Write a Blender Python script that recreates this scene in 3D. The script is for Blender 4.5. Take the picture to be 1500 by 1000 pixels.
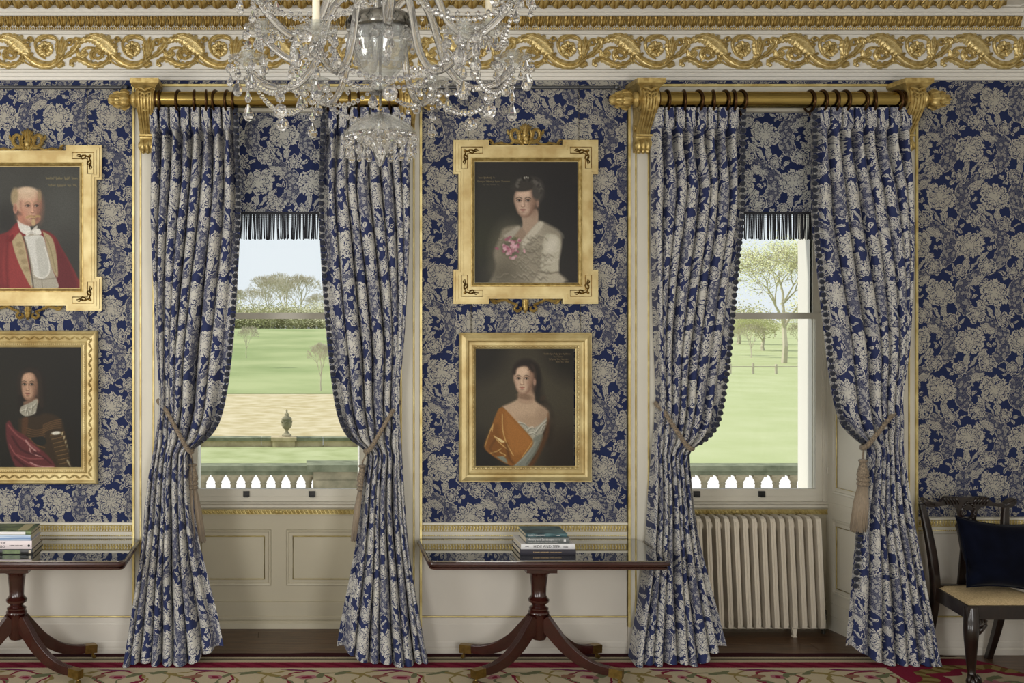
import bpy, bmesh, math, random
import numpy as np
from mathutils import Vector, Matrix
from mathutils.geometry import tessellate_polygon

random.seed(7)
SC = bpy.context.scene
for o in list(bpy.data.objects):
    bpy.data.objects.remove(o)
COL = SC.collection
PI = math.pi

# ------------------------------------------------------------------ camera
F, CX, CY, H0, D0 = 1614.0, 435.0, 445.0, 2.31, 7.27   # focal length (px of a 1500 px frame), vanishing point, eye height, distance to the wall
cam_d = bpy.data.cameras.new('camera')
cam = bpy.data.objects.new('camera', cam_d)
COL.objects.link(cam)
cam.location = (0, -D0, H0)
cam.rotation_euler = (PI / 2, 0, 0)
cam_d.sensor_width = 36
cam_d.lens = F / 1500 * 36
cam_d.shift_x = (750 - CX) / 1500
cam_d.shift_y = -(500 - CY) / 1500
cam_d.clip_end = 2000
SC.camera = cam

# ------------------------------------------------------------------ sky, sun, room light
world = bpy.data.worlds.new('sky')
SC.world = world
world.use_nodes = True
bg = world.node_tree.nodes['Background']
bg.inputs['Color'].default_value = (0.87, 0.915, 0.97, 1)
bg.inputs['Strength'].default_value = 1.0

def lamp(name, kind, loc, rot, power, color=(1, 1, 1), **kw):
    d = bpy.data.lights.new(name, kind)
    d.energy = power
    d.color = color
    for k, v in kw.items():
        setattr(d, k, v)
    o = bpy.data.objects.new(name, d)
    COL.objects.link(o)
    o.location = loc
    o.rotation_euler = rot
    return o

lamp('sun', 'SUN', (-20, 30, 40), Vector((-0.72, 0.10, 0.68)).to_track_quat('Z', 'Y').to_euler(), 3.5, (1, 0.95, 0.86), angle=0.02)
# area lamps added out of view for the soft light in the room
lamp('added_front_key', 'AREA', (1.8, -8.5, 1.75), (PI / 2, 0, 0), 150, (1.0, 0.992, 0.975), shape='RECTANGLE', size=1.5, size_y=2.6)
lamp('added_front_fill', 'AREA', (-2.9, -8.5, 2.35), (PI / 2, 0, 0), 170, (1.0, 0.992, 0.975), shape='RECTANGLE', size=1.5, size_y=2.6)
lamp('added_side_fill', 'AREA', (-5.2, -4.2, 2.35), (PI / 2, 0, -PI / 2), 150, (1.0, 0.992, 0.975), shape='RECTANGLE', size=1.6, size_y=2.6)  # side lamp added for more contrast in the curtain folds

vs = SC.view_settings
vs.view_transform = 'Standard'
vs.look = 'None'
vs.gamma = 1
vs.use_curve_mapping = False
vs.exposure = 0.0
try:
    SC.cycles.use_denoising = True
    SC.cycles.max_bounces = 16
    SC.cycles.transmission_bounces = 16
    SC.cycles.transparent_max_bounces = 12
    SC.cycles.caustics_reflective = False
    SC.cycles.caustics_refractive = False
    SC.cycles.sample_clamp_indirect = 4
except Exception:
    pass

# ------------------------------------------------------------------ small helpers
def P(px, py, y=0.0):
    """the point of the place at depth y (wall face 0, minus = into the room) measured at (px, py)"""
    d = D0 + y
    return Vector(((px - CX) * d / F, y, H0 + (CY - py) * d / F))

def XX(px, y=0.0): return (px - CX) * (D0 + y) / F
def ZZ(py, y=0.0): return H0 + (CY - py) * (D0 + y) / F
def SZ(n, y=0.0): return n * (D0 + y) / F

def lin(c):
    c = c / 255.0
    return c / 12.92 if c <= 0.04045 else ((c + 0.055) / 1.055) ** 2.4

def RGB(r, g, b, k=1.0):
    return (min(lin(r) * k, 1), min(lin(g) * k, 1), min(lin(b) * k, 1), 1)

def interp(pts, t):
    """monotone piecewise cubic through [(t, v)...]"""
    n = len(pts)
    if t <= pts[0][0]: return pts[0][1]
    if t >= pts[-1][0]: return pts[-1][1]
    for i in range(n - 1):
        if t <= pts[i + 1][0]:
            break
    def slope(k):
        if k <= 0 or k >= n - 1: 
            a = max(0, min(k, n - 2)) if k < n - 1 else n - 2
            return (pts[a + 1][1] - pts[a][1]) / (pts[a + 1][0] - pts[a][0])
        s0 = (pts[k][1] - pts[k - 1][1]) / (pts[k][0] - pts[k - 1][0])
        s1 = (pts[k + 1][1] - pts[k][1]) / (pts[k + 1][0] - pts[k][0])
        if s0 * s1 <= 0: return 0.0
        return 2 * s0 * s1 / (s0 + s1)
    t0, v0 = pts[i]; t1, v1 = pts[i + 1]
    h = t1 - t0; u = (t - t0) / h
    m0, m1 = slope(i) * h, slope(i + 1) * h
    return (2*u**3-3*u*u+1)*v0 + (u**3-2*u*u+u)*m0 + (-2*u**3+3*u*u)*v1 + (u**3-u*u)*m1

def smooth_path(pts, n=8):
    """Catmull-Rom through points"""
    pts = [Vector(p) for p in pts]
    out = []
    m = len(pts)
    for i in range(m - 1):
        p0 = pts[max(i - 1, 0)]; p1 = pts[i]; p2 = pts[i + 1]; p3 = pts[min(i + 2, m - 1)]
        for k in range(n):
            t = k / n
            out.append(0.5 * ((2 * p1) + (p2 - p0) * t + (2*p0 - 5*p1 + 4*p2 - p3) * t*t + (3*p1 - p0 - 3*p2 + p3) * t**3))
    out.append(pts[-1])
    return out

class MB:
    """collects shapes that become ONE mesh"""
    def __init__(s):
        s.v = []; s.f = []
    def add(s, vs, fs):
        b = len(s.v)
        s.v.extend([tuple(p) for p in vs])
        s.f.extend([tuple(i + b for i in f) for f in fs])
        return s
    def box(s, x0, x1, y0, y1, z0, z1):
        return s.add([(x0,y0,z0),(x1,y0,z0),(x1,y1,z0),(x0,y1,z0),(x0,y0,z1),(x1,y0,z1),(x1,y1,z1),(x0,y1,z1)],
                     [(0,3,2,1),(4,5,6,7),(0,1,5,4),(1,2,6,5),(2,3,7,6),(3,0,4,7)])
    def prism(s, poly, a0, a1, axis='y'):
        """polygon (2D) extruded along an axis; axis y: (x,z); x: (y,z); z: (x,y)"""
        def mk(p, a):
            return {'y': (p[0], a, p[1]), 'x': (a, p[0], p[1]), 'z': (p[0], p[1], a)}[axis]
        n = len(poly)
        vs = [mk(p, a0) for p in poly] + [mk(p, a1) for p in poly]
        fs = [(i, (i + 1) % n, (i + 1) % n + n, i + n) for i in range(n)]
        tris = tessellate_polygon([[Vector((p[0], p[1], 0)) for p in poly]])
        fs += [tuple(t) for t in tris] + [tuple(i + n for i in reversed(t)) for t in tris]
        return s.add(vs, fs)
    def ring_prism(s, outer, inner, y0, y1):
        """plate with a hole, in the xz plane, from y0 (back) to y1 (front)"""
        no, ni = len(outer), len(inner)
        pts = list(outer) + list(inner)
        vs = [(p[0], y0, p[1]) for p in pts] + [(p[0], y1, p[1]) for p in pts]
        n = no + ni
        fs = [(i, (i + 1) % no, (i + 1) % no + n, i + n) for i in range(no)]
        fs += [(no + i, no + (i + 1) % ni, no + (i + 1) % ni + n, no + i + n) for i in range(ni)]
        tris = tessellate_polygon([[Vector((p[0], p[1], 0)) for p in outer], [Vector((p[0], p[1], 0)) for p in inner]])
        fs += [tuple(t) for t in tris] + [tuple(i + n for i in reversed(t)) for t in tris]
        return s.add(vs, fs)
    def lathe(s, prof, n=16, c=(0, 0, 0), axis='z', mod=None):
        """profile [(r, h)] turned about an axis through c; mod(theta, h) scales the radius"""
        vs = []
        for r, h in prof:
            for k in range(n):
                a = 2 * PI * k / n
                q = r * (mod(a, h) if mod else 1)
                ca, sa = q * math.cos(a), q * math.sin(a)
                if axis == 'z': p = (c[0] + ca, c[1] + sa, c[2] + h)
                elif axis == 'x': p = (c[0] + h, c[1] + ca, c[2] + sa)
                else: p = (c[0] + ca, c[1] + h, c[2] + sa)
                vs.append(p)
        fs = []
        for j in range(len(prof) - 1):
            for k in range(n):
                a, b = j * n + k, j * n + (k + 1) % n
                fs.append((a, b, b + n, a + n))
        m = len(prof)
        if prof[0][0] > 1e-6: fs.append(tuple(reversed(range(n))))
        if prof[-1][0] > 1e-6: fs.append(tuple((m - 1) * n + k for k in range(n)))
        return s.add(vs, fs)
    def tube(s, path, r, n=8, caps=True, closed=False):
        """round tube along a path; r a number or a list"""
        path = [Vector(p) for p in path]
        m = len(path)
        vs = []
        up = None
        for i, p in enumerate(path):
            if closed: t = path[(i + 1) % m] - path[(i - 1) % m]
            else: t = path[min(i + 1, m - 1)] - path[max(i - 1, 0)]
            if t.length < 1e-9: t = Vector((0, 0, 1))
            t.normalize()
            if up is None:
                up = Vector((0, 0, 1)) if abs(t.z) < 0.9 else Vector((0, 1, 0))
            a = t.cross(up)
            if a.length < 1e-6: a = t.cross(Vector((1, 0, 0)))
            a.normalize()
            b = a.cross(t); b.normalize()
            up = b
            q = r[i] if isinstance(r, (list, tuple)) else r
            for k in range(n):
                w = 2 * PI * k / n
                vs.append(p + a * (q * math.cos(w)) + b * (q * math.sin(w)))
        fs = []
        for i in range(m if closed else m - 1):
            j = (i + 1) % m
            for k in range(n):
                fs.append((i * n + k, i * n + (k + 1) % n, j * n + (k + 1) % n, j * n + k))
        if caps and not closed:
            fs.append(tuple(reversed(range(n))))
            fs.append(tuple((m - 1) * n + k for k in range(n)))
        return s.add(vs, fs)
    def ball(s, c, rx, ry=None, rz=None, n=10, m=6):
        ry = rx if ry is None else ry; rz = rx if rz is None else rz
        vs = [(c[0], c[1], c[2] + rz)]
        for j in range(1, m):
            a = PI * j / m
            for k in range(n):
                b = 2 * PI * k / n
                vs.append((c[0] + rx * math.sin(a) * math.cos(b), c[1] + ry * math.sin(a) * math.sin(b), c[2] + rz * math.cos(a)))
        vs.append((c[0], c[1], c[2] - rz))
        fs = [(0, 1 + k, 1 + (k + 1) % n) for k in range(n)]
        for j in range(m - 2):
            for k in range(n):
                a, b = 1 + j * n + k, 1 + j * n + (k + 1) % n
                fs.append((a, a + n, b + n, b))
        e = len(vs) - 1
        fs += [(e, e - n + (k + 1) % n, e - n + k) for k in range(n)]
        return s.add(vs, fs)
    def leaf(s, path, w, h, y0=0.0, groove=0.35, serr=0.0, nserr=6, n=6):
        """carved leaf / scroll: a tapering domed sweep lying on the plane y=y0, relief towards -y.
        path [(x, z)], w [(t, halfwidth)], h relief"""
        pth = smooth_path([(p[0], p[1], 0) for p in path], n)
        m = len(pth)
        vs, fs = [], []
        for i, p in enumerate(pth):
            t = i / (m - 1)
            d = pth[min(i + 1, m - 1)] - pth[max(i - 1, 0)]
            d.normalize()
            nx, nz = -d.y, d.x
            ww = interp(w, t) if isinstance(w, list) else w
            se = 1 + serr * (2 * abs(((t * nserr) % 1) - 0.5) - 0.5) * 2
            hh = h * min(1, 0.35 + ww / max(1e-6, (max(q[1] for q in w) if isinstance(w, list) else ww)))
            for q, e in ((-1, 0), (-0.62, 0.85), (-0.28, 1.0), (0, 1 - groove), (0.28, 1.0), (0.62, 0.85), (1, 0)):
                k = ww * (se if abs(q) > 0.5 else 1)
                vs.append((p.x + nx * q * k, y0 - e * hh, p.y + nz * q * k))
        for i in range(m - 1):
            for k in range(6):
                a = i * 7 + k
                fs.append((a, a + 1, a + 8, a + 7))
        return s.add(vs, fs)
    def sweep_x(s, prof, x0, x1):
        """moulding: profile [(y, z)] run along x"""
        n = len(prof)
        vs = [(x0, p[0], p[1]) for p in prof] + [(x1, p[0], p[1]) for p in prof]
        return s.add(vs, [(i, i + 1, i + 1 + n, i + n) for i in range(n - 1)])
    def frame(s, x0, x1, z0, z1, prof, y0=0.0):
        """mitred picture-frame moulding; prof [(inset, height)]"""
        vs, fs = [], []
        for d, h in prof:
            vs += [(x0 + d, y0 - h, z0 + d), (x1 - d, y0 - h, z0 + d), (x1 - d, y0 - h, z1 - d), (x0 + d, y0 - h, z1 - d)]
        for j in range(len(prof) - 1):
            for k in range(4):
                a, b = j * 4 + k, j * 4 + (k + 1) % 4
                fs.append((a, b, b + 4, a + 4))
        return s.add(vs, fs)
    def mesh(s, name, mat, smooth=False):
        me = bpy.data.meshes.new(name)
        me.from_pydata(s.v, [], s.f)
        me.validate()
        if mat is not None:
            for m_ in (mat if isinstance(mat, (list, tuple)) else [mat]): me.materials.append(m_)
        bm = bmesh.new(); bm.from_mesh(me)
        bmesh.ops.recalc_face_normals(bm, faces=bm.faces)
        bm.to_mesh(me); bm.free()
        if smooth:
            me.shade_smooth()
            if smooth != 'all':
                try: me.set_sharp_from_angle(angle=math.radians(smooth if isinstance(smooth, (int, float)) and smooth > 1 else 40))
                except Exception: pass
        me.update()
        return me
    def build(s, name, mat, parent=None, smooth=False, loc=(0, 0, 0), rot=(0, 0, 0)):
        return put(name, s.mesh(name, mat, smooth), parent, loc, rot)

def put(name, me, parent=None, loc=(0, 0, 0), rot=(0, 0, 0), scale=(1, 1, 1)):
    o = bpy.data.objects.new(name, me)
    COL.objects.link(o)
    o.location = loc; o.rotation_euler = rot; o.scale = scale
    if parent is not None: o.parent = parent
    return o

def empty(name, loc=(0, 0, 0), rz=0, parent=None):
    o = bpy.data.objects.new(name, None)
    COL.objects.link(o)
    o.empty_display_size = 0.05
    o.location = loc; o.rotation_euler = (0, 0, rz)
    if parent is not None: o.parent = parent
    return o

def tag(o, label=None, cat=None, group=None, kind=None):
    if label: o['label'] = label
    if cat: o['category'] = cat
    if group: o['group'] = group
    if kind: o['kind'] = kind
    return o

# ------------------------------------------------------------------ node helpers and materials
class E:
    """arithmetic on shader sockets"""
    nt = None
    def __init__(s, v): s.v = v
    @staticmethod
    def op(op, *a):
        n = E.nt.nodes.new('ShaderNodeMath'); n.operation = op
        for i, q in enumerate(a):
            q = q.v if isinstance(q, E) else q
            if isinstance(q, (int, float)): n.inputs[i].default_value = float(q)
            else: E.nt.links.new(q, n.inputs[i])
        return E(n.outputs[0])
    def __add__(s, o): return E.op('ADD', s, o)
    def __radd__(s, o): return E.op('ADD', o, s)
    def __sub__(s, o): return E.op('SUBTRACT', s, o)
    def __rsub__(s, o): return E.op('SUBTRACT', o, s)
    def __mul__(s, o): return E.op('MULTIPLY', s, o)
    def __rmul__(s, o): return E.op('MULTIPLY', o, s)
    def __truediv__(s, o): return E.op('DIVIDE', s, o)
    def __lt__(s, o): return E.op('LESS_THAN', s, o)
    def __gt__(s, o): return E.op('GREATER_THAN', s, o)
    def __abs__(s): return E.op('ABSOLUTE', s)
def fmax(a, b): return E.op('MAXIMUM', a, b)
def fmin(a, b): return E.op('MINIMUM', a, b)
def fsin(a): return E.op('SINE', a)
def fcos(a): return E.op('COSINE', a)
def ffloor(a): return E.op('FLOOR', a)
def fsqrt(a): return E.op('SQRT', a)
def fpow(a, b): return E.op('POWER', a, b)

def new_mat(name):
    m = bpy.data.materials.new(name)
    m.use_nodes = True
    return m, m.node_tree, m.node_tree.nodes['Principled BSDF']

def mat(name, color, rough=0.5, metal=0.0, vary=0.0, vscale=8.0, color2=None, bump=0.0, bscale=60.0, stretch=None, coat=0.0, spec=None, sheen=0.0, ior=None):
    m, nt, b = new_mat(name)
    b.inputs['Base Color'].default_value = color
    b.inputs['Roughness'].default_value = rough
    b.inputs['Metallic'].default_value = metal
    if coat: b.inputs['Coat Weight'].default_value = coat; b.inputs['Coat Roughness'].default_value = 0.04
    if spec is not None: b.inputs['Specular IOR Level'].default_value = spec
    if ior: b.inputs['IOR'].default_value = ior
    if sheen: b.inputs['Sheen Weight'].default_value = sheen; b.inputs['Sheen Roughness'].default_value = 0.4
    if vary or bump or color2:
        tc = nt.nodes.new('ShaderNodeTexCoord')
        mp = nt.nodes.new('ShaderNodeMapping')
        nt.links.new(tc.outputs['Object'], mp.inputs['Vector'])
        if stretch: mp.inputs['Scale'].default_value = stretch
    if vary or color2:
        nz = nt.nodes.new('ShaderNodeTexNoise')
        nz.inputs['Scale'].default_value = vscale; nz.inputs['Detail'].default_value = 5
        nt.links.new(mp.outputs[0], nz.inputs['Vector'])
        cr = nt.nodes.new('ShaderNodeValToRGB')
        nt.links.new(nz.outputs[0], cr.inputs[0])
        c2 = color2 or tuple(min(1, c * (1 - vary)) for c in color[:3]) + (1,)
        cr.color_ramp.elements[0].position = 0.35; cr.color_ramp.elements[1].position = 0.65
        cr.color_ramp.elements[0].color = c2; cr.color_ramp.elements[1].color = color
        nt.links.new(cr.outputs[0], b.inputs['Base Color'])
    if bump:
        n2 = nt.nodes.new('ShaderNodeTexNoise')
        n2.inputs['Scale'].default_value = bscale; n2.inputs['Detail'].default_value = 3
        nt.links.new(mp.outputs[0], n2.inputs['Vector'])
        bp = nt.nodes.new('ShaderNodeBump')
        bp.inputs['Strength'].default_value = bump; bp.inputs['Distance'].default_value = 0.004
        nt.links.new(n2.outputs[0], bp.inputs['Height'])
        nt.links.new(bp.outputs[0], b.inputs['Normal'])
    return m

def damask_group():
    """woven peony pattern: rows of flowers mirrored from row to row, winding lace ribbons, sprigs and leaves"""
    g = bpy.data.node_groups.new('peony_damask', 'ShaderNodeTree')
    g.interface.new_socket('Vector', in_out='INPUT', socket_type='NodeSocketVector')
    g.interface.new_socket('Mask', in_out='OUTPUT', socket_type='NodeSocketFloat')
    E.nt = g
    gi = g.nodes.new('NodeGroupInput'); go = g.nodes.new('NodeGroupOutput')
    nz = g.nodes.new('ShaderNodeTexNoise'); nz.inputs['Scale'].default_value = 0.045; nz.inputs['Detail'].default_value = 2
    g.links.new(gi.outputs[0], nz.inputs['Vector'])
    sp = g.nodes.new('ShaderNodeSeparateXYZ'); g.links.new(gi.outputs[0], sp.inputs[0])
    sn = g.nodes.new('ShaderNodeSeparateColor'); g.links.new(nz.outputs['Color'], sn.inputs[0])
    x = E(sp.outputs[0]) + (E(sn.outputs[0]) - 0.5) * 34
    y = E(sp.outputs[1]) + (E(sn.outputs[1]) - 0.5) * 34
    W, H, MIR = 245.0, 220.0, 615.0

    def cell(cx, cy):
        t = (y - cy) / H + 0.5
        k = ffloor(t)
        dy = (y - cy) - k * H
        p = E.op('FLOORED_MODULO', k, 2.0)
        xx = x + p * (MIR - 2 * x)
        q = (xx - cx) / W
        dx = (q - ffloor(q + 0.5)) * W
        return dx, dy

    def flower(cx, cy, R, n, ph, sq=1.0, w=1.5):
        dx, dy = cell(cx, cy)
        dy = dy * sq
        r = fsqrt(dx * dx + dy * dy)
        th = E.op('ARCTAN2', dy, dx)
        lob = fpow(abs(fcos(th * (n / 2) + ph)), 0.55)
        b = (lob * 0.21 + 0.66 + abs(fcos(th * (n * 1.5) + ph)) * 0.10 + fsin(th * 2 + ph * 3) * 0.05) * R
        m = r < b
        fis = ((abs(fcos(th * (n / 2) + ph)) * r) < (2.6 * n / 2 / 2.2)) * (r > (R * 0.42))
        r2 = (abs(fcos(th * 3.5 + 1.1)) * 0.26 + 0.40) * R
        r3 = (abs(fcos(th * 2.5 + 0.3)) * 0.24 + 0.15) * R
        l2 = abs(r - r2) < w
        l3 = abs(r - r3) < w
        r1 = (abs(fcos(th * (n * 0.5) + ph)) * 0.16 + 0.60) * R
        vn = (abs(fsin(th * (n * 2.0) + 0.4)) < 0.22) * ((r - r2) > 0.0) * (r < (b - R * 0.13))
        vn2 = (abs(fsin(th * 11.0)) < 0.26) * ((r - r3) > 0.0) * ((r2 - r) > R * 0.08)
        ink = fmax(fmax(fis, fmax(l2, abs(r - r1) < w)), fmax(l3, fmax(vn, vn2)))
        return m * (1 - ink), r < (b + 3.0)

    def leaf(cx, cy, ang, L, wd, stripes=0.0, serr=0.25):
        dx, dy = cell(cx, cy)
        c, s_ = math.cos(ang), math.sin(ang)
        u = dx * c + dy * s_
        v = dy * c - dx * s_
        un = u / L
        edge = (1 - un * un) * wd * (1 - serr + abs(fsin(u * 0.42)) * serr)
        m = abs(v) < edge
        if stripes: ink = abs(fsin(v * stripes + un * 1.2)) < 0.38
        else: ink = fmax(abs(v) < 1.2, (abs(fsin((u - abs(v)) * 0.33)) < 0.16) * (abs(v) > 2.0))
        return m * (1 - ink), abs(v) < (edge + 2.5)

    # the lace ribbon
    wv = (y - 128) * (2 * PI / 440.0)
    xc = 310 - 97 * fsin(fcos(wv) * 1.35)
    q = (x - xc) / W
    d = (q - ffloor(q + 0.5)) * W
    slope = 1 + abs(fsin(wv)) * 0.75
    d = abs(d) / slope
    vo = g.nodes.new('ShaderNodeTexVoronoi'); vo.inputs['Scale'].default_value = 0.062
    g.links.new(gi.outputs[0], vo.inputs['Vector'])
    vd = E(vo.outputs[0])
    ros = fmax(abs(vd - 0.33) < 0.13, vd < 0.1)
    gridp = (fsin(x * 0.95) * fsin(y * 0.95)) > 0.08
    lace = fmax(ros, gridp * 0.55) * 0.62
    edge = abs(d - 25.5) < 1.6
    res = (d < 23) * lace
    res = fmax(res, edge * 0.9)
    # small sprig stems
    els = [leaf(336, 283, 0.55, 46, 21, 0.55, 0.2), leaf(262, 96, 1.0, 17, 7), leaf(274, 133, -0.6, 17, 8), leaf(252, 128, 1.6, 15, 7),
           leaf(379, 204, 1.48, 40, 16, 0.62, 0.05), leaf(345, 208, 1.0, 34, 8, 0.9, 0.05), leaf(305, 172, 0.85, 34, 16),
           leaf(322, 150, 0.9, 30, 14), leaf(318, 70, -0.8, 26, 12), flower(282, 217, 44, 6, 0.5), leaf(462, 246, -0.5, 19, 8), leaf(446, 268, 0.9, 16, 8), leaf(440, 216, -1.1, 17, 8),
           flower(410, 242, 36, 5, 0.9), flower(365, 118, 72, 9, 0.2, 1.05)]
    for m, o in els:
        res = res * (1 - o) + m
    g.links.new(res.v, go.inputs[0])
    return g

DAMASK = None
UNIT = 0.001441
def damask_mat(name, beige, navy, uv, rough=0.75, sheen=0.0, through=0.0):
    global DAMASK
    if DAMASK is None: DAMASK = damask_group()
    m, nt, b = new_mat(name)
    tc = nt.nodes.new('ShaderNodeTexCoord')
    mp = nt.nodes.new('ShaderNodeMapping')
    mp.vector_type = 'POINT'
    if uv:
        nt.links.new(tc.outputs['UV'], mp.inputs[0])
        mp.inputs['Scale'].default_value = (1 / UNIT, -1 / UNIT, 1)
        src = mp.outputs[0]
    else:
        # x along the wall, z up; the object's origin sits on a flower
        sp = nt.nodes.new('ShaderNodeSeparateXYZ'); cb = nt.nodes.new('ShaderNodeCombineXYZ')
        nt.links.new(tc.outputs['Object'], sp.inputs[0])
        nt.links.new(sp.outputs[0], cb.inputs[0]); nt.links.new(sp.outputs[2], cb.inputs[1])
        nt.links.new(cb.outputs[0], mp.inputs[0])
        mp.inputs['Scale'].default_value = (1 / UNIT, -1 / UNIT, 1)
        mp.inputs['Location'].default_value = (365, 118, 0)
        src = mp.outputs[0]
    gn = nt.nodes.new('ShaderNodeGroup'); gn.node_tree = DAMASK
    nt.links.new(src, gn.inputs[0])
    mx = nt.nodes.new('ShaderNodeMix'); mx.data_type = 'RGBA'
    mx.inputs[6].default_value = navy; mx.inputs[7].default_value = beige
    nt.links.new(gn.outputs[0], mx.inputs[0])
    nt.links.new(mx.outputs[2], b.inputs['Base Color'])
    b.inputs['Roughness'].default_value = rough
    b.inputs['Specular IOR Level'].default_value = 0.25
    if sheen: b.inputs['Sheen Weight'].default_value = sheen
    if through:
        tl = nt.nodes.new('ShaderNodeBsdfTranslucent'); ms = nt.nodes.new('ShaderNodeMixShader')
        nt.links.new(mx.outputs[2], tl.inputs[0]); ms.inputs[0].default_value = through
        nt.links.new(b.outputs[0], ms.inputs[1]); nt.links.new(tl.outputs[0], ms.inputs[2])
        nt.links.new(ms.outputs[0], nt.nodes['Material Output'].inputs[0])
    return m

M = {}
M['wallpaper'] = damask_mat('wallpaper_damask', RGB(162, 158, 147), RGB(27, 38, 76), False, 0.8)
M['fabric'] = damask_mat('curtain_damask', RGB(190, 188, 181), RGB(33, 43, 84), True, 0.7, 0.1)
M['blind'] = damask_mat('blind_damask', RGB(190, 188, 181), RGB(33, 43, 84), True, 0.75, 0.0, 0.3)
M['cream'] = mat('cream_paint', RGB(214, 209, 194), 0.45, vary=0.03, vscale=3)
M['stonepaint'] = mat('stone_white_paint', RGB(222, 219, 211), 0.5, vary=0.03, vscale=2)
M['apron'] = mat('window_panel_paint', RGB(194, 186, 163), 0.45, vary=0.03, vscale=3)
M['dado'] = mat('dado_paint', RGB(205, 199, 188), 0.5, vary=0.03, vscale=3)
M['gold'] = mat('gilding', RGB(206, 184, 122), 0.38, 0.68, color2=RGB(164, 138, 80), vscale=30, bump=0.25, bscale=160)
M['gold_leaf'] = mat('carved_gilding', RGB(218, 200, 146), 0.32, 0.66, color2=RGB(180, 156, 98), vscale=45, bump=0.5, bscale=140)
M['gold_pale'] = mat('pale_gilding', RGB(218, 202, 142), 0.42, 0.5, color2=RGB(186, 164, 100), vscale=12, bump=0.08, bscale=90)
M['gold_frame'] = mat('worn_water_gilding', RGB(208, 192, 142), 0.45, 0.45, color2=RGB(176, 152, 100), vscale=7, bump=0.1, bscale=80, stretch=(1, 1, 1))
M['gold_dark'] = mat('antique_gilding', RGB(150, 120, 62), 0.38, 0.8, color2=RGB(84, 62, 28), vscale=35, bump=0.4, bscale=120)
M['brass'] = mat('polished_brass', RGB(166, 144, 84), 0.2, 1.0, vary=0.15, vscale=5)
M['brass_old'] = mat('tarnished_brass', RGB(150, 124, 70), 0.35, 1.0, vary=0.3, vscale=40)
M['bronze'] = mat('bronze_ring', RGB(70, 48, 26), 0.3, 0.9)
M['mahogany'] = mat('mahogany', RGB(58, 22, 17), 0.25, color2=RGB(46, 16, 12), vscale=5, stretch=(1, 3, 3), coat=0.35)
M['darkwood'] = mat('ebonised_wood', RGB(34, 22, 17), 0.3, color2=RGB(20, 13, 11), vscale=9, stretch=(4, 4, 1), coat=0.2)
M['steel'] = mat('grey_rail_metal', RGB(92, 94, 98), 0.4, 0.6)

# ================================================================== THE ROOM
XL, XR, YF, ZC = -5.3, 4.86, -9.2, 4.62          # left wall, right wall, wall behind the camera, ceiling
WC = [-0.13, 3.125]                              # window centres
AO, WO, SO, YS = 0.95, 0.765, 0.66, 0.60         # architrave outer half width, opening half width at the wall, at the sash, sash depth
GH = 0.58                                        # half width of the glass
YE = 0.88                                        # outer face of the house wall
ZHEAD = ZZ(124, -0.03)                           # top of the window architrave
ZOPEN = 3.60

def outline_wall(cells):
    return cells

# --- window wall: core with two splayed openings, papered piers and painted dado as its pieces
core = MB()
def pier(x0, s0, x1, s1):
    """plan of a pier: left side splays by s0, right side by s1 at the sash, stone jamb outside"""
    poly = [(x0, 0.004), (x1, 0.004)]
    if s1: poly += [(x1 + (WO - SO), YS + 0.06), (x1 + (WO - GH) , YS + 0.06), (x1 + (WO - GH), YE)]
    else: poly += [(x1, YE)]
    if s0: poly += [(x0 - (WO - GH), YE), (x0 - (WO - GH), YS + 0.06), (x0 - (WO - SO), YS + 0.06)]
    else: poly += [(x0, YE)]
    core.prism(poly, 0, ZOPEN, 'z')
pier(XL, 0, WC[0] - WO, 1)
pier(WC[0] + WO, 1, WC[1] - WO, 1)
pier(WC[1] + WO, 1, XR, 0)
core.box(XL, XR, 0.004, YE, ZOPEN, ZC)
for c in WC:
    core.box(c - WO, c + WO, YS + 0.03, YE, -0.3, ZZ(748, 0.6))
wall = core.build('wall_back', M['stonepaint'])
tag(wall, 'window wall of the room papered in blue and beige peony damask', kind='structure')

def paper(x0, x1, z0, z1, ox, oz):
    o = MB().box(x0 - ox, x1 - ox, -0.002, 0.003, z0 - oz, z1 - oz).build('wallpaper', M['wallpaper'], wall, loc=(ox, 0, oz))
    return o
ZP = ZZ(764.5)                                    # foot of the wallpaper
ZPR = ZZ(757)                                     # on the pier by the chair
XA1, XB0, XB1, XC0 = WC[0] - AO, WC[0] + AO, WC[1] - AO, WC[1] + AO
ZT = ZZ(112, -0.02)
paper(XL, XA1, ZP, ZT, XX(163), ZZ(172))
paper(XB0, XB1, ZP, ZT, XX(804), ZZ(123))
paper(XC0, XR, ZPR, ZT, XX(1456.8), ZZ(147.8))
paper(XA1, XB0, ZHEAD - 0.02, ZT, XX(163), ZZ(172))
paper(XB1, XC0, ZHEAD - 0.02, ZT, XX(1456.8), ZZ(147.8))

def dado(x0, x1, zp):
    MB().box(x0, x1, -0.004, 0.003, 0.2, zp - 0.05).build('dado_panel', M['dado'], wall)
dado(XL, XA1, ZP); dado(XB0, XB1, ZP); dado(XC0, XR, ZPR)

# --- chair rails and skirting of the piers
def acanthus_strip(mb, x0, x1, y, z, h, step):
    n = int((x1 - x0) / step)
    for i in range(n):
        cx = x0 + (i + 0.5) * (x1 - x0) / n
        mb.leaf([(cx - step * 0.05, z - h * 0.5), (cx, z), (cx + step * 0.05, z + h * 0.5)], [(0, step * 0.12), (0.5, step * 0.48), (1, step * 0.1)], 0.006, y, 0.5, 0, 1, 2)

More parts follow.
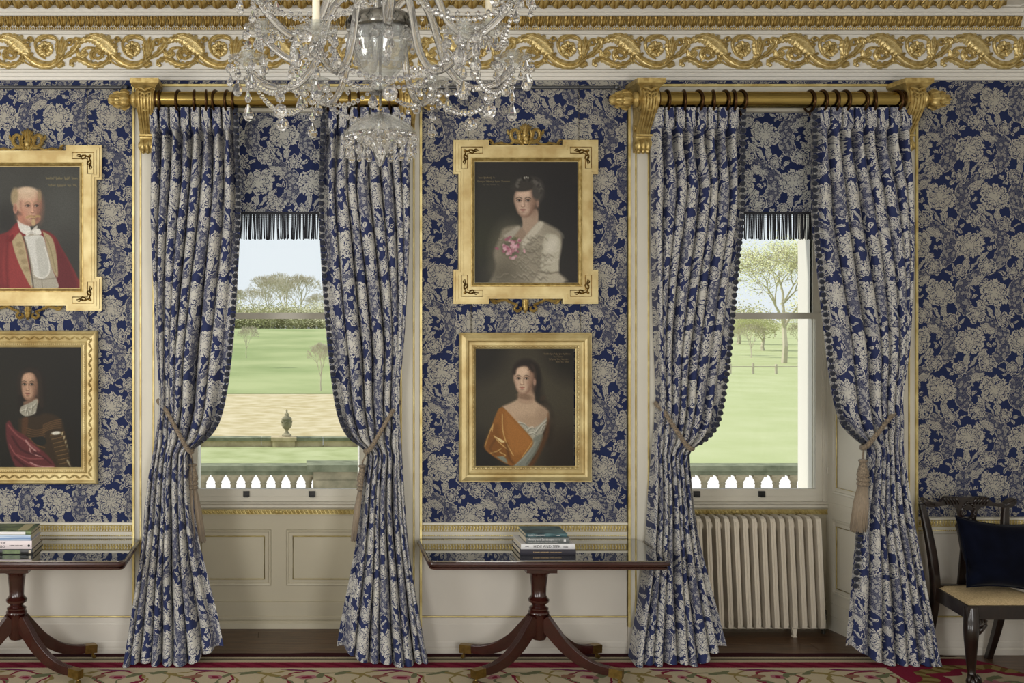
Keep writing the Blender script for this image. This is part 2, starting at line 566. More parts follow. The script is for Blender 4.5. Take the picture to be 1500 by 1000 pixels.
def chair_rail(x0, x1, zt, n):
    k = SZ(1)
    t = MB().sweep_x([(-0.002, zt + 0.002), (-0.022, zt), (-0.024, zt - 3 * k), (-0.014, zt - 4 * k), (-0.012, zt - 12 * k), (-0.018, zt - 13 * k),
                      (-0.016, zt - 19 * k), (-0.012, zt - 23 * k), (-0.004, zt - 25 * k)], x0, x1).build('trim_%d' % n, M['cream'])
    tag(t, 'cream and gilt chair rail along the window wall pier', kind='structure')
    g = MB(); acanthus_strip(g, x0, x1, -0.013, zt - 8 * k, 8 * k, 0.019)
    tag(g.build('gilt_leaf_strip', M['gold_pale'], t, True), kind='stuff')
    b = MB()
    b.tube([(x0, -0.016, zt - 4 * k), (x1, -0.016, zt - 4 * k)], 0.004, 6)
    b.tube([(x0, -0.016, zt - 12.5 * k), (x1, -0.016, zt - 12.5 * k)], 0.004, 6)
    b.build('gilt_fillet', M['gold_pale'], t, True)
    b = MB()
    m = int((x1 - x0) / 0.0125)
    for i in range(m):
        b.ball((x0 + (i + 0.5) * (x1 - x0) / m, -0.017, zt - 19 * k), 0.0055, n=5, m=4)
    tag(b.build('gilt_bead_row', M['gold_pale'], t, True), kind='stuff')
chair_rail(XL, XA1, ZP, 1); chair_rail(XB0, XB1, ZP, 2); chair_rail(XC0, XR, ZPR, 3)

def skirting(x0, x1, side):
    k = SZ(1)
    z = lambda py: ZZ(py, -0.02)
    pr = [(a_ * 0.5, b_) for a_, b_ in [(-0.004, z(905)), (-0.012, z(906)), (-0.014, z(913)), (-0.022, z(915)), (-0.022, z(939)), (-0.030, z(941)), (-0.034, z(947)), (-0.030, z(949)), (-0.042, z(951)), (-0.044, 0)]]
    t = MB().sweep_x(pr, x0, x1).build('baseboard_' + side, M['dado'])
    tag(t, 'tall painted skirting with stepped mouldings on the window wall', kind='structure')
    MB().tube([(x0, -0.012, z(903.5)), (x1, -0.012, z(903.5))], 0.006, 8).build('gilt_fillet', M['gold_pale'], t, True)
skirting(XL, XA1, 'back'); skirting(XB0, XB1, 'middle'); skirting(XC0, XR, 'right')

# --- other walls, ceiling
o = MB().box(XL - 0.1, XL, YF, YE, 0, ZC).build('wall_left', M['stonepaint']); tag(o, 'plain end wall of the room', kind='structure')
o = MB().box(XR, XR + 0.1, YF, YE, 0, ZC).build('wall_right', M['stonepaint']); tag(o, 'end wall of the room beside the chair', kind='structure')
paper_r = MB().box(-0.004, 0.0, YF, 0, ZP - 2, ZT - 2).build('wall_panel', M['stonepaint'], o, loc=(XR, 0, 2))
o = MB().box(XL - 0.1, XR + 0.1, YF - 0.1, YF, 0, ZC).build('wall_front', M['stonepaint']); tag(o, 'plain wall facing the windows', kind='structure')
o = MB().box(XL - 0.1, XR + 0.1, YF - 0.1, YE, ZC, ZC + 0.1).build('ceiling', M['stonepaint']); tag(o, 'off white ceiling', kind='structure')

# --- cornice
CP = [(-0.002, 118), (-0.022, 117), (-0.026, 113), (-0.034, 112), (-0.040, 107), (-0.034, 106), (-0.050, 105), (-0.056, 102), (-0.036, 101), (-0.034, 51),
      (-0.050, 50), (-0.062, 46), (-0.060, 45), (-0.10, 43.5), (-0.105, 41), (-0.150, 23), (-0.165, 22.5), (-0.175, 19), (-0.172, 18), (-0.20, 17), (-0.21, 12), (-0.207, 11),
      (-0.25, 9.5), (-0.255, 7), (-0.36, -2), (-0.52, -12), (-0.55, -14), (-0.56, -26), (-0.75, -34)]
prof = [(y, ZZ(py, y)) for y, py in CP]
prof.append((-1.1, prof[-1][1] + 0.04)); prof.append((-1.1, ZC))
cor = MB().sweep_x(prof, XL, XR).build('trim_4', M['stonepaint'])
tag(cor, 'deep plaster cornice with gilded scrolling frieze above the windows', kind='structure')
ret = MB()
n_ = len(prof)
ret.add([(XR + p[0], 0.0, p[1]) for p in prof] + [(XR + p[0], YF, p[1]) for p in prof], [(i, i + 1, i + 1 + n_, i + n_) for i in range(n_ - 1)])
tag(ret.build('trim_5', M['stonepaint']), 'return of the plaster cornice along the end wall', kind='structure')

def frieze_mesh():
    """one repeat of the gilded rinceau; drawn in its own units, 7.5 units = 1 px"""
    mb = MB()
    k = SZ(1, -0.034) / 7.5
    def q(pts): return [((x - 500) * k, -(y - 265) * k) for x, y in pts]
    def lf(pts, w, h=0.016, g=0.35, serr=0, ns=6, n=6):
        mb.leaf(q(pts), [(t, v * k * 1.55) for t, v in w] if isinstance(w, list) else w * k, h, 0.0, g, serr, ns, n)
    def spiral(cx, cy, r0, r1, a0, turns, w0, w1, h=0.016):
        pts = []
        m = int(8 * abs(turns)) + 2
        for i in range(m):
            t = i / (m - 1)
            a = a0 + 2 * PI * turns * t
            r = r0 + (r1 - r0) * t
            pts.append((cx + r * math.cos(a), cy + r * math.sin(a)))
        lf(pts, [(0, w0), (1, w1)], h, 0.3, 0, 1, 3)
    # main stem
    lf([(285, 305), (340, 350), (410, 395), (490, 420), (570, 410), (640, 365), (700, 325)], [(0, 26), (0.5, 34), (1, 16)], 0.020, 0.5)
    lf([(700, 335), (770, 290), (830, 225), (870, 160), (930, 130)], [(0, 14), (0.5, 26), (1, 20)], 0.018, 0.45, 0.2, 5)
    # wing leaf
    lf([(900, 165), (960, 125), (1040, 115), (1120, 150), (1190, 215), (1250, 275), (1290, 300)], [(0, 10), (0.2, 34), (0.55, 62), (0.8, 48), (1, 10)], 0.026, 0.25, 0.22, 11)
    lf([(930, 130), (1000, 100), (1070, 92), (1150, 125), (1230, 185), (1290, 195)], [(0, 9), (0.5, 16), (1, 9)], 0.030, 0.3, 0.3, 12)
    lf([(1180, 260), (1240, 300), (1300, 300), (1320, 280)], [(0, 14), (0.5, 18), (1, 7)], 0.022)
    # volute ball
    spiral(335 + 953, 140, 34, 10, 0.6, -1.3, 9, 10, 0.02)
    # crescent round the flower
    lf([(505, 350), (430, 300), (395, 230), (395, 160), (440, 115), (520, 97), (600, 120), (640, 160)], [(0, 7), (0.35, 13), (0.75, 20), (1, 8)], 0.016)
    lf([(430, 170), (450, 130), (500, 112), (550, 118)], [(0, 8), (0.5, 16), (1, 5)], 0.02)
    # flower
    for i in range(6):
        a = 2 * PI * i / 6 + 0.3
        c, s_ = math.cos(a), math.sin(a)
        lf([(500 + 14 * c, 240 + 14 * s_), (500 + 52 * c, 240 + 52 * s_), (500 + 88 * c, 240 + 88 * s_)], [(0, 12), (0.6, 36), (1, 14)], 0.018, 0.4, 0.15, 2, 4)
    for i in range(5):
        a = 2 * PI * i / 5
        c, s_ = math.cos(a), math.sin(a)
        lf([(500 + 6 * c, 240 + 6 * s_), (500 + 26 * c, 240 + 26 * s_), (500 + 44 * c, 240 + 44 * s_)], [(0, 8), (0.6, 20), (1, 8)], 0.028, 0.4, 0, 2, 3)
    mb.ball((0, -0.026, 25 * k), 15 * k, 0.008, 15 * k, 8, 5)
    # upright acanthus
    for dx, top in ((0, 105), (34, 150), (-40, 140)):
        lf([(660 + dx * 0.3, 330), (668 + dx * 0.7, 250), (680 + dx, 180), (690 + dx * 1.3, top)], [(0, 12), (0.5, 26), (0.8, 18), (1, 5)], 0.02, 0.35, 0.2, 5)
    lf([(590, 410), (630, 370), (640, 320), (625, 290)], [(0, 10), (0.5, 22), (1, 6)], 0.022, 0.3, 0.2, 3)
    lf([(600, 420), (650, 420), (690, 405), (705, 430)], [(0, 10), (0.5, 22), (1, 6)], 0.02, 0.3, 0.25, 3)
    # small volute
    spiral(768, 170, 44, 12, 0.2, -1.4, 12, 9)
    lf([(800, 150), (840, 130), (870, 160), (860, 210)], [(0, 8), (0.5, 22), (1, 6)], 0.02, 0.3, 0.2, 4)
    # lower spiral rosette
    spiral(1070, 300, 74, 16, 2.2, 1.7, 17, 10, 0.018)
    for i in range(7):
        a = PI * (0.95 + i * 0.19)
        lf([(1070 + 44 * math.cos(a), 300 + 44 * math.sin(a)), (1070 + 82 * math.cos(a + 0.1), 300 + 82 * math.sin(a + 0.1))], [(0, 7), (0.5, 14), (1, 6)], 0.02, 0.3, 0, 1, 3)
    # lower leaf and its curl, spear
    lf([(805, 430), (778, 400), (800, 365), (860, 350), (930, 375), (1000, 410), (1080, 420), (1160, 390), (1200, 350)], [(0, 8), (0.15, 16), (0.45, 24), (0.7, 28), (1, 10)], 0.02, 0.4, 0.22, 10)
    lf([(850, 250), (870, 300), (910, 320), (945, 290), (925, 255)], [(0, 12), (0.4, 24), (1, 8)], 0.018, 0.3, 0.2, 4)
    lf([(830, 340), (880, 300), (930, 240), (1000, 225), (1060, 228)], [(0, 8), (0.4, 14), (1, 5)], 0.012)
    mb.ball(((800 - 500) * k, -0.008, -(418 - 265) * k), 22 * k, 0.014, 22 * k, 8, 5)
    lf([(1170, 345), (1210, 365), (1250, 395), (1345, 440)], [(0, 14), (0.35, 20), (0.5, 9), (1, 6)], 0.016, 0.3, 0.3, 8)
    lf([(1180, 300), (1200, 330), (1190, 370), (1215, 400)], [(0, 7), (0.5, 15), (1, 6)], 0.02)
    return mb.mesh('frieze_scroll', M['gold_leaf'], 60)
fm = frieze_mesh()
per = SZ(127.6, -0.034)
x0_ = XX(66.7, -0.034)
for i in range(-2, 12):
    if x0_ + per * i < XR - 0.2:
        put('frieze_scroll', fm, cor, (x0_ + per * i, -0.034, ZZ(75.3, -0.034)))

def leaf_unit():
    mb = MB()
    w, h = SZ(13.2, -0.15), 0.105
    for s_, ww in ((0, 0.30),):
        mb.leaf([(0, -h * 0.5), (0, -h * 0.15), (0, h * 0.25), (0, h * 0.5)], [(0, w * 0.10), (0.35, w * 0.34), (0.8, w * 0.44), (1, w * 0.36)], 0.02, 0, 0.55, 0.12, 3, 4)
    for s_ in (-1, 1):
        mb.leaf([(s_ * w * 0.5, -h * 0.42), (s_ * w * 0.46, 0), (s_ * w * 0.42, h * 0.46)], [(0, w * 0.07), (0.5, w * 0.05), (1, w * 0.07)], 0.016, 0, 0.0, 0, 1, 3)
        mb.leaf([(0, -h * 0.46), (s_ * w * 0.2, -h * 0.38), (s_ * w * 0.34, -h * 0.1), (s_ * w * 0.36, h * 0.3)], [(0, w * 0.06), (0.5, w * 0.06), (1, w * 0.05)], 0.022, 0, 0.0, 0, 1, 3)
    return mb.mesh('moulding_leaf', M['gold'], 60)
lm = leaf_unit()
stp = SZ(13.2, -0.15)
ya, za, yb_, zb_ = -0.11, ZZ(41, -0.11), -0.15, ZZ(23, -0.15)
tilt = math.atan2(-(yb_ - ya), zb_ - za)
xx = XX(-14, -0.15)
while xx < XR - 0.16:
    put('moulding_leaf', lm, cor, (xx, (ya + yb_) / 2 - 0.003, (za + zb_) / 2 + 0.004), (tilt, 0, 0), (1, 1, math.hypot(yb_ - ya, zb_ - za) / 0.118))
    xx += stp
bd = MB()
for i in range(int((XR + 2.2) / 0.0155)):
    bd.ball((-2.15 + i * 0.0155, -0.105, ZZ(41.5, -0.105)), 0.0068, 0.009, 0.011, 5, 4)
tag(bd.build('bead_row', M['gold'], cor, True), kind='stuff')
def tip_leaf():
    mb = MB()
    w = SZ(21, -0.36)
    mb.leaf([(0, 0.07), (0, 0.02), (0.002, -0.02), (0.0, -0.045)], [(0, w * 0.35), (0.4, w * 0.46), (0.75, w * 0.36), (1, w * 0.12)], 0.03, 0, 0.4, 0.3, 6, 5)
    for s_ in (-1, 1):
        mb.leaf([(s_ * w * 0.1, 0.05), (s_ * w * 0.34, 0.01), (s_ * w * 0.5, -0.022)], [(0, w * 0.1), (0.5, w * 0.15), (1, w * 0.05)], 0.03, 0, 0.4, 0.3, 4, 4)
    return mb.mesh('acanthus_tip', M['gold'], 60)
tm = tip_leaf()
stp = SZ(21, -0.36)
xx = XX(-20, -0.36)
while xx < XR - 0.35:
    put('acanthus_tip', tm, cor, (xx, -0.30, ZZ(1.5, -0.30)), (0.7, 0, 0))
    xx += stp

# --- windows
M['glass'] = bpy.data.materials.new('window_glass')
M['glass'].use_nodes = True
nt = M['glass'].node_tree
nt.nodes.clear()
out = nt.nodes.new('ShaderNodeOutputMaterial'); tr = nt.nodes.new('ShaderNodeBsdfTransparent'); gl = nt.nodes.new('ShaderNodeBsdfGlossy')
gl.inputs['Roughness'].default_value = 0.0
fr = nt.nodes.new('ShaderNodeFresnel'); fr.inputs[0].default_value = 1.25
mx = nt.nodes.new('ShaderNodeMixShader')
tr.inputs[0].default_value = (0.97, 0.985, 0.975, 1)
nt.links.new(fr.outputs[0], mx.inputs[0]); nt.links.new(tr.outputs[0], mx.inputs[1]); nt.links.new(gl.outputs[0], mx.inputs[2]); nt.links.new(mx.outputs[0], out.inputs[0])
M['jamb'] = mat('cream_ashlar', RGB(232, 220, 188), 0.8, vary=0.06, vscale=4)
M['black'] = mat('black_iron', RGB(22, 22, 22), 0.45)

def raised_panel(mb_c, mb_g, x0, x1, z0, z1, y):
    """sunk panel with a raised gilt-edged field, on the plane y"""
    mb_c.frame(x0, x1, z0, z1, [(0, 0.0), (0.004, 0.008), (0.016, 0.006), (0.024, -0.010), (0.045, -0.008), (0.052, 0.0), (0.12, 0.001)], y)
    d = 0.12
    mb_c.add([(x0 + d, y - 0.001, z0 + d), (x1 - d, y - 0.001, z0 + d), (x1 - d, y - 0.001, z1 - d), (x0 + d, y - 0.001, z1 - d)], [(0, 1, 2, 3)])
    for ins, r in ((0.048, 0.0048), (0.006, 0.0022)):
        mb_g.tube([(x0 + ins, y - 0.004, z0 + ins), (x1 - ins, y - 0.004, z0 + ins), (x1 - ins, y - 0.004, z1 - ins), (x0 + ins, y - 0.004, z1 - ins)], r, 6, closed=True)

for wi, c in enumerate(WC):
    W = empty('window_%d' % (wi + 1), (c, 0, 0))
    tag(W, ['tall sash window looking over dry meadow and stone urn', 'tall sash window looking over green field, radiator below'][wi], kind='structure')
    # architrave: board, gilt beads, gilt outer fillet
    zb = 0.19
    for s_ in (-1, 1):
        MB().box(min(s_ * WO, s_ * AO), max(s_ * WO, s_ * AO), -0.028, 0.004, zb, ZHEAD).build('architrave', M['cream'], W)
        MB().box(min(s_ * (WO - 0.0), s_ * (AO - 0.002)), max(s_ * (WO - 0.0), s_ * (AO - 0.002)), -0.036, 0.004, 0.0, zb).build('plinth_block', M['dado'], W)
        g = MB()
        g.box(min(s_ * (AO - 0.014), s_ * AO), max(s_ * (AO - 0.014), s_ * AO), -0.044, 0.0, zb, ZHEAD)
        for off, r in ((0.052, 0.0065), (0.136, 0.0065)):
            g.tube([(s_ * (AO - off), -0.029, zb), (s_ * (AO - off), -0.029, ZHEAD - 0.05)], r, 6)
        g.build('gilt_bead', M['gold_pale'], W)
    MB().box(GH + 0.002, GH + 0.012, YS + 0.065, YE + 0.001, zb, ZOPEN).box(-GH - 0.012, -GH - 0.002, YS + 0.065, YE + 0.001, zb, ZOPEN).build('stone_jamb', M['jamb'], W)
    h = MB().box(-AO, AO, -0.030, 0.004, ZOPEN, ZHEAD - 0.012)
    h.box(-AO, AO, -0.045, 0.004, ZOPEN + 0.06, ZOPEN + 0.075)
    h.build('head_architrave', M['cream'], W)
    MB().box(-AO - 0.006, AO + 0.006, -0.052, 0.004, ZHEAD - 0.014, ZHEAD).build('gilt_fillet', M['gold_pale'], W)
    MB().box(-WO, WO, 0.004, YS + 0.06, ZOPEN - 0.02, ZOPEN).build('soffit', M['cream'], W)
    # splayed reveals with shutter panels
    L = math.hypot(WO - SO, YS)
    for s_ in (-1, 1):
        ang = math.atan2(YS, -s_ * (WO - SO))
        pc, pg = MB(), MB()
        zsill = ZZ(738, 0.55)
        pc.box(0, L, -0.004, 0.02, 0, ZOPEN)
        for (a, b) in ((0.05, L * 0.5 - 0.01), (L * 0.5 + 0.01, L - 0.04)):
            pass
        for z0, z1 in ((0.26, zsill - 0.1), (zsill + 0.08, 2.0), (2.08, 3.5)):
            raised_panel(pc, pg, 0.10, L - 0.07, z0, z1, -0.006)
        pc.box(0, L, -0.014, 0, 0, 0.10); pc.box(0, L, -0.010, 0, 0.10, 0.19)
        pc.box(0, L, -0.012, 0, zsill - 0.02, zsill + 0.012)
        if s_ == 1:
            r = pc.build('shutter_reveal', M['cream'], W, loc=(WO, 0.0, 0), rot=(0, 0, ang - PI)); r.scale = (-1, 1, 1)
        else:
            r = pc.build('shutter_reveal', M['cream'], W, loc=(-WO, 0.0, 0), rot=(0, 0, ang))
        g = pg.build('gilt_bead', M['gold_pale'], r, True)
        hb = MB()
        for hz in (1.1, 1.9, 2.9): hb.tube([(L - 0.02, -0.008, hz), (L - 0.02, -0.008, hz + 0.05)], 0.005, 6)
        hb.build('hinge', M['cream'], r)
    # sill and apron
    y = YS
    zt = ZZ(735, y - 0.03)
    MB().sweep_x([(y + 0.03, zt + 0.004), (y - 0.03, zt), (y - 0.045, zt - 0.012), (y - 0.03, zt - 0.024), (y - 0.03, ZZ(743, y - 0.03)), (y - 0.012, ZZ(745, y))], -SO, SO).build('window_sill', M['cream'], W)
    z1, z0 = ZZ(745, y), ZZ(752.5, y)
    g = MB().box(-SO, SO, y - 0.012, y, z0, z1)
    zc = (z0 + z1) / 2
    for i in range(44):
        xx = -SO + (i + 0.5) * 2 * SO / 44
        g.leaf([(xx - 0.012, zc + 0.012), (xx, zc), (xx + 0.012, zc - 0.012)], [(0, 0.004), (0.5, 0.010), (1, 0.004)], 0.008, y - 0.012, 0.3, 0, 1, 2)
    g.box(-SO, SO, y - 0.02, y, z1 - 0.006, z1); g.box(-SO, SO, y - 0.02, y, z0, z0 + 0.006)
    for q in (-1, 1): g.leaf([(q * 0.03, zc), (0, zc)], [(0, 0.004), (0.5, 0.018), (1, 0.006)], 0.012, y - 0.02, 0.3, 0, 1, 3)
    g.build('gilt_guilloche', M['gold_pale'], W)
    ap, ag = MB(), MB()
    zp1, zp0 = ZZ(775, y), ZZ(857, y)
    ap.box(-SO - 0.02, SO + 0.02, y, y + 0.02, 0, z0 + 0.02)
    xm = SZ(11, y)
    raised_panel(ap, ag, -SO + 0.06, -xm, zp0, zp1, y - 0.004)
    raised_panel(ap, ag, xm, SO - 0.06, zp0, zp1, y - 0.004)
    ap.sweep_x([(y, ZZ(880, y)), (y - 0.012, ZZ(881, y)), (y - 0.012, ZZ(901, y)), (y - 0.022, ZZ(903, y)), (y - 0.022, ZZ(906, y)), (y - 0.016, ZZ(908, y)), (y - 0.03, ZZ(911, y)), (y - 0.034, 0)], -SO, SO)
    a = ap.build('apron_panel', M['apron'], W)
    ag.build('gilt_bead', M['gold_pale'], a, True)
    # frame and sashes
    fr_ = MB()
    for s_ in (-1, 1):
        fr_.box(min(s_ * 0.625, s_ * SO), max(s_ * 0.625, s_ * SO), y - 0.012, y + 0.06, zt, ZOPEN)
        fr_.box(min(s_ * 0.645, s_ * 0.632), max(s_ * 0.645, s_ * 0.632), y - 0.02, y, zt, ZOPEN)
    fr_.build('window_frame', M['cream'], W)
    def sash(name, z_0, z_1, yy, rb, rt):
        s = MB()
        x1 = 0.625
        s.box(-x1, x1, yy, yy + 0.04, z_0, z_0 + rb); s.box(-x1, x1, yy, yy + 0.04, z_1 - rt, z_1)
        for q in (-1, 1): s.box(min(q * GH, q * x1), max(q * GH, q * x1), yy, yy + 0.04, z_0 + rb, z_1 - rt)
        s.box(-x1, x1, yy - 0.006, yy, z_0 + rb * 0.25, z_0 + rb * 0.4)
        so = s.build(name, M['cream'], W)
        MB().box(-GH - 0.005, GH + 0.005, yy + 0.018, yy + 0.022, z_0 + rb - 0.005, z_1 - rt + 0.005).build('pane', M['glass'], so)
        return so
    zm0, zm1 = ZZ(467, y), ZZ(458, y)
    lo = sash('lower_sash', zt, zm1, y, ZZ(716, y) - zt, zm1 - zm0)
    up = sash('upper_sash', zm0, ZOPEN - 0.02, y + 0.045, zm1 - zm0, 0.06)
    for px in ((361, 457) if wi == 0 else (1020, 1115)):
        xx = XX(px, y) - c
        MB().box(xx - 0.022, xx + 0.022, y - 0.02, y, ZZ(727, y), ZZ(719, y)).box(xx - 0.016, xx + 0.016, y - 0.034, y - 0.015, ZZ(727, y), ZZ(725, y)).build('sash_lift', M['black'], lo)

# --- floor: boards along the window wall, plain beyond
M['boards'] = mat('dark_oak_board', RGB(104, 77, 55), 0.35, color2=RGB(70, 49, 35), vscale=5, stretch=(1, 14, 1), bump=0.1, bscale=30)
fl = MB().box(XL, XR, YF, YE, -0.06, -0.022).build('floor', M['boards'])
tag(fl, 'dark polished oak floor boards', kind='structure')
row = 0
yy = YS + 0.02
pw = 0.132
plank_meshes = {}
while yy > -0.75:
    x = XL + (row * 0.83) % 2.1 - 2.1
    while x < XR:
        x0, x1 = max(x, XL), min(x + 2.1, XR)
        if x1 - x0 > 0.05:
            L = round(x1 - x0, 3)
            if L not in plank_meshes:
                plank_meshes[L] = MB().box(0.0012, L - 0.0012, -pw + 0.002, -0.001, -0.022, 0.0).mesh('floor_board', M['boards'])
            put('floor_board', plank_meshes[L], fl, (x0, yy, random.uniform(-0.0008, 0.0)))
        x += 2.1
    yy -= pw; row += 1
MB().box(XL, XR, YF, yy, -0.022, 0.0).build('floor_surface', M['boards'], fl)

# --- carpet
def rug_mat():
    m, nt, b = new_mat('needlework_carpet')
    E.nt = nt
    tc = nt.nodes.new('ShaderNodeTexCoord')
    sp = nt.nodes.new('ShaderNodeSeparateXYZ'); nt.links.new(tc.outputs['Object'], sp.inputs[0])
    nz = nt.nodes.new('ShaderNodeTexNoise'); nz.inputs['Scale'].default_value = 7; nz.inputs['Detail'].default_value = 3
    nt.links.new(tc.outputs['Object'], nz.inputs['Vector'])
    sn = nt.nodes.new('ShaderNodeSeparateColor'); nt.links.new(nz.outputs['Color'], sn.inputs[0])
    xo, yo = E(sp.outputs[0]), E(sp.outputs[1])
    x = xo + (E(sn.outputs[0]) - 0.5) * 0.16
    y = yo + (E(sn.outputs[1]) - 0.5) * 0.06
    fine = nt.nodes.new('ShaderNodeTexNoise'); fine.inputs['Scale'].default_value = 160; fine.inputs['Detail'].default_value = 2
    nt.links.new(tc.outputs['Object'], fine.inputs['Vector'])
    col = None
    def mixc(prev, colr, fac):
        n = nt.nodes.new('ShaderNodeMix'); n.data_type = 'RGBA'
        if isinstance(prev, tuple): n.inputs[6].default_value = prev
        else: nt.links.new(prev, n.inputs[6])
        n.inputs[7].default_value = colr
        nt.links.new(fac.v, n.inputs[0])
        return n.outputs[2]
    CR, PL, OL, GR, TN = RGB(134, 36, 62), RGB(62, 26, 34), RGB(150, 134, 84), RGB(118, 122, 92), RGB(196, 176, 140)
    PK = RGB(176, 116, 124)
    p = 0.58
    def cellx(c):
        q = (x - c) / p
        return (q - ffloor(q + 0.5)) * p
    c = RGB(200, 186, 158)
    fld = y < -0.315
    # scrolls in the field: olive and crimson arcs, green leaves, little roses
    def ringarc(cx, cy, r, w, sq=1.0, tlt=0.0):
        dx = cellx(cx); dy = (y - cy) * sq + dx * tlt
        return abs(fsqrt(dx * dx + dy * dy) - r) < w
    def spot(cx, cy, rx, ry, ang=0.0):
        dx = cellx(cx); dy = y - cy
        ca, sa = math.cos(ang), math.sin(ang)
        u = (dx * ca + dy * sa) / rx; v = (dy * ca - dx * sa) / ry
        return (u * u + v * v) < 1.0
    c = mixc(c, OL, ringarc(0.0, -0.55, 0.22, 0.009, 1.1) * fld)
    c = mixc(c, CR, ringarc(0.06, -0.50, 0.13, 0.009, 1.0) * fld)
    c = mixc(c, GR, ringarc(0.33, -0.62, 0.25, 0.009, 1.2, 0.3) * fld)
    c = mixc(c, RGB(120, 44, 92), spot(0.02, -0.352, 0.14, 0.013, -0.1) * fld)
    c = mixc(c, GR, spot(0.30, -0.40, 0.07, 0.022, 0.5) * fld)
    c = mixc(c, OL, spot(0.40, -0.43, 0.08, 0.02, -0.5) * fld)
    c = mixc(c, PK, spot(0.06, -0.48, 0.05, 0.035) * fld)
    c = mixc(c, CR, spot(0.06, -0.48, 0.02, 0.018) * fld)
    c = mixc(c, RGB(150, 110, 90), spot(0.52, -0.46, 0.05, 0.03, 0.4) * fld)
    c = mixc(c, GR, spot(0.15, -0.45, 0.05, 0.018, 0.8) * fld)
    # borders along the window wall
    yb = yo + (E(fine.outputs[0]) - 0.5) * 0.01
    c = mixc(c, RGB(108, 100, 88), (yb > -0.15) * (yb < -0.125))
    c = mixc(c, CR, (yb > -0.305) * (yb < -0.195))
    c = mixc(c, RGB(112, 22, 46), (yb > -0.285) * (yb < -0.215) * (fsin(xo * 40 + yo * 60) > 0.3))
    c = mixc(c, PL, yb > -0.092)
    # corner cartouche by the chair
    dx = x - 4.25; dy = (y + 0.62) * 1.25
    r = fsqrt(dx * dx + dy * dy)
    th = E.op('ARCTAN2', dy, dx)
    sc_ = r + abs(fsin(th * 5)) * 0.05
    on = (xo > 3.72)
    c = mixc(c, CR, (sc_ < 0.66) * on * (yb < -0.06))
    c = mixc(c, OL, (sc_ < 0.50) * on)
    c = mixc(c, RGB(110, 88, 44), (sc_ < 0.50) * on * (fsin(th * 26) > 0.2))
    c = mixc(c, CR, (sc_ < 0.40) * on)
    c = mixc(c, RGB(188, 174, 146), (sc_ < 0.32) * on)
    c = mixc(c, GR, (sc_ < 0.22) * on * (fsin(th * 7 + r * 30) > 0.1))
    c = mixc(c, PK, (sc_ < 0.12) * on)
    sh = nt.nodes.new('ShaderNodeMix'); sh.data_type = 'RGBA'; sh.blend_type = 'MULTIPLY'
    sh.inputs[0].default_value = 0.35
    nt.links.new(c, sh.inputs[6]); nt.links.new(fine.outputs['Color'], sh.inputs[7])
    nt.links.new(sh.outputs[2], b.inputs['Base Color'])
    b.inputs['Roughness'].default_value = 0.95
    b.inputs['Specular IOR Level'].default_value = 0.1
    bp = nt.nodes.new('ShaderNodeBump'); bp.inputs['Strength'].default_value = 0.5; bp.inputs['Distance'].default_value = 0.004
    nt.links.new(fine.outputs[0], bp.inputs['Height']); nt.links.new(bp.outputs[0], b.inputs['Normal'])
    return m
edge = []
xe = -4.4
while xe < 3.75:
    edge.append((xe, -0.012 + 0.006 * math.sin(xe * 5) + 0.004 * math.sin(xe * 13)))
    xe += 0.15
edge += [(3.9, -0.02), (4.08, -0.03), (4.22, -0.05), (4.33, -0.10), (4.42, -0.2), (4.50, -0.33), (4.56, -0.5), (4.58, -0.8), (4.58, -5.6), (-4.4, -5.6)]
rug = MB().prism(edge, 0.0005, 0.011, 'z').build('carpet', rug_mat())
tag(rug, 'needlework carpet with crimson and plum borders and scrolling flowers', 'carpet')

# ================================================================== CURTAINS, POLES, BLINDS
M['pompom'] = mat('navy_pompom', RGB(40, 44, 58), 0.95, vary=0.4, vscale=300, sheen=0.3)
M['rope'] = mat('taupe_rope', RGB(150, 134, 112), 0.8, color2=RGB(96, 86, 76), vscale=120, sheen=0.2)
M['silk'] = mat('taupe_silk_fringe', RGB(158, 142, 122), 0.6, vary=0.25, vscale=60, stretch=(6, 6, 0.4), sheen=0.3)
M['fringe'] = mat('navy_bullion_fringe', RGB(22, 24, 34), 0.85, color2=RGB(54, 55, 62), vscale=260)
M['lining'] = mat('white_heading_tape', RGB(226, 224, 232), 0.7)

def set_uv(me, uvs):
    l = me.uv_layers.new(name='UVMap')
    idx = np.empty(len(me.loops), dtype=np.int32)
    me.loops.foreach_get('vertex_index', idx)
    l.data.foreach_set('uv', np.asarray(uvs, dtype=np.float32)[idx].ravel())

YPOLE = -0.17
ZPOLE = ZZ(146, YPOLE)

def ring_mesh():
    mb = MB()
    mb.tube([(0, 0.068 * math.cos(a), 0.068 * math.sin(a)) for a in [2 * PI * k / 24 for k in range(24)]], 0.0085, 8, closed=True)
    mb.tube([(0, 0.006 * math.cos(a), -0.086 + 0.010 * math.sin(a)) for a in [2 * PI * k / 10 for k in range(10)]], 0.003, 5, closed=True)
    return mb.mesh('curtain_ring', M['bronze'], 'all')
RINGM = ring_mesh()

def pom_mesh():
    mb = MB()
    mb.lathe([(0.0, -0.017), (0.010, -0.0155), (0.0165, -0.008), (0.0175, 0.0), (0.0145, 0.008), (0.007, 0.012), (0.0062, 0.017), (0.0, 0.018)], 9)
    return mb.mesh('pompom', M['pompom'], 'all')
POMM = pom_mesh()

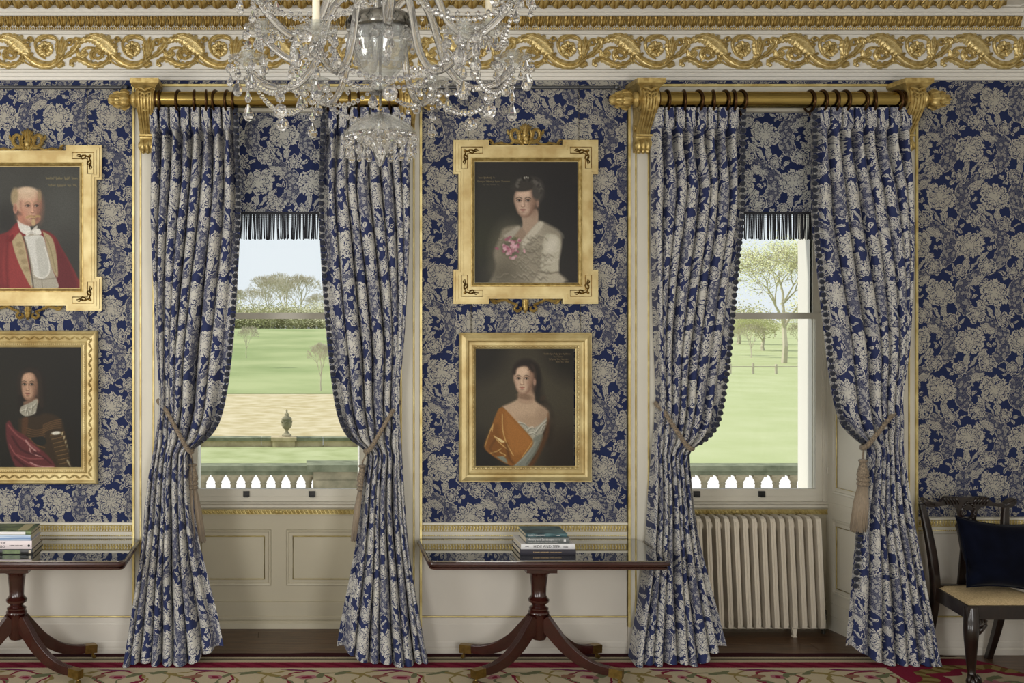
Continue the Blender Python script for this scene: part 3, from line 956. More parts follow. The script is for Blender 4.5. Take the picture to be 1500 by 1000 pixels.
def curtain(outer, lead, rings, label, seed, low_pom=None, N=8, shift=0.0):
    rnd = random.Random(seed)
    sg = 1 if lead[0][1] > outer[0][1] else -1
    root = empty('curtain', P((outer[0][1] + lead[0][1]) / 2, 958, -0.17) * 1.0)
    root.location.z = 0.0
    tag(root, label, 'curtain', 'blue damask curtains')
    base = root.location
    rows = [158, 162, 168, 174, 180, 185, 189, 192, 195, 198, 202, 207, 213, 220, 228] + list(np.linspace(236, 964, 150)) + [968.0]
    rows = [r for r in rows]
    cols = N * 22
    jit = [rnd.uniform(-1, 1) for _ in range(40)]
    amp = [rnd.uniform(0.75, 1.2) for _ in range(40)]
    T = lambda pts, v: interp(pts, v)
    YB = [(158, -0.172), (300, -0.155), (560, -0.125), (655, -0.125), (760, -0.155), (968, -0.205)]
    AM = [(158, 0.034), (188, 0.036), (197, 0.052), (215, 0.052), (250, 0.050), (400, 0.070), (600, 0.066), (655, 0.042), (720, 0.066), (968, 0.086)]
    wid = [rnd.uniform(0.72, 1.4) for _ in range(N)]
    cum = [0.0]
    for q in wid: cum.append(cum[-1] + q / sum(wid))
    fold_pts = [(0.93 * cm, float(i_)) for i_, cm in enumerate(cum)]
    EX = [(158, 0.20), (186, 0.24), (193, 1.0), (197, 1.0), (207, 1.0), (225, 0.9), (262, 0.7), (400, 0.55), (968, 0.52)]
    PW = [(158, 1.0), (230, 1.03), (330, 1.25), (450, 1.65), (560, 2.0), (620, 1.9), (662, 1.25), (730, 1.15), (850, 1.35), (968, 1.3)]
    verts, uvs = [], []
    edge_pts = []
    zb = 0.014
    for ri, py in enumerate(rows):
        yb = T(YB, py)
        xo = XX(T(outer, py), yb); xl = XX(T(lead, py), yb)
        z = ZZ(py, yb)
        if ri >= len(rows) - 2: pass
        A = T(AM, py); e = T(EX, py); pw = T(PW, py)
        wob = min(1.0, max(0.0, (py - 205) / 120))
        for k in range(cols + 1):
            s = k / cols
            fr_ = s / 0.93 * N
            f = fr_
            if s < 0.93:
                for i_ in range(N):
                    if s <= fold_pts[i_ + 1][0]: break
                fw = i_ + (s - fold_pts[i_][0]) / (fold_pts[i_ + 1][0] - fold_pts[i_][0])
                f = fr_ + (fw - fr_) * min(1.0, max(0.0, (py - 215) / 60))
            i = int(f)
            # folds wander and differ in depth below the heading
            fj = f + wob * (0.16 * math.sin(i * 1.7 + py * 0.011 + jit[i % 40] * 3) * math.sin(PI * (f - i)))
            sa = abs(math.sin(PI * fj))
            sh = sa ** e
            if py < 262:
                # pinch pleats: stiff tubes above, tight pinches, fanning out below
                def stp(a_, b_, v_):
                    v_ = min(1, max(0, (v_ - a_) / (b_ - a_))); return v_ * v_ * (3 - 2 * v_)
                tube = stp(0.16, 0.55, sa)
                pin = stp(0.62, 1.0, sa) * 1.15 - 0.25
                kp = math.exp(-((py - 197) / 7.0) ** 2) if py < 197 else math.exp(-((py - 197) / 24.0) ** 2)
                kt = 1 - stp(184, 194, py)
                sh = tube * kt + (1 - kt) * (pin * kp + sh * (1 - kp))
            a = A * (1 + wob * (amp[i % 40] - 1))
            if s > 0.93:
                t = (s - 0.93) / 0.07
                sh = 0.55 * t
            w = 2 * sh - 1
            # wide flat front panel above the tie-back
            mid = max(0.0, math.sin(PI * min(1, max(0, (py - 260) / 400)))) if py < 660 else min(0.8, max(0, (py - 690) / 160))
            if s > 0.72:
                tt = (s - 0.72) / 0.28
                flat = mid * (1 - (1 - tt) ** 2)
                w = w * (1 - 0.85 * flat) + 0.55 * flat * math.sin(PI * min(1, 0.2 + tt * 0.62))
            g = s ** pw
            # omega-shaped folds: bulge sideways a little
            x = xo + (xl - xo) * g
            lat = -(0.06 + 0.09 * wob) * ((xl - xo) / N) * math.sin(2 * PI * fj)
            x += lat * max(0.0, min(1.0, (0.93 - s) / 0.10))
            y = yb - a * w
            # gathered along the rope
            zz = z
            if py > 800:
                tl_ = max(0.0, min(1.0, (s - 0.70) / 0.30)); tl_ = tl_ * tl_ * (3 - 2 * tl_)
                zz = z + (py - 800) / 168 * (0.10 * tl_ + 0.018 * jit[i % 40] * (1 - tl_) + 0.012 * (1 - sh))
            if py > 940:
                q = (py - 940) / 28
                y -= 0.012 * q * sh
            verts.append((x - base.x, y - base.y, max(zz, zb)))
            uvs.append((sg * s * 1.25 + shift, z))
        lv = verts[-1]
        edge_pts.append(Vector(lv))
    faces = []
    C = cols + 1
    for r in range(len(rows) - 1):
        for k in range(cols):
            a = r * C + k
            faces.append((a, a + 1, a + 1 + C, a + C))
    me = bpy.data.meshes.new('drape')
    me.from_pydata(verts, [], faces)
    set_uv(me, uvs)
    me.materials.append(M['fabric'])
    me.shade_smooth()
    put('drape', me, root)
    # pompom trim down the leading edge
    dist = 0.0; nxt = 0.02
    for i in range(1, len(edge_pts)):
        a, b = edge_pts[i - 1], edge_pts[i]
        L = (b - a).length
        while nxt <= dist + L:
            t = (nxt - dist) / L
            p = a.lerp(b, t)
            py = CY - (p.z - H0) * F / (D0 - 0.15)
            d = (b - a).normalized()
            if py < 652 or (low_pom and low_pom[0] < py < low_pom[1]):
                n = Vector((-d.z * -sg, 0, d.x * -sg)); n.normalize()
                q = p + n * 0.017 + Vector((0, -0.022, 0))
                put('pompom', POMM, root, q, (0, math.atan2(-n.x * 0.75, 0.75 - n.z * 0.6 if n.z < 0 else 0.75), rnd.uniform(0, 3)))
            nxt += 0.0425
        dist += L
    for px in rings:
        put('curtain_ring', RINGM, root, (XX(px, YPOLE) - base.x, YPOLE - base.y, ZPOLE - 0.010), (rnd.uniform(-0.1, 0.1), 0, rnd.uniform(-0.3, 0.3)))
    return root

curtain([(158, 217), (200, 219), (300, 222), (400, 227), (500, 232), (588, 236), (620, 233), (660, 225), (720, 215), (790, 210), (900, 195), (968, 184)],
        [(158, 349), (300, 353), (400, 349), (480, 344), (540, 338), (590, 330), (618, 322), (636, 311), (648, 298), (656, 287), (666, 281), (700, 282), (760, 287), (850, 305), (920, 320), (968, 328)],
        [235, 262, 285, 302, 316, 333, 344], 'tied back blue damask curtain hanging beside the red-coated gentleman portrait', 1, shift=0.10)
curtain([(158, 604), (200, 602), (300, 600), (400, 595), (500, 589), (588, 582), (620, 584), (660, 588), (720, 592), (800, 598), (900, 612), (968, 624)],
        [(158, 470), (300, 467), (400, 471), (480, 477), (540, 483), (590, 490), (618, 497), (636, 506), (648, 518), (656, 530), (666, 537), (700, 533), (760, 526), (850, 512), (920, 500), (968, 493)],
        [470, 482, 496, 512, 524, 548, 572], 'tied back blue damask curtain between the chandelier bowl and the ladies portraits', 2, shift=0.31)
curtain([(158, 956), (200, 957), (300, 958), (400, 960), (500, 963), (588, 966), (620, 963), (660, 958), (720, 955), (800, 951), (900, 938), (968, 927)],
        [(158, 1091), (300, 1089), (400, 1079), (480, 1072), (540, 1066), (590, 1059), (618, 1053), (636, 1043), (648, 1030), (656, 1017), (666, 1010), (700, 1012), (760, 1018), (850, 1036), (920, 1052), (968, 1062)],
        [976, 1001, 1022, 1044, 1061, 1074, 1085], 'tied back blue damask curtain on the radiator window, falling behind the table end', 3, shift=0.02)
curtain([(158, 1334), (200, 1334), (300, 1333), (400, 1330), (500, 1325), (592, 1315), (620, 1317), (660, 1320), (720, 1326), (800, 1338), (900, 1356), (968, 1368)],
        [(158, 1187), (300, 1187), (400, 1195), (480, 1204), (540, 1211), (590, 1220), (618, 1229), (634, 1241), (645, 1254), (653, 1264), (664, 1268), (700, 1263), (760, 1254), (850, 1246), (920, 1241), (968, 1236)],
        [1186, 1204, 1222, 1237, 1261, 1280, 1311, 1328], 'tied back blue damask curtain on the radiator window beside the dark wooden chair', 4, (772, 860), shift=0.22)

# --- tie-backs
def tieback(o, l, label, tassel=None, ty=-0.14):
    hook = P(o[0], o[1], -0.06)
    root = empty('curtain_tieback', hook)
    tag(root, label, 'tieback', 'rope tiebacks')
    sg = 1 if l[0] > o[0] else -1
    pts = [P(o[0], o[1], -0.045), P(o[0] - sg * 1.5, o[1] + 2, -0.10), P(o[0] + (l[0] - o[0]) * 0.2, o[1] + (l[1] - o[1]) * 0.2, -0.188),
           P(o[0] + (l[0] - o[0]) * 0.55, o[1] + (l[1] - o[1]) * 0.58, -0.205), P(o[0] + (l[0] - o[0]) * 0.85, o[1] + (l[1] - o[1]) * 0.9, -0.20),
           P(l[0], l[1], -0.175), P(l[0] + sg * 2, l[1] - 2, -0.11), P(l[0] - sg * 8, l[1] - 14, -0.06)]
    path = smooth_path(pts, 12)
    for ph in (0, 1):
        off = []
        tot = 0
        for i, p in enumerate(path):
            if i: tot += (p - path[i - 1]).length
            t = (path[min(i + 1, len(path) - 1)] - path[max(i - 1, 0)]).normalized()
            a = t.cross(Vector((0, 1, 0))).normalized(); b = a.cross(t)
            for strand in (0,):
                w = tot / 0.035 * 2 * PI + ph * PI
                off.append(p - hook + a * (0.0078 * math.cos(w)) + b * (0.0078 * math.sin(w)))
        MB().tube(off, 0.0098, 7).build('rope_strand', M['rope'], root, 'all')
    if tassel:
        tx, t0, t1, tx1 = tassel
        a = P(tx, t0, ty) - hook
        k = SZ(1, ty)
        L = (t1 - t0) * k
        MB().tube([P(l[0], l[1] + 1, -0.165) - hook, P(tx, t0 - 3, ty) - hook, a - Vector((0, 0, 0.01))], 0.006, 6).build('tassel_cord', M['rope'], root, 'all')
        hd = MB().lathe([(0.006, 0.0), (0.024, -0.004), (0.028, -0.014), (0.020, -0.022), (0.022, -0.04), (0.033, -0.075), (0.038, -0.105), (0.030, -0.118), (0.036, -0.126), (0.039, -0.137), (0.031, -0.146), (0.037, -0.154), (0.039, -0.164), (0.030, -0.174)], 20,
                        mod=lambda th, h: 1 + 0.02 * math.cos(10 * th))
        hd.build('tassel_head', M['rope'], root, 50, loc=a)
        sk = MB()
        n = 64
        dx = (tx1 - tx) * k
        for i in range(n):
            th = 2 * PI * i / n
            for rr in (1.0, 0.75):
                r0 = 0.026 * rr; r1 = 0.046 * rr * random.uniform(0.9, 1.1)
                z1 = -L + random.uniform(-0.012, 0.012)
                pts_ = [(r0 * math.cos(th), r0 * math.sin(th), -0.165), (0.043 * rr * math.cos(th) + dx * 0.35, 0.043 * rr * math.sin(th), -0.165 + (z1 + 0.165) * 0.4), (r1 * math.cos(th) + dx, r1 * math.sin(th), z1)]
                sk.tube(pts_, 0.0033, 4)
        tag(sk.build('tassel_skirt', M['silk'], root, 'all', loc=a), kind='stuff')
    return root
tieback((234, 586), (279, 661), 'twisted rope tieback with long tassel beside the armour portrait', (282, 678, 792, 290), -0.10)
tieback((583, 589), (538, 661), 'twisted rope tieback with long tassel on the curtain nearest the ladies portraits', (531, 680, 790, 525), -0.06)
tieback((963, 590), (1012, 657), 'twisted rope tieback without visible tassel on the radiator window')
tieback((1316, 598), (1265, 656), 'twisted rope tieback with short full tassel by the shutter panels', (1264, 672, 776, 1257), -0.20)

# --- poles with carved brackets
def bracket_parts(parent, x, zp):
    b = empty('pole_bracket', (x, 0, zp), parent=None)
    b.parent = parent
    zz = lambda v: v - ZPOLE
    cap = MB().box(-0.0915, 0.0915, -0.262, 0.0, zz(3.718), zz(3.748))
    t, u = zz(3.718), zz(3.672)
    lev = [(0.088, -0.256, t), (0.074, -0.240, t - 0.014), (0.062, -0.222, t - 0.032), (0.060, -0.220, u)]
    vs, fs = [], []
    for w, y, z in lev: vs += [(-w, y, z), (w, y, z), (w, 0.0, z), (-w, 0.0, z)]
    for j in range(3):
        for k in range(4): fs.append((j * 4 + k, j * 4 + (k + 1) % 4, j * 4 + 4 + (k + 1) % 4, j * 4 + 4 + k))
    cap.add(vs, fs)
    cap.build('bracket_cap', M['gold'], b)
    front = smooth_path([(-0.228, 0.055, 0), (-0.245, 0.0, 0), (-0.225, -0.065, 0), (-0.165, -0.135, 0), (-0.115, -0.19, 0), (-0.095, -0.23, 0)], 5)
    poly = [(0.0, 0.06)] + [(p.x, p.y) for p in front] + [(-0.095, -0.245), (-0.11, -0.265), (-0.112, -0.29), (-0.09, -0.318), (-0.05, -0.325), (0.0, -0.325)]
    body = MB().prism(poly, -0.050, 0.050, 'x')
    body.lathe([(0.072, -0.060), (0.080, -0.056), (0.074, -0.046), (0.074, 0.046), (0.080, 0.056), (0.072, 0.060)], 24, (0, YPOLE, 0), 'x')
    body.build('bracket_scroll', M['gold'], b, 40)
    orn = MB()
    for i, xo in enumerate((-0.040, -0.022, 0, 0.022, 0.040)):
        pth = [(xo * (1 - 0.25 * t / len(front)), p.x - 0.002, p.y) for t, p in enumerate(front)]
        orn.tube(pth, [0.010 * (1 - 0.5 * abs(2 * t / len(pth) - 0.7)) for t in range(len(pth))], 6)
    for j in range(6):
        z = 0.045 - j * 0.025
        for s_ in (-1, 1):
            orn.tube([(0, -0.247 + max(0, -z) * 0.3, z), (s_ * 0.022, -0.252 + max(0, -z) * 0.35, z + 0.012), (s_ * 0.046, -0.240 + max(0, -z) * 0.4, z + 0.02)], [0.007, 0.008, 0.003], 5)
    for s_ in (-1, 0, 1):
        orn.ball((s_ * 0.03, -0.095, -0.285), 0.019, 0.022, 0.036, 8, 6)
        orn.ball((s_ * 0.03, -0.085, -0.318), 0.014, 0.018, 0.02, 8, 6)
    orn.box(-0.054, 0.054, -0.118, -0.04, -0.225, -0.213)
    for s_ in (-1, 1):
        orn.lathe([(0.024, 0.0), (0.026, s_ * 0.01), (0.012, s_ * 0.014), (0.0, s_ * 0.015)], 12, (s_ * 0.048, -0.085, -0.285), 'x')
        orn.lathe([(0.022, 0.0), (0.022, s_ * 0.008), (0.0, s_ * 0.012)], 12, (s_ * 0.048, -0.07, -0.17), 'x')
    orn.build('bracket_carving', M['gold'], b, 50)

def finial_mesh():
    prof = [(0.0, 0.0), (0.040, 0.0), (0.052, 0.012), (0.050, 0.03), (0.034, 0.042), (0.030, 0.05), (0.044, 0.056), (0.056, 0.07), (0.058, 0.09), (0.046, 0.108), (0.040, 0.112), (0.047, 0.120), (0.044, 0.138), (0.032, 0.152), (0.027, 0.156), (0.030, 0.164), (0.022, 0.180), (0.010, 0.19), (0.0, 0.194)]
    def md(th, h):
        if h < 0.055: return 1.0
        ph = 0 if h < 0.11 else 0.45
        return 1 + 0.13 * abs(math.cos(4.0 * th + ph)) - 0.05
    mb = MB().lathe(prof, 40, (0, 0, 0), 'x', md)
    for j, (h0, h1, r0, r1, n, ph) in enumerate(((0.052, 0.112, 0.045, 0.062, 8, 0), (0.10, 0.156, 0.042, 0.048, 8, 0.4), (0.145, 0.186, 0.03, 0.026, 6, 0.1))):
        for k in range(n):
            a = 2 * PI * k / n + ph
            pts = [(h0, r0 * math.cos(a), r0 * math.sin(a)), ((h0 + h1) / 2, r1 * math.cos(a), r1 * math.sin(a)), (h1, r1 * 0.92 * math.cos(a), r1 * 0.92 * math.sin(a))]
            mb.tube(pts, [0.006, 0.011, 0.004], 6)
    return mb.mesh('finial', M['gold'], 55)
FINM = finial_mesh()
BX = [(-0.972, 0.712), (2.257, 3.962)]
for i, (xa, xb) in enumerate(BX):
    xm = (xa + xb) / 2
    root = empty('curtain_pole', (xm, 0, ZPOLE))
    tag(root, ['thick brass curtain pole with gilt finials behind the chandelier', 'thick brass curtain pole with gilt finials above the radiator window'][i], 'curtain pole', 'brass curtain poles')
    MB().lathe([(0.053, xa - xm), (0.053, xb - xm)], 28, (0, YPOLE, 0), 'x').build('pole', M['brass'], root, 40)
    for xs in (xa, xb):
        bracket_parts(root, xs - xm, 0)
    MB().lathe([(0.062, xa - xm + 0.058), (0.062, xa - xm + 0.07)], 24, (0, YPOLE, 0), 'x').build('collar', M['bronze'], root, 40)
    MB().lathe([(0.062, xb - xm - 0.07), (0.062, xb - xm - 0.058)], 24, (0, YPOLE, 0), 'x').build('collar', M['bronze'], root, 40)
    put('finial', FINM, root, (xa - xm - 0.055, YPOLE, 0), (0, 0, PI))
    put('finial', FINM, root, (xb - xm + 0.055, YPOLE, 0))

# --- roman blinds with bullion fringe
for i, c in enumerate(WC):
    y = 0.05
    z1, z0 = ZZ(160, y), ZZ(313, y)
    root = empty('roman_blind', (c, y, z1))
    tag(root, ['flat damask roman blind with dark fringe, hanging above the urn view', 'flat damask roman blind with dark fringe, hanging above the radiator window'][i], 'blind', 'fringed roman blinds')
    n = 40
    vs, uv, fs = [], [], []
    for j in range(13):
        for k in range(n + 1):
            x = -0.72 + 1.44 * k / n; z = -(z1 - z0) * j / 12
            vs.append((x, 0.004 * math.sin(j * 1.1) + 0.003 * math.sin(x * 9), z)); uv.append((x + 0.13 + 0.41 * i, z))
    for j in range(12):
        for k in range(n):
            a = j * (n + 1) + k
            fs.append((a, a + 1, a + n + 2, a + n + 1))
    me = bpy.data.meshes.new('blind_panel'); me.from_pydata(vs, [], fs); set_uv(me, uv); me.materials.append(M['blind']); me.shade_smooth()
    put('blind_panel', me, root)
    MB().box(-0.74, 0.74, 0.008, 0.05, -0.002, 0.035).build('head_rail', M['lining'], root)
    MB().box(-0.72, 0.72, -0.008, 0.006, z0 - z1 - 0.006, z0 - z1 + 0.012).build('fringe_braid', M['fringe'], root)
    fg = MB()
    m = 190
    Lf = z0 - ZZ(351, y)
    for k in range(m):
        x = -0.715 + 1.43 * (k + random.uniform(-0.25, 0.25)) / (m - 1)
        if math.sin(k * 0.55) + 0.6 * math.sin(k * 1.37) > 1.35: continue
        l = Lf * random.uniform(0.96, 1.02); dx = random.uniform(-0.007, 0.007)
        zt_ = z0 - z1
        fg.tube([(x, -0.002, zt_), (x + dx * 0.3, -0.004, zt_ - l * 0.5), (x + dx, -0.002 + random.uniform(-0.003, 0.003), zt_ - l)], 0.0036, 4)
    for r_ in range(1, 5):
        fg.tube([(-0.715, -0.002, z0 - z1 - r_ * 0.012), (0.715, -0.002, z0 - z1 - r_ * 0.012)], 0.0012, 4)
    tag(fg.build('bullion_fringe', M['fringe'], root, 'all'), kind='stuff')

# ================================================================== FURNITURE
def slab_loops(x, y, prof, rad, nseg=5):
    """rounded-corner slab lofted through [(inset, z)] about the rectangle +-x, +-y"""
    mb = MB()
    loops = []
    for ins, z in prof:
        L = []
        r = max(0.002, rad - ins * 0.5)
        hx, hy = x - ins, y - ins
        for cx, cy, a0 in ((hx - r, hy - r, 0), (-hx + r, hy - r, PI / 2), (-hx + r, -hy + r, PI), (hx - r, -hy + r, 1.5 * PI)):
            for k in range(nseg + 1):
                a = a0 + PI / 2 * k / nseg
                L.append((cx + r * math.cos(a), cy + r * math.sin(a), z))
        loops.append(L)
    n = len(loops[0])
    vs = [p for L in loops for p in L]
    fs = []
    for j in range(len(loops) - 1):
        for k in range(n):
            fs.append((j * n + k, j * n + (k + 1) % n, (j + 1) * n + (k + 1) % n, (j + 1) * n + k))
    fs.append(tuple(reversed(range(n)))); fs.append(tuple((len(loops) - 1) * n + k for k in range(n)))
    return mb.add(vs, fs)

def sweep_rect(mb, path, w, hs):
    """rectangular bar along a path that lies in a vertical plane"""
    path = [Vector(p) for p in path]
    m = len(path)
    vs = []
    for i, p in enumerate(path):
        t = (path[min(i + 1, m - 1)] - path[max(i - 1, 0)]).normalized()
        side = Vector((t.y, -t.x, 0)); side.normalize()
        up = side.cross(t); 
        if up.z < 0: up = -up
        h = hs[i] if isinstance(hs, list) else hs
        ww = w[i] if isinstance(w, list) else w
        for a, b in ((-1, -1), (1, -1), (1, 1), (-1, 1)):
            vs.append(p + side * (a * ww / 2) + up * (b * h / 2))
    fs = [(3, 2, 1, 0), tuple((m - 1) * 4 + k for k in range(4))]
    for i in range(m - 1):
        for k in range(4): fs.append((i * 4 + k, i * 4 + (k + 1) % 4, (i + 1) * 4 + (k + 1) % 4, (i + 1) * 4 + k))
    return mb.add(vs, fs)

M['tableglass'] = mat('table_glass_sheet', RGB(20, 26, 24), 0.012, spec=1.0, ior=2.6, coat=1.0)

def pedestal_table(cx, label):
    root = empty('pedestal_table', (cx, -0.365, 0))
    tag(root, label, 'table', 'mahogany pedestal tables under the portraits')
    zt = 0.766
    top = slab_loops(0.732, 0.325, [(0.020, zt - 0.050), (0.014, zt - 0.046), (0.014, zt - 0.036), (0.022, zt - 0.032), (0.022, zt - 0.029), (0.004, zt - 0.024), (0.0, zt - 0.014), (0.003, zt - 0.004), (0.012, zt)], 0.05)
    top.build('tabletop', M['mahogany'], root, 35)
    slab_loops(0.716, 0.309, [(0.0, zt), (0.0, zt + 0.006)], 0.04).build('glass_sheet', M['tableglass'], root, 35)
    MB().box(-0.095, 0.095, -0.095, 0.095, 0.645, zt - 0.05).box(-0.5, -0.44, -0.2, 0.2, zt - 0.066, zt - 0.05).box(0.44, 0.5, -0.2, 0.2, zt - 0.066, zt - 0.05).build('bearer_block', M['mahogany'], root)
    col = MB().lathe([(0.085, 0.650), (0.075, 0.634), (0.058, 0.620), (0.055, 0.600), (0.048, 0.54), (0.046, 0.49), (0.052, 0.478), (0.066, 0.462), (0.064, 0.448), (0.044, 0.434), (0.041, 0.424), (0.050, 0.416), (0.060, 0.410), (0.060, 0.402), (0.052, 0.398), (0.064, 0.388), (0.066, 0.378), (0.056, 0.368), (0.052, 0.36)], 28)
    col.lathe([(0.056, 0.372), (0.050, 0.36), (0.050, 0.225), (0.040, 0.212)], 8)
    col.build('column', M['mahogany'], root, 45)
    for sx in (-1, 1):
        for sy in (-1, 1):
            d = Vector((sx * 0.43, sy * 0.245, 0)); R = d.length; d.normalize()
            prof = smooth_path([(0.03, 0.335, 0), (0.085, 0.275, 0), (0.16, 0.195, 0), (0.26, 0.125, 0), (0.36, 0.090, 0), (R - 0.03, 0.080, 0)], 5)
            pth = [Vector((d.x * p.x, d.y * p.x, p.y)) for p in prof]
            m = len(pth)
            hs = [0.090 - 0.048 * i / (m - 1) for i in range(m)]
            lb = sweep_rect(MB(), pth, [0.050 - 0.006 * i / (m - 1) for i in range(m)], hs)
            side = Vector((d.y, -d.x, 0))
            leg = lb.build('leg', M['mahogany'], root, 40)
            rd = MB()
            for o in (-0.0165, -0.0055, 0.0055, 0.0165):
                line = []
                for i, p in enumerate(pth):
                    t = (pth[min(i + 1, m - 1)] - pth[max(i - 1, 0)]).normalized()
                    up = side.cross(t)
                    if up.z < 0: up = -up
                    line.append(p + up * (hs[i] / 2) + side * o)
                rd.tube(line, 0.0042, 6)
            rd.build('reeding', M['mahogany'], leg, 'all')
            cp = sweep_rect(MB(), [d * (R - 0.055) + Vector((0, 0, 0.081)), d * (R + 0.025) + Vector((0, 0, 0.076))], 0.05, 0.052)
            cap = cp.build('brass_toe_cap', M['brass_old'], root)
            w = MB()
            wc = d * (R + 0.008) + Vector((0, 0, 0.024))
            w.tube([wc + side * 0.012, wc - side * 0.012], 0.0125, 12)
            w.tube([wc + Vector((0, 0, 0.035)) - d * 0.012, wc + Vector((0, 0, 0.004)) - d * 0.002], 0.008, 8)
            w.build('caster', M['brass_old'], cap, 40)
    return root
pedestal_table(1.515, 'mahogany pedestal table with glass sheet below the ladies portraits')
pedestal_table(-1.757, 'mahogany pedestal table with glass sheet below the gentlemen portraits')

# --- books
M['paper'] = mat('book_pages', RGB(214, 204, 182), 0.8, vary=0.15, vscale=8, stretch=(1, 1, 80))
def text_mesh(s, size, mat_, font_w=1.0):
    if s.startswith('~'):
        # a line of print too small to read: n strokes of uneven height
        rs = random.Random(len(s) + int(s[1:])); mb = MB(); x = 0.0
        for i in range(int(s[1:])):
            w = size * rs.uniform(0.16, 0.34) * font_w; h = size * (0.36 if i % 6 else 0.5)
            mb.add([(x, -h * 0.7, 0), (x + w, -h * 0.7, 0), (x + w, h * 0.7, 0), (x, h * 0.7, 0)], [(0, 1, 2, 3)])
            x += w + size * (0.12 if i % 7 else 0.4) * font_w
        return mb.mesh('lettering', mat_)
    cu = bpy.data.curves.new('lettering', 'FONT')
    cu.body = s; cu.size = size; cu.align_x = 'LEFT'; cu.align_y = 'CENTER'
    cu.resolution_u = 3
    o = bpy.data.objects.new('lettering', cu)
    COL.objects.link(o)
    dg = bpy.context.evaluated_depsgraph_get()
    me = bpy.data.meshes.new_from_object(o.evaluated_get(dg))
    bpy.data.objects.remove(o)
    me.materials.clear(); me.materials.append(mat_)
    for v in me.vertices: v.co.x *= font_w
    return me

ZTOP = 0.772
def book(x0, x1, z0, z1, yf, depth, cover, label, texts=(), art=None, rz=0.0):
    """lying book, spine to the room; texts: (string, x offset, size, colour, width, dz)"""
    cx = (x0 + x1) / 2
    root = empty('book', (cx, yf + depth / 2, z0), rz)
    tag(root, label, 'book', 'books stacked on the tables')
    hx, hy, h = (x1 - x0) / 2, depth / 2, z1 - z0
    t = 0.0028
    c = MB()
    c.box(-hx, hx, -hy + 0.004, hy, 0.0003, t); c.box(-hx, hx, -hy + 0.004, hy, h - t, h - 0.0002)
    n = 7
    sp = [(-hy - 0.000 - 0.004 * math.sin(PI * k / (n - 1)), 0.0003 + (h - 0.0005) * k / (n - 1)) for k in range(n)]
    poly = sp + [(-hy + 0.006, h - 0.0002), (-hy + 0.006, 0.0003)]
    c.prism(poly, -hx, hx, 'x')
    c.build('cover', cover, root)
    MB().box(-hx + 0.005, hx - 0.005, -hy + 0.006, hy - 0.005, t, h - t).build('pages', M['paper'], root)
    for s, xo, size, colr, fw, dz in texts:
        put('spine_lettering', text_mesh(s, size, colr, fw), root, (-hx + xo, -hy - 0.0046, h / 2 + dz), (PI / 2, 0, 0))
    if art: art(root, hx, hy, h)
    return root
ink = mat('black_ink', RGB(40, 40, 44), 0.7); white = mat('white_ink', RGB(226, 226, 226), 0.7); goldink = mat('gold_foil', RGB(176, 150, 110), 0.5)
cvD = mat('charcoal_cloth', RGB(48, 46, 56), 0.7); cvW = mat('white_jacket', RGB(226, 226, 228), 0.35); cvG = mat('grey_jacket', RGB(98, 104, 104), 0.35)
cvT = mat('teal_photo_jacket', RGB(96, 130, 136), 0.3, color2=RGB(28, 56, 66), vscale=14)
cvP = mat('pale_pink_jacket', RGB(224, 212, 214), 0.4); cvB = mat('pale_blue_jacket', RGB(196, 212, 228), 0.35, color2=RGB(92, 132, 188), vscale=7, stretch=(0.4, 2, 30))
cvK = mat('black_photo_jacket', RGB(30, 30, 30), 0.35); cvN = mat('green_photo_jacket', RGB(112, 128, 84), 0.35, color2=RGB(34, 58, 44), vscale=16)
b0 = ZTOP + 0.0003
def bx(px, py, yf): return XX(px, yf)
yf = -0.515
zs = [b0, b0 + 0.034, b0 + 0.068, b0 + 0.106, b0 + 0.128]
book(XX(762, yf), XX(843.5, yf), zs[0], zs[1] - 0.0004, yf, 0.262, cvD, 'charcoal cloth book at the bottom of the stack below the ladies', (('~20', 0.080, 0.012, goldink, 1.0, 0), ('~22', 0.180, 0.008, goldink, 1.0, 0)))
book(XX(763, yf), XX(842, yf), zs[1], zs[2] - 0.0004, yf, 0.255, cvW, 'white book with large black capitals on its spine', (('~7', 0.026, 0.0085, ink, 0.9, 0), ('HIDE AND SEEK', 0.076, 0.024, ink, 0.98, 0), ('~10', 0.256, 0.008, ink, 1.0, 0.002), ('~10', 0.26, 0.007, ink, 1.0, -0.004)))
book(XX(770.5, yf + 0.01), XX(834, yf + 0.01), zs[2], zs[3] - 0.0004, yf + 0.01, 0.235, cvG, 'grey book with rounded white lettering on its spine', (('History and Landscape', 0.010, 0.020, white, 0.86, 0.006), ('~13', 0.165, 0.009, white, 0.9, 0.004), ('~52', 0.010, 0.0085, white, 1.0, -0.010)),
     lambda r, hx, hy, h: MB().box(hx - 0.036, hx - 0.022, -hy - 0.0048, -hy - 0.001, h * 0.32, h * 0.72).build('publisher_mark', white, r))
book(XX(770, yf + 0.012), XX(831, yf + 0.012), zs[3], zs[4], yf + 0.012, 0.225, cvT, 'slim teal photo-covered book on top of the stack below the ladies', (('GREAT GARDENS', 0.012, 0.0125, white, 1.1, 0), ('~8', 0.185, 0.008, white, 1.0, 0)))
yl = -0.50
w_ = 0.35
def lb(pxr, z0, z1, dep, cv, label, texts=(), wd=0.35, art=None, dy=0.0):
    x1 = XX(pxr, yl); book(x1 - wd, x1, z0, z1 - 0.0004, yl + dy, dep, cv, label, texts, art)
zl = [b0, b0 + 0.032, b0 + 0.084, b0 + 0.120, b0 + 0.143]
def blk_art(r, hx, hy, h):
    MB().box(hx - 0.185, hx - 0.075, -hy - 0.0049, -hy - 0.001, h * 0.15, h * 0.85).build('cover_photo', cvN, r)
    MB().box(hx - 0.024, hx - 0.010, -hy - 0.0049, -hy - 0.001, h * 0.25, h * 0.8).build('cover_patch', M['paper'], r)
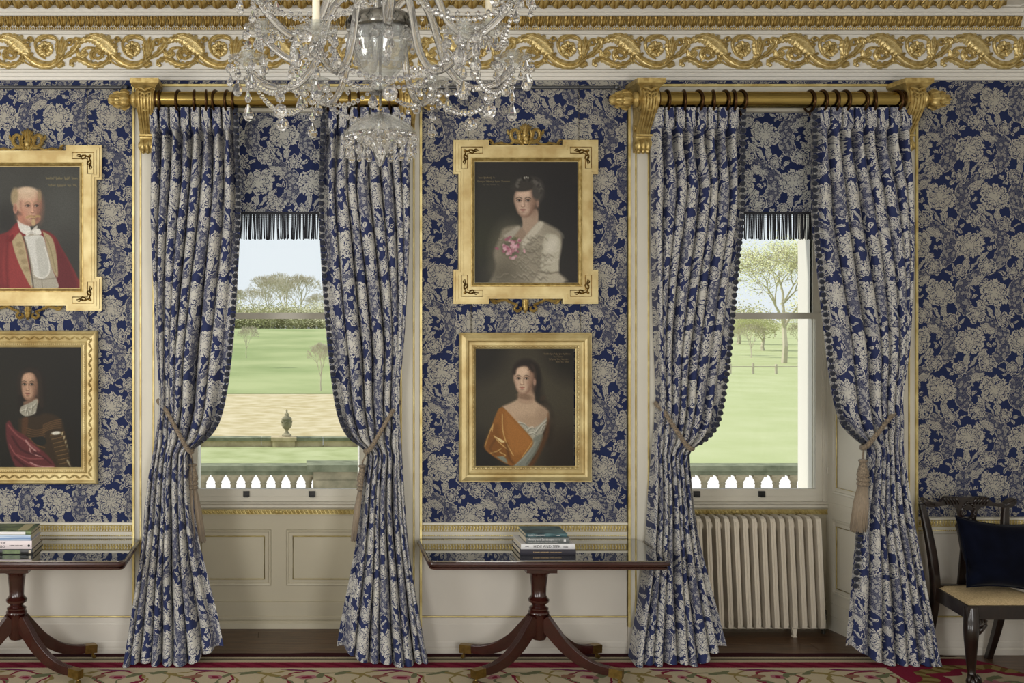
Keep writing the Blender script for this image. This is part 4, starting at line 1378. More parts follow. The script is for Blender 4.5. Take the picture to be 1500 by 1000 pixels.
lb(48, zl[0], zl[1], 0.27, cvK, 'black book with green photo strip at the bottom of the stack below the gentlemen', (('~6', 0.105, 0.014, white, 1.0, 0.003),), art=blk_art)
lb(46.7, zl[1], zl[2], 0.245, cvP, 'thick pale pink book with dark capitals on its spine', (('A LIFE OF', 0.105, 0.020, ink, 1.0, 0.012), ('PICASSO', 0.105, 0.020, ink, 1.05, -0.010), ('~20', 0.213, 0.0095, ink, 1.05, -0.003)),
   art=lambda r, hx, hy, h: MB().lathe([(0.0075, -0.0005), (0.0075, 0.0005)], 14, (hx - 0.018, -hy - 0.0044, h / 2 - 0.004), 'y').build('publisher_mark', ink, r))
lb(45, zl[2], zl[3], 0.25, cvB, 'pale blue and white book between pink and green books')
def top_art(r, hx, hy, h):
    MB().box(-hx + 0.01, hx - 0.036, -hy - 0.0048, -hy - 0.001, h * 0.12, h * 0.85).build('spine_band', cvW, r)
    MB().box(hx - 0.09, hx - 0.03, -hy + 0.03, hy - 0.02, h - 0.0004, h + 0.0006).build('cover_photo', mat('straw_photo', RGB(190, 182, 140), 0.35), r)
lb(46, zl[3], zl[4], 0.235, cvN, 'green photo-covered book on top of the stack below the gentlemen', (), art=top_art)

# --- chair
def chair():
    X0 = 4.30
    root = empty('side_chair', (X0, -0.42, 0))
    tag(root, 'dark carved wooden side chair with pierced splat and beige seat', 'chair')
    O = Vector((X0, -0.42, 0))
    yF, yB = -0.672, -0.235
    def loc(x, y, z): return Vector((x, y + 0.42, z))
    rail = MB()
    zr0, zr1 = 0.420, 0.503
    fw, bw = 0.285, 0.228
    out = [(-fw, yF), (fw, yF), (bw, yB), (-bw, yB)]
    inn = [(-fw + 0.03, yF + 0.03), (fw - 0.03, yF + 0.03), (bw - 0.028, yB - 0.03), (-bw + 0.028, yB - 0.03)]
    vs = [loc(x, y, z) for z in (zr0, zr1) for x, y in out + inn]
    fs = []
    for k in range(4):
        j = (k + 1) % 4
        fs += [(k, j, j + 8, k + 8), (k + 4, j + 4, j + 12, k + 12), (k, j, j + 4, k + 4), (k + 8, j + 8, j + 12, k + 12)]
    rail.add(vs, fs); rail.build('seat_rail', M['darkwood'], root)
    # drop-in seat
    n = 14
    vs, fs = [], []
    for j in range(n + 1):
        v = j / n
        for i in range(n + 1):
            u = i / n
            hw = (fw - 0.012) * (1 - v) + (bw - 0.012) * v
            y = (yF + 0.010) * (1 - v) + (yB - 0.012) * v
            e = min(1, 6 * min(u, 1 - u, v, 1 - v)) ** 0.5
            vs.append(loc(hw * (2 * u - 1), y, zr1 + 0.001 + 0.026 * e + 0.008 * math.sin(PI * u) * math.sin(PI * v)))
    for j in range(n):
        for i in range(n): fs.append((j * (n + 1) + i, j * (n + 1) + i + 1, (j + 1) * (n + 1) + i + 1, (j + 1) * (n + 1) + i))
    M['seatcloth'] = mat('oatmeal_weave', RGB(206, 184, 142), 0.9, color2=RGB(172, 150, 112), vscale=120, bump=0.5, bscale=260)
    MB().add(vs, fs).build('drop_in_seat', M['seatcloth'], root, 'all')
    # cabriole front legs with ball and claw
    for s in (-1, 1):
        p = smooth_path([loc(s * 0.243, yF + 0.035, 0.49), loc(s * 0.246, yF + 0.022, 0.41), loc(s * 0.258, yF + 0.008, 0.345), loc(s * 0.250, yF + 0.022, 0.24), loc(s * 0.243, yF + 0.032, 0.14), loc(s * 0.243, yF + 0.028, 0.085), loc(s * 0.246, yF + 0.016, 0.06)], 5)
        m = len(p)
        r = [interp([(0, 0.040), (0.2, 0.044), (0.35, 0.041), (0.6, 0.029), (0.8, 0.022), (1, 0.026)], i / (m - 1)) for i in range(m)]
        leg = MB().tube(p, r, 12).build('leg', M['darkwood'], root, 'all')
        ft = MB().ball(loc(s * 0.247, yF + 0.012, 0.046), 0.036, 0.038, 0.033, 14, 10)
        for a in (-2.6, -1.57, -0.5, 1.57):
            c, sn = math.cos(a), math.sin(a)
            q = loc(s * 0.247, yF + 0.012, 0.012)
            ft.tube([q + Vector((c * 0.018, sn * 0.018, 0.075)), q + Vector((c * 0.036, sn * 0.036, 0.058)), q + Vector((c * 0.040, sn * 0.040, 0.034)), q + Vector((c * 0.034, sn * 0.034, 0.008))], [0.010, 0.011, 0.009, 0.004], 7)
        ft.build('ball_and_claw_foot', M['darkwood'], leg, 'all')
        kn = MB()
        for t in range(4):
            kn.tube([loc(s * 0.243 - s * (0.01 + t * 0.02), yF - 0.004, 0.418), loc(s * 0.243 - s * (0.014 + t * 0.015), yF - 0.014 + t * 0.002, 0.385 + t * 0.004), loc(s * 0.252, yF - 0.022 + t * 0.004, 0.35 + t * 0.012)], [0.008, 0.009, 0.004], 6)
        kn.tube([loc(s * 0.20, yF + 0.02, 0.41), loc(s * 0.175, yF + 0.012, 0.405), loc(s * 0.168, yF + 0.012, 0.385), loc(s * 0.19, yF + 0.012, 0.365), loc(s * 0.22, yF + 0.012, 0.34)], [0.018, 0.014, 0.012, 0.016, 0.02], 8)
        kn.build('knee_carving', M['darkwood'], leg, 'all')
        # rear leg and stile in one
        bp = smooth_path([loc(s * 0.208, -0.085, 0.012 if s < 0 else 0.0), loc(s * 0.214, -0.16, 0.2), loc(s * 0.220, -0.222, 0.42), loc(s * 0.222, -0.232, 0.52), loc(s * 0.235, -0.215, 0.72), loc(s * 0.256, -0.18, 0.92), loc(s * 0.272, -0.165, 1.02)], 5)
        sweep_sq = MB()
        m = len(bp)
        vs = []
        for i, q in enumerate(bp):
            hw = interp([(0, 0.019), (0.45, 0.024), (0.6, 0.024), (1, 0.017)], i / (m - 1)); hd = interp([(0, 0.022), (0.45, 0.030), (1, 0.015)], i / (m - 1))
            for a, b in ((-1, -0.7), (-0.7, -1), (0.7, -1), (1, -0.7), (1, 0.7), (0.7, 1), (-0.7, 1), (-1, 0.7)):
                vs.append(q + Vector((a * hw, b * hd, 0)))
        fs = [tuple(reversed(range(8))), tuple((m - 1) * 8 + k for k in range(8))]
        for i in range(m - 1):
            for k in range(8): fs.append((i * 8 + k, i * 8 + (k + 1) % 8, (i + 1) * 8 + (k + 1) % 8, (i + 1) * 8 + k))
        sweep_sq.add(vs, fs)
        sweep_sq.build('leg', M['darkwood'], root, 40)
    MB().box(-0.2, 0.2, 0.42 - 0.26, 0.42 - 0.22, 0.43, 0.52).build('shoe_rail', M['darkwood'], root)
    # crest rail and pierced splat traced from their front elevation
    yC = -0.168
    cv = lambda pts: [(XX(1340 + a / 5, yC) - X0, ZZ(700 + b / 5, yC)) for a, b in pts]
    crest = cv([(44, 152), (58, 140), (78, 146), (100, 166), (135, 178), (178, 174), (200, 150), (216, 134), (245, 130), (330, 139), (400, 139), (480, 131), (512, 132), (535, 152), (560, 175), (600, 184), (645, 180), (676, 152), (708, 142), (730, 152), (738, 170),
                (724, 196), (695, 214), (645, 216), (590, 205), (520, 202), (480, 208), (456, 228), (440, 232), (325, 232), (306, 226), (288, 202), (240, 196), (180, 202), (120, 214), (84, 206), (60, 180)])
    MB().prism(crest, yC + 0.42 - 0.016, yC + 0.42 + 0.012, 'y').build('crest_rail', M['darkwood'], root)
    cr = MB()
    for (x0, x1) in ((210, 300), (430, 520)):
        for k in range(5):
            x = x0 + (x1 - x0) * k / 4
            d = 10 if x0 < 300 else -10
            q = cv([(x - d, 138), (x, 158), (x + d * 1.2, 190)])
            cr.tube([(a, yC + 0.42 - 0.018, z) for a, z in q], [0.004, 0.0065, 0.003], 6)
    for x, s in ((80, 1), (705, -1)):
        for k in range(3):
            q = cv([(x - s * 28, 150 + k * 12), (x + s * (4 + 6 * k), 172 + 6 * k), (x + s * 60, 190 + 6 * k)])
            cr.tube([(a, yC + 0.42 - 0.018, z) for a, z in q], [0.004, 0.005, 0.002], 6)
    cr.build('crest_carving', M['darkwood'], root, 'all')
    sl_out = cv([(306, 224), (456, 224), (450, 260), (442, 300), (460, 335), (485, 338), (490, 352), (470, 360), (450, 400), (430, 520), (450, 700), (470, 900), (300, 900), (320, 700), (335, 520), (315, 400), (300, 350), (318, 320), (322, 290), (312, 255)])
    hole = [(382 + 36 * math.cos(a) * (1 + 0.15 * math.sin(a)), 240 + 50 * math.sin(a)) for a in [2 * PI * k / 20 for k in range(20)]]
    sp = MB().ring_prism(sl_out, cv(hole), yC + 0.42 + 0.008, yC + 0.42 - 0.010)
    sp.build('splat', M['darkwood'], root)
    rp = MB()
    rim = [(382 + 46 * math.cos(a) * (1 + 0.15 * math.sin(a)), 238 + 62 * math.sin(a)) for a in [2 * PI * k / 28 for k in range(28)]]
    rp.tube([(a, yC + 0.42 - 0.012, z) for a, z in cv(rim)], 0.008, 6, closed=True)
    for k in range(0, 28, 2): rp.ball((cv([rim[k]])[0][0], yC + 0.42 - 0.018, cv([rim[k]])[0][1]), 0.009, n=6, m=5)
    q = cv([(350, 330), (365, 300), (382, 320), (400, 300), (415, 330)])
    rp.tube([(a, yC + 0.42 - 0.013, z) for a, z in q], 0.007, 6)
    rp.build('splat_carving', M['darkwood'], root, 'all')
chair()

# --- velvet cushion
def cushion():
    M['velvet'] = mat('navy_velvet', RGB(11, 15, 30), 0.9, color2=RGB(7, 9, 20), vscale=9, sheen=0.06, spec=0.05, bump=0.15, bscale=40)
    n = 26
    W, Hh = 0.255, 0.215
    vs, fs = [], []
    for side in (1, -1):
        for j in range(n + 1):
            for i in range(n + 1):
                u = 2 * i / n - 1; v = 2 * j / n - 1
                pu = u * (1 - 0.10 * (1 - v * v) * abs(u) ** 3); pv = v * (1 - 0.13 * (1 - u * u) * abs(v) ** 3)
                t = max(0.0, (1 - u ** 4) * (1 - v ** 4)) ** 0.55
                th = 0.095 * t
                # crumple by the lower near corner
                dent = 0.05 * math.exp(-((u + 0.95) ** 2 / 0.08 + (v + 0.42) ** 2 / 0.03))
                vs.append((pu * W + 0.6 * dent - 0.05 * pv * Hh, -side * (th - 0.3 * dent * side), pv * Hh))
    m = (n + 1) ** 2
    for s in (0, 1):
        for j in range(n):
            for i in range(n):
                a = s * m + j * (n + 1) + i
                fs.append((a, a + 1, a + n + 2, a + n + 1) if s == 0 else (a, a + n + 1, a + n + 2, a + 1))
    mb = MB().add(vs, fs)
    me = mb.mesh('cushion', M['velvet'], 'all')
    bm = bmesh.new(); bm.from_mesh(me); bmesh.ops.remove_doubles(bm, verts=bm.verts, dist=0.0008); bmesh.ops.recalc_face_normals(bm, faces=bm.faces); bm.to_mesh(me); bm.free(); me.shade_smooth()
    root = empty('cushion', (4.38, -0.41, 0.525))
    tag(root, 'dark navy velvet cushion leaning on the chair back', 'cushion')
    put('cover', me, root, (0, 0, 0.222), (-0.32, math.radians(6), 0.06))
    pts = []
    for k in range(64):
        a = 2 * PI * k / 64
        c, s = math.cos(a), math.sin(a)
        q = max(abs(c), abs(s))
        u, v = c / q, s / q
        pts.append((u * W * (1 - 0.10 * (1 - v * v) * abs(u) ** 3) - 0.05 * v * Hh * (1 - 0.13 * (1 - u * u) * abs(v) ** 3), 0, v * Hh * (1 - 0.13 * (1 - u * u) * abs(v) ** 3)))
    pp = MB().tube(pts, 0.006, 6, closed=True).build('piping', M['velvet'], root, 'all', loc=(0, 0, 0.222), rot=(-0.32, math.radians(6), 0.06))
cushion()

# --- radiator
def radiator():
    M['radpaint'] = mat('cream_radiator_enamel', RGB(218, 208, 190), 0.4, vary=0.05, vscale=6)
    yF = 0.375
    x1 = XX(1208, yF)
    z1, z0 = ZZ(757, yF + 0.02), 0.065
    root = empty('radiator', (x1 - 0.45, yF + 0.08, 0))
    tag(root, 'cream cast iron column radiator below the sash window', 'radiator')
    O = root.location
    mb = MB()
    h = z1 - z0
    dep = 0.165
    lean = 0.035
    # one section: rounded plate with two front columns, slightly out of plumb
    def loop(w, d0, d1, zc):
        return [(-w, d0, zc), (w, d0, zc), (w, d1, zc), (-w, d1, zc)]
    lev = [(0.009, 0.03, dep - 0.03, z0 - 0.012), (0.0165, 0.008, dep - 0.008, z0), (0.0165, 0.0, dep, z0 + 0.03), (0.0165, 0.0, dep, z1 - 0.035), (0.0165, 0.008, dep - 0.008, z1 - 0.012), (0.014, 0.028, dep - 0.028, z1)]
    vs, fs = [], []
    for w, a, b, z in lev:
        sh = lean * (z1 - z) / h
        vs += [(x + sh * 0.6, y - sh * 0.8, zz) for x, y, zz in loop(w, a, b, z)]
    for j in range(len(lev) - 1):
        for k in range(4): fs.append((j * 4 + k, j * 4 + (k + 1) % 4, j * 4 + 4 + (k + 1) % 4, j * 4 + 4 + k))
    fs += [(3, 2, 1, 0), tuple(len(lev) * 4 - 4 + k for k in range(4))]
    mb.add(vs, fs)
    mb.tube([(0.0 + lean * 0.6, -lean * 0.8 - 0.001, z0 + 0.03), (0, -0.001, z1 - 0.03)], 0.004, 6)
    # hubs joining the sections, top, middle and bottom
    for z in (z1 - 0.07, (z0 + z1) / 2, z0 + 0.07):
        sh = lean * (z1 - z) / h
        mb.lathe([(0.026 if z != (z0 + z1) / 2 else 0.008, -0.034), (0.026 if z != (z0 + z1) / 2 else 0.008, 0.034)], 12, (sh * 0.6, dep * 0.5, z), 'x')
    me = mb.mesh('radiator_section', M['radpaint'], 35)
    for i in range(15):
        x = x1 - 0.021 - 0.0637 * i - lean * 0.6
        put('radiator_section', me, root, (x - O.x, yF - O.y, 0))
        if i in (3, 12):
            MB().prism([(-0.02, 0.07), (0.02, 0.07), (0.012, 0.012), (0.018, 0.0), (-0.012, 0.0), (-0.006, 0.012)], yF - O.y + 0.02 - lean * 0.8, yF - O.y + 0.05 - lean * 0.8, 'y').build('foot', M['radpaint'], root, loc=(x - O.x + lean * 0.6, 0, 0))
    v = MB()
    vx = x1 + 0.03 - O.x
    v.lathe([(0.013, 0.0), (0.013, 0.10), (0.020, 0.10), (0.020, 0.125), (0.013, 0.13), (0.022, 0.135), (0.022, 0.165), (0.010, 0.17)], 12, (vx, 0.0, 0))
    v.tube([(vx, 0, 0.115), (vx - 0.05, 0, 0.115)], 0.012, 8)
    v.build('valve', mat('dark_valve', RGB(58, 54, 46), 0.5, 0.5), root, 40)
radiator()

# ================================================================== PICTURES
class Paint:
    """paints a canvas into vertex colours; coordinates are those of the picture's own elevation"""
    def __init__(s, x0, y0, x1, y1, nx, ny, bg):
        s.x0, s.y0, s.x1, s.y1, s.nx, s.ny = x0, y0, x1, y1, nx, ny
        s.X, s.Y = np.meshgrid(np.linspace(x0, x1, nx), np.linspace(y0, y1, ny))
        s.im = np.zeros((ny, nx, 3)) + np.array(bg, float)
        s.rs = np.random.RandomState(5)
    def over(s, a, col):
        a = np.clip(a, 0, 1)[..., None]
        s.im = s.im * (1 - a) + np.array(col, float) * a
    def blob(s, cx, cy, rx, ry, col, soft=0.3, rot=0.0, al=1.0):
        c, sn = math.cos(rot), math.sin(rot)
        dx, dy = s.X - cx, s.Y - cy
        u = (dx * c + dy * sn) / rx; v = (dy * c - dx * sn) / ry
        r = np.sqrt(u * u + v * v)
        s.over(np.clip((1 + soft / 2 - r) / max(soft, 1e-3), 0, 1) * al, col)
    def poly(s, pts, col, soft=6.0, al=1.0):
        pts = [(p.x, p.y) for p in smooth_path([(a, b, 0) for a, b in pts + [pts[0]]], 4)][:-1]
        ins = np.zeros(s.X.shape, bool); d = np.full(s.X.shape, 1e9)
        n = len(pts)
        for i in range(n):
            (xa, ya), (xb, yb) = pts[i], pts[(i + 1) % n]
            if ya != yb:
                cond = (ya > s.Y) != (yb > s.Y)
                xi = (xb - xa) * (s.Y - ya) / (yb - ya) + xa
                ins ^= cond & (s.X < xi)
            L = (xb - xa) ** 2 + (yb - ya) ** 2 + 1e-9
            t = np.clip(((s.X - xa) * (xb - xa) + (s.Y - ya) * (yb - ya)) / L, 0, 1)
            d = np.minimum(d, np.hypot(s.X - xa - t * (xb - xa), s.Y - ya - t * (yb - ya)))
        sd = np.where(ins, d, -d)
        s.over(np.clip(0.5 + sd / soft, 0, 1) * al, col)
    def line(s, pts, w, col, al=1.0, soft=None):
        pts = [(p.x, p.y) for p in smooth_path([(a, b, 0) for a, b in pts], 5)] if len(pts) > 2 else pts
        d = np.full(s.X.shape, 1e9)
        for (xa, ya), (xb, yb) in zip(pts[:-1], pts[1:]):
            L = (xb - xa) ** 2 + (yb - ya) ** 2 + 1e-9
            t = np.clip(((s.X - xa) * (xb - xa) + (s.Y - ya) * (yb - ya)) / L, 0, 1)
            d = np.minimum(d, np.hypot(s.X - xa - t * (xb - xa), s.Y - ya - t * (yb - ya)))
        soft = soft or w * 0.8
        s.over(np.clip(0.5 + (w / 2 - d) / soft, 0, 1) * al, col)
    def grain(s, k):
        s.im *= 1 + s.rs.normal(0, k, s.im.shape[:2])[..., None]
    def face(s, cx, cy, w, h, skin, shade, dark, turn=-0.12, brow=(60, 45, 40), lips=(150, 90, 80), lit=-1):
        """three-quarter face: cx, cy centre, w half width, h half height"""
        s.blob(cx, cy - 0.18 * h, w, 0.78 * h, shade, 0.2)
        s.blob(cx - 0.02 * w, cy + 0.30 * h, 0.80 * w, 0.68 * h, shade, 0.22)
        s.blob(cx + lit * 0.10 * w, cy - 0.16 * h, 0.84 * w, 0.70 * h, skin, 0.42)
        s.blob(cx + lit * 0.10 * w, cy + 0.28 * h, 0.62 * w, 0.56 * h, skin, 0.5)
        sd = -lit
        for sg in (-1, 1): s.blob(cx + turn * w + sg * 0.5 * w, cy + 0.22 * h, 0.24 * w, 0.16 * h, tuple(0.5 * a + 0.5 * b for a, b in zip(skin, lips)), 1.3, 0, 0.22)
        s.blob(cx + sd * 0.78 * w, cy + 0.05 * h, 0.42 * w, 0.8 * h, shade, 0.9, 0, 0.65)
        s.blob(cx + lit * 0.15 * w, cy - 0.55 * h, 0.55 * w, 0.3 * h, tuple(min(255, c * 1.12) for c in skin), 1.2, 0, 0.7)
        ex = 0.40 * w; ey = cy - 0.08 * h; ox = turn * w
        for sg in (-1, 1):
            x = cx + ox + sg * ex
            s.blob(x, ey - 0.02 * h, 0.27 * w, 0.12 * h, shade, 0.8, 0, 0.75)
            s.blob(x, ey, 0.17 * w, 0.055 * h, (196, 186, 172), 0.4, 0, 0.7)
            s.blob(x + 0.02 * w, ey, 0.085 * w, 0.06 * h, dark, 0.4)
            s.line([(x - 0.2 * w, ey - 0.02 * h), (x, ey - 0.07 * h), (x + 0.2 * w, ey - 0.01 * h)], 0.035 * h, dark, 0.85)
            s.line([(x - 0.26 * w, ey - 0.15 * h), (x, ey - 0.22 * h), (x + 0.26 * w, ey - 0.15 * h)], 0.05 * h, brow, 0.8)
        nx = cx + ox * 1.3
        s.line([(nx + lit * -0.10 * w, ey - 0.05 * h), (nx + lit * -0.13 * w, cy + 0.22 * h)], 0.10 * w, shade, 0.6, 0.14 * w)
        s.line([(nx, ey), (nx + lit * 0.02 * w, cy + 0.2 * h)], 0.10 * w, tuple(min(255, c * 1.15) for c in skin), 0.7, 0.1 * w)
        s.blob(nx, cy + 0.27 * h, 0.19 * w, 0.07 * h, shade, 0.5, 0, 0.8)
        s.blob(nx, cy + 0.235 * h, 0.12 * w, 0.05 * h, tuple(min(255, c * 1.12) for c in skin), 0.5)
        s.line([(nx - 0.27 * w, cy + 0.485 * h), (nx, cy + 0.465 * h), (nx + 0.27 * w, cy + 0.49 * h)], 0.05 * h, lips, 0.9)
        s.blob(nx, cy + 0.53 * h, 0.19 * w, 0.04 * h, tuple(min(255, c * 1.15) for c in lips), 0.4, 0, 0.8)
        s.line([(nx - 0.26 * w, cy + 0.495 * h), (nx + 0.26 * w, cy + 0.495 * h)], 0.018 * h, dark, 0.6)
        s.blob(nx, cy + 0.64 * h, 0.2 * w, 0.05 * h, shade, 0.8, 0, 0.6)
    def script(s, x0, x1, y, h, col, seed):
        rs = random.Random(seed)
        x = x0
        while x < x1:
            wl = rs.uniform(2.5, 8) * h * 0.45
            if x + wl > x1: wl = x1 - x
            pts = []
            k = 0
            xx = x
            first = True
            while xx < x + wl:
                hh = h * (0.8 if (first or rs.random() < 0.2) else 0.3)
                pts.append((xx, y + (hh * 0.5 if k % 2 else -hh * 0.5))); xx += h * 0.22; k += 1; first = False
            if len(pts) > 1: s.line(pts, h * 0.13, col, 0.7, h * 0.25)
            x += wl + h * 0.5
    def build(s, X0, X1, Z0, Z1, y, parent, ox, oz, gain):
        im = np.clip(s.im, 0, 255) / 255.0
        im = im * 0.84 + im.mean(-1, keepdims=True) * 0.16
        l = np.where(im <= 0.04045, im / 12.92, ((im + 0.055) / 1.055) ** 2.4) * gain
        nx, ny = s.nx, s.ny
        xs = np.linspace(X0, X1, nx) - ox; zs = np.linspace(Z1, Z0, ny) - oz
        vx, vz = np.meshgrid(xs, zs)
        vy = np.full(vx.shape, y)
        co = np.stack([vx, vy, vz], -1).reshape(-1, 3).astype(np.float32)
        idx = np.arange(nx * ny).reshape(ny, nx)
        q = np.stack([idx[:-1, :-1], idx[1:, :-1], idx[1:, 1:], idx[:-1, 1:]], -1).reshape(-1, 4)
        me = bpy.data.meshes.new('canvas')
        me.vertices.add(len(co)); me.vertices.foreach_set('co', co.ravel())
        me.loops.add(q.size); me.loops.foreach_set('vertex_index', q.ravel().astype(np.int32))
        me.polygons.add(len(q)); me.polygons.foreach_set('loop_start', np.arange(0, q.size, 4, dtype=np.int32))
        me.update(calc_edges=True)
        at = me.color_attributes.new('paint', 'FLOAT_COLOR', 'POINT')
        rgba = np.concatenate([l.reshape(-1, 3), np.ones((nx * ny, 1))], 1).astype(np.float32)
        at.data.foreach_set('color', rgba.ravel())
        me.materials.append(M['oil'])
        return put('canvas', me, parent)

M['oil'], nt, b_ = new_mat('oil_paint')
an = nt.nodes.new('ShaderNodeVertexColor'); an.layer_name = 'paint'
nt.links.new(an.outputs[0], b_.inputs['Base Color'])
b_.inputs['Roughness'].default_value = 0.45
b_.inputs['Specular IOR Level'].default_value = 0.2
PX0 = 195; PY0 = 232
GAIN = 0.9

def lady_white():
    p = Paint(80, 35, 857, 968, PX0, PY0, (44, 42, 42))
    p.blob(250, 700, 350, 450, (52, 54, 42), 1.6, 0, 0.6); p.blob(130, 620, 120, 160, (58, 60, 38), 1.4, 0, 0.4)
    p.blob(760, 250, 220, 350, (36, 35, 37), 1.5, 0, 0.7)
    # dress
    p.poly([(190, 968), (240, 850), (225, 740), (270, 620), (300, 550), (400, 525), (430, 545), (480, 520), (560, 490), (640, 520), (720, 570), (740, 640), (720, 780), (710, 880), (750, 968)], (146, 138, 120), 26)
    p.blob(330, 720, 110, 190, (120, 112, 94), 1.2, 0.1, 0.7); p.blob(300, 900, 110, 90, (92, 86, 72), 1.3, 0, 0.7)
    p.poly([(575, 880), (590, 720), (610, 600), (690, 600), (730, 660), (715, 800), (705, 890)], (184, 178, 158), 20)
    p.poly([(520, 968), (580, 890), (700, 890), (750, 968)], (176, 168, 148), 16)
    p.blob(660, 680, 40, 70, (208, 202, 186), 0.9, 0.3, 0.8)
    p.blob(500, 600, 110, 80, (170, 162, 144), 1.0, -0.4, 0.8)
    # neck and neckline
    p.poly([(432, 450), (440, 540), (395, 600), (450, 620), (520, 540), (560, 490), (545, 400)], (172, 146, 124), 14)
    p.poly([(380, 610), (430, 545), (470, 600), (440, 660), (400, 660)], (150, 128, 108), 16)
    p.poly([(430, 650), (520, 545), (570, 495), (600, 520), (520, 620), (450, 700)], (190, 182, 164), 16)
    p.poly([(300, 600), (400, 535), (420, 550), (370, 620), (330, 680)], (168, 160, 144), 16)
    rs = random.Random(3)
    for k in range(70):                                  # ruffles of the gown
        x, y = rs.uniform(290, 640), rs.uniform(600, 930)
        if 280 < x < 420 and 620 < y < 770: continue
        w = rs.uniform(18, 46)
        a = rs.uniform(-0.6, 0.3)
        pts = [(x - w, y + w * a), (x - w * 0.3, y + 12), (x + w * 0.2, y - 10), (x + w, y - w * a)]
        p.line(pts, 4, (190, 182, 162), 0.4, 9); p.line([(a_, b_ + 10) for a_, b_ in pts], 8, (92, 86, 72), 0.34, 12)
    for k in range(14):
        x, y = rs.uniform(600, 720), rs.uniform(620, 880)
        p.line([(x - 20, y), (x, y + 8), (x + 22, y - 4)], 4, (214, 208, 192), 0.5)
    p.line([(580, 880), (640, 895), (705, 885)], 12, (120, 112, 96), 0.8)
    p.line([(690, 560), (740, 590), (750, 620)], 14, (120, 116, 104), 0.5)
    # head
    p.blob(484, 240, 108, 100, (54, 51, 48), 0.25); p.blob(540, 260, 60, 90, (78, 74, 70), 0.6); p.blob(470, 165, 36, 30, (40, 38, 36), 0.4)
    p.face(462, 345, 84, 122, (196, 164, 142), (134, 102, 84), (38, 30, 28), -0.16, (52, 42, 36), (140, 88, 80), -1)
    p.blob(556, 356, 10, 28, (160, 124, 106), 0.6, 0, 0.8); p.blob(450, 225, 90, 38, (58, 54, 50), 0.4, -0.1); p.blob(548, 268, 34, 60, (70, 66, 62), 0.5)
    rs = random.Random(8)
    for k in range(60):
        a = rs.uniform(-2.9, 0.4); r = rs.uniform(75, 110)
        x, y = 484 + r * math.cos(a), 245 + r * 0.85 * math.sin(a)
        p.blob(x, y, 12, 9, (96, 92, 86) if rs.random() < 0.5 else (38, 36, 34), 0.8, rs.uniform(0, 3), 0.5)
    for k in (-14, 0, 14): p.blob(470 + k, 157 - (4 if k == 0 else 0), 5, 9, (190, 188, 176), 0.6, 0, 0.8)
    # flowers at the breast
    p.blob(352, 700, 60, 66, (70, 72, 52), 0.7, 0, 0.7)
    for k in range(46):
        x, y = 350 + rs.gauss(0, 34), 705 + rs.gauss(0, 34)
        p.blob(x, y, rs.uniform(9, 18), rs.uniform(8, 14), rs.choice([(190, 120, 140), (206, 150, 166), (160, 84, 108), (214, 168, 178)]), 0.6, rs.uniform(0, 3), 0.85)
    for k in range(7): p.line([(372 + k * 5, 640), (360 + k * 8, 612 + rs.uniform(-6, 10))], 5, (84, 92, 56), 0.8)
    p.script(112, 232, 158, 20, (176, 150, 92), 1); p.script(100, 345, 187, 17, (164, 140, 90), 2); p.script(142, 265, 212, 13, (120, 106, 76), 3)
    p.grain(0.03)
    return p

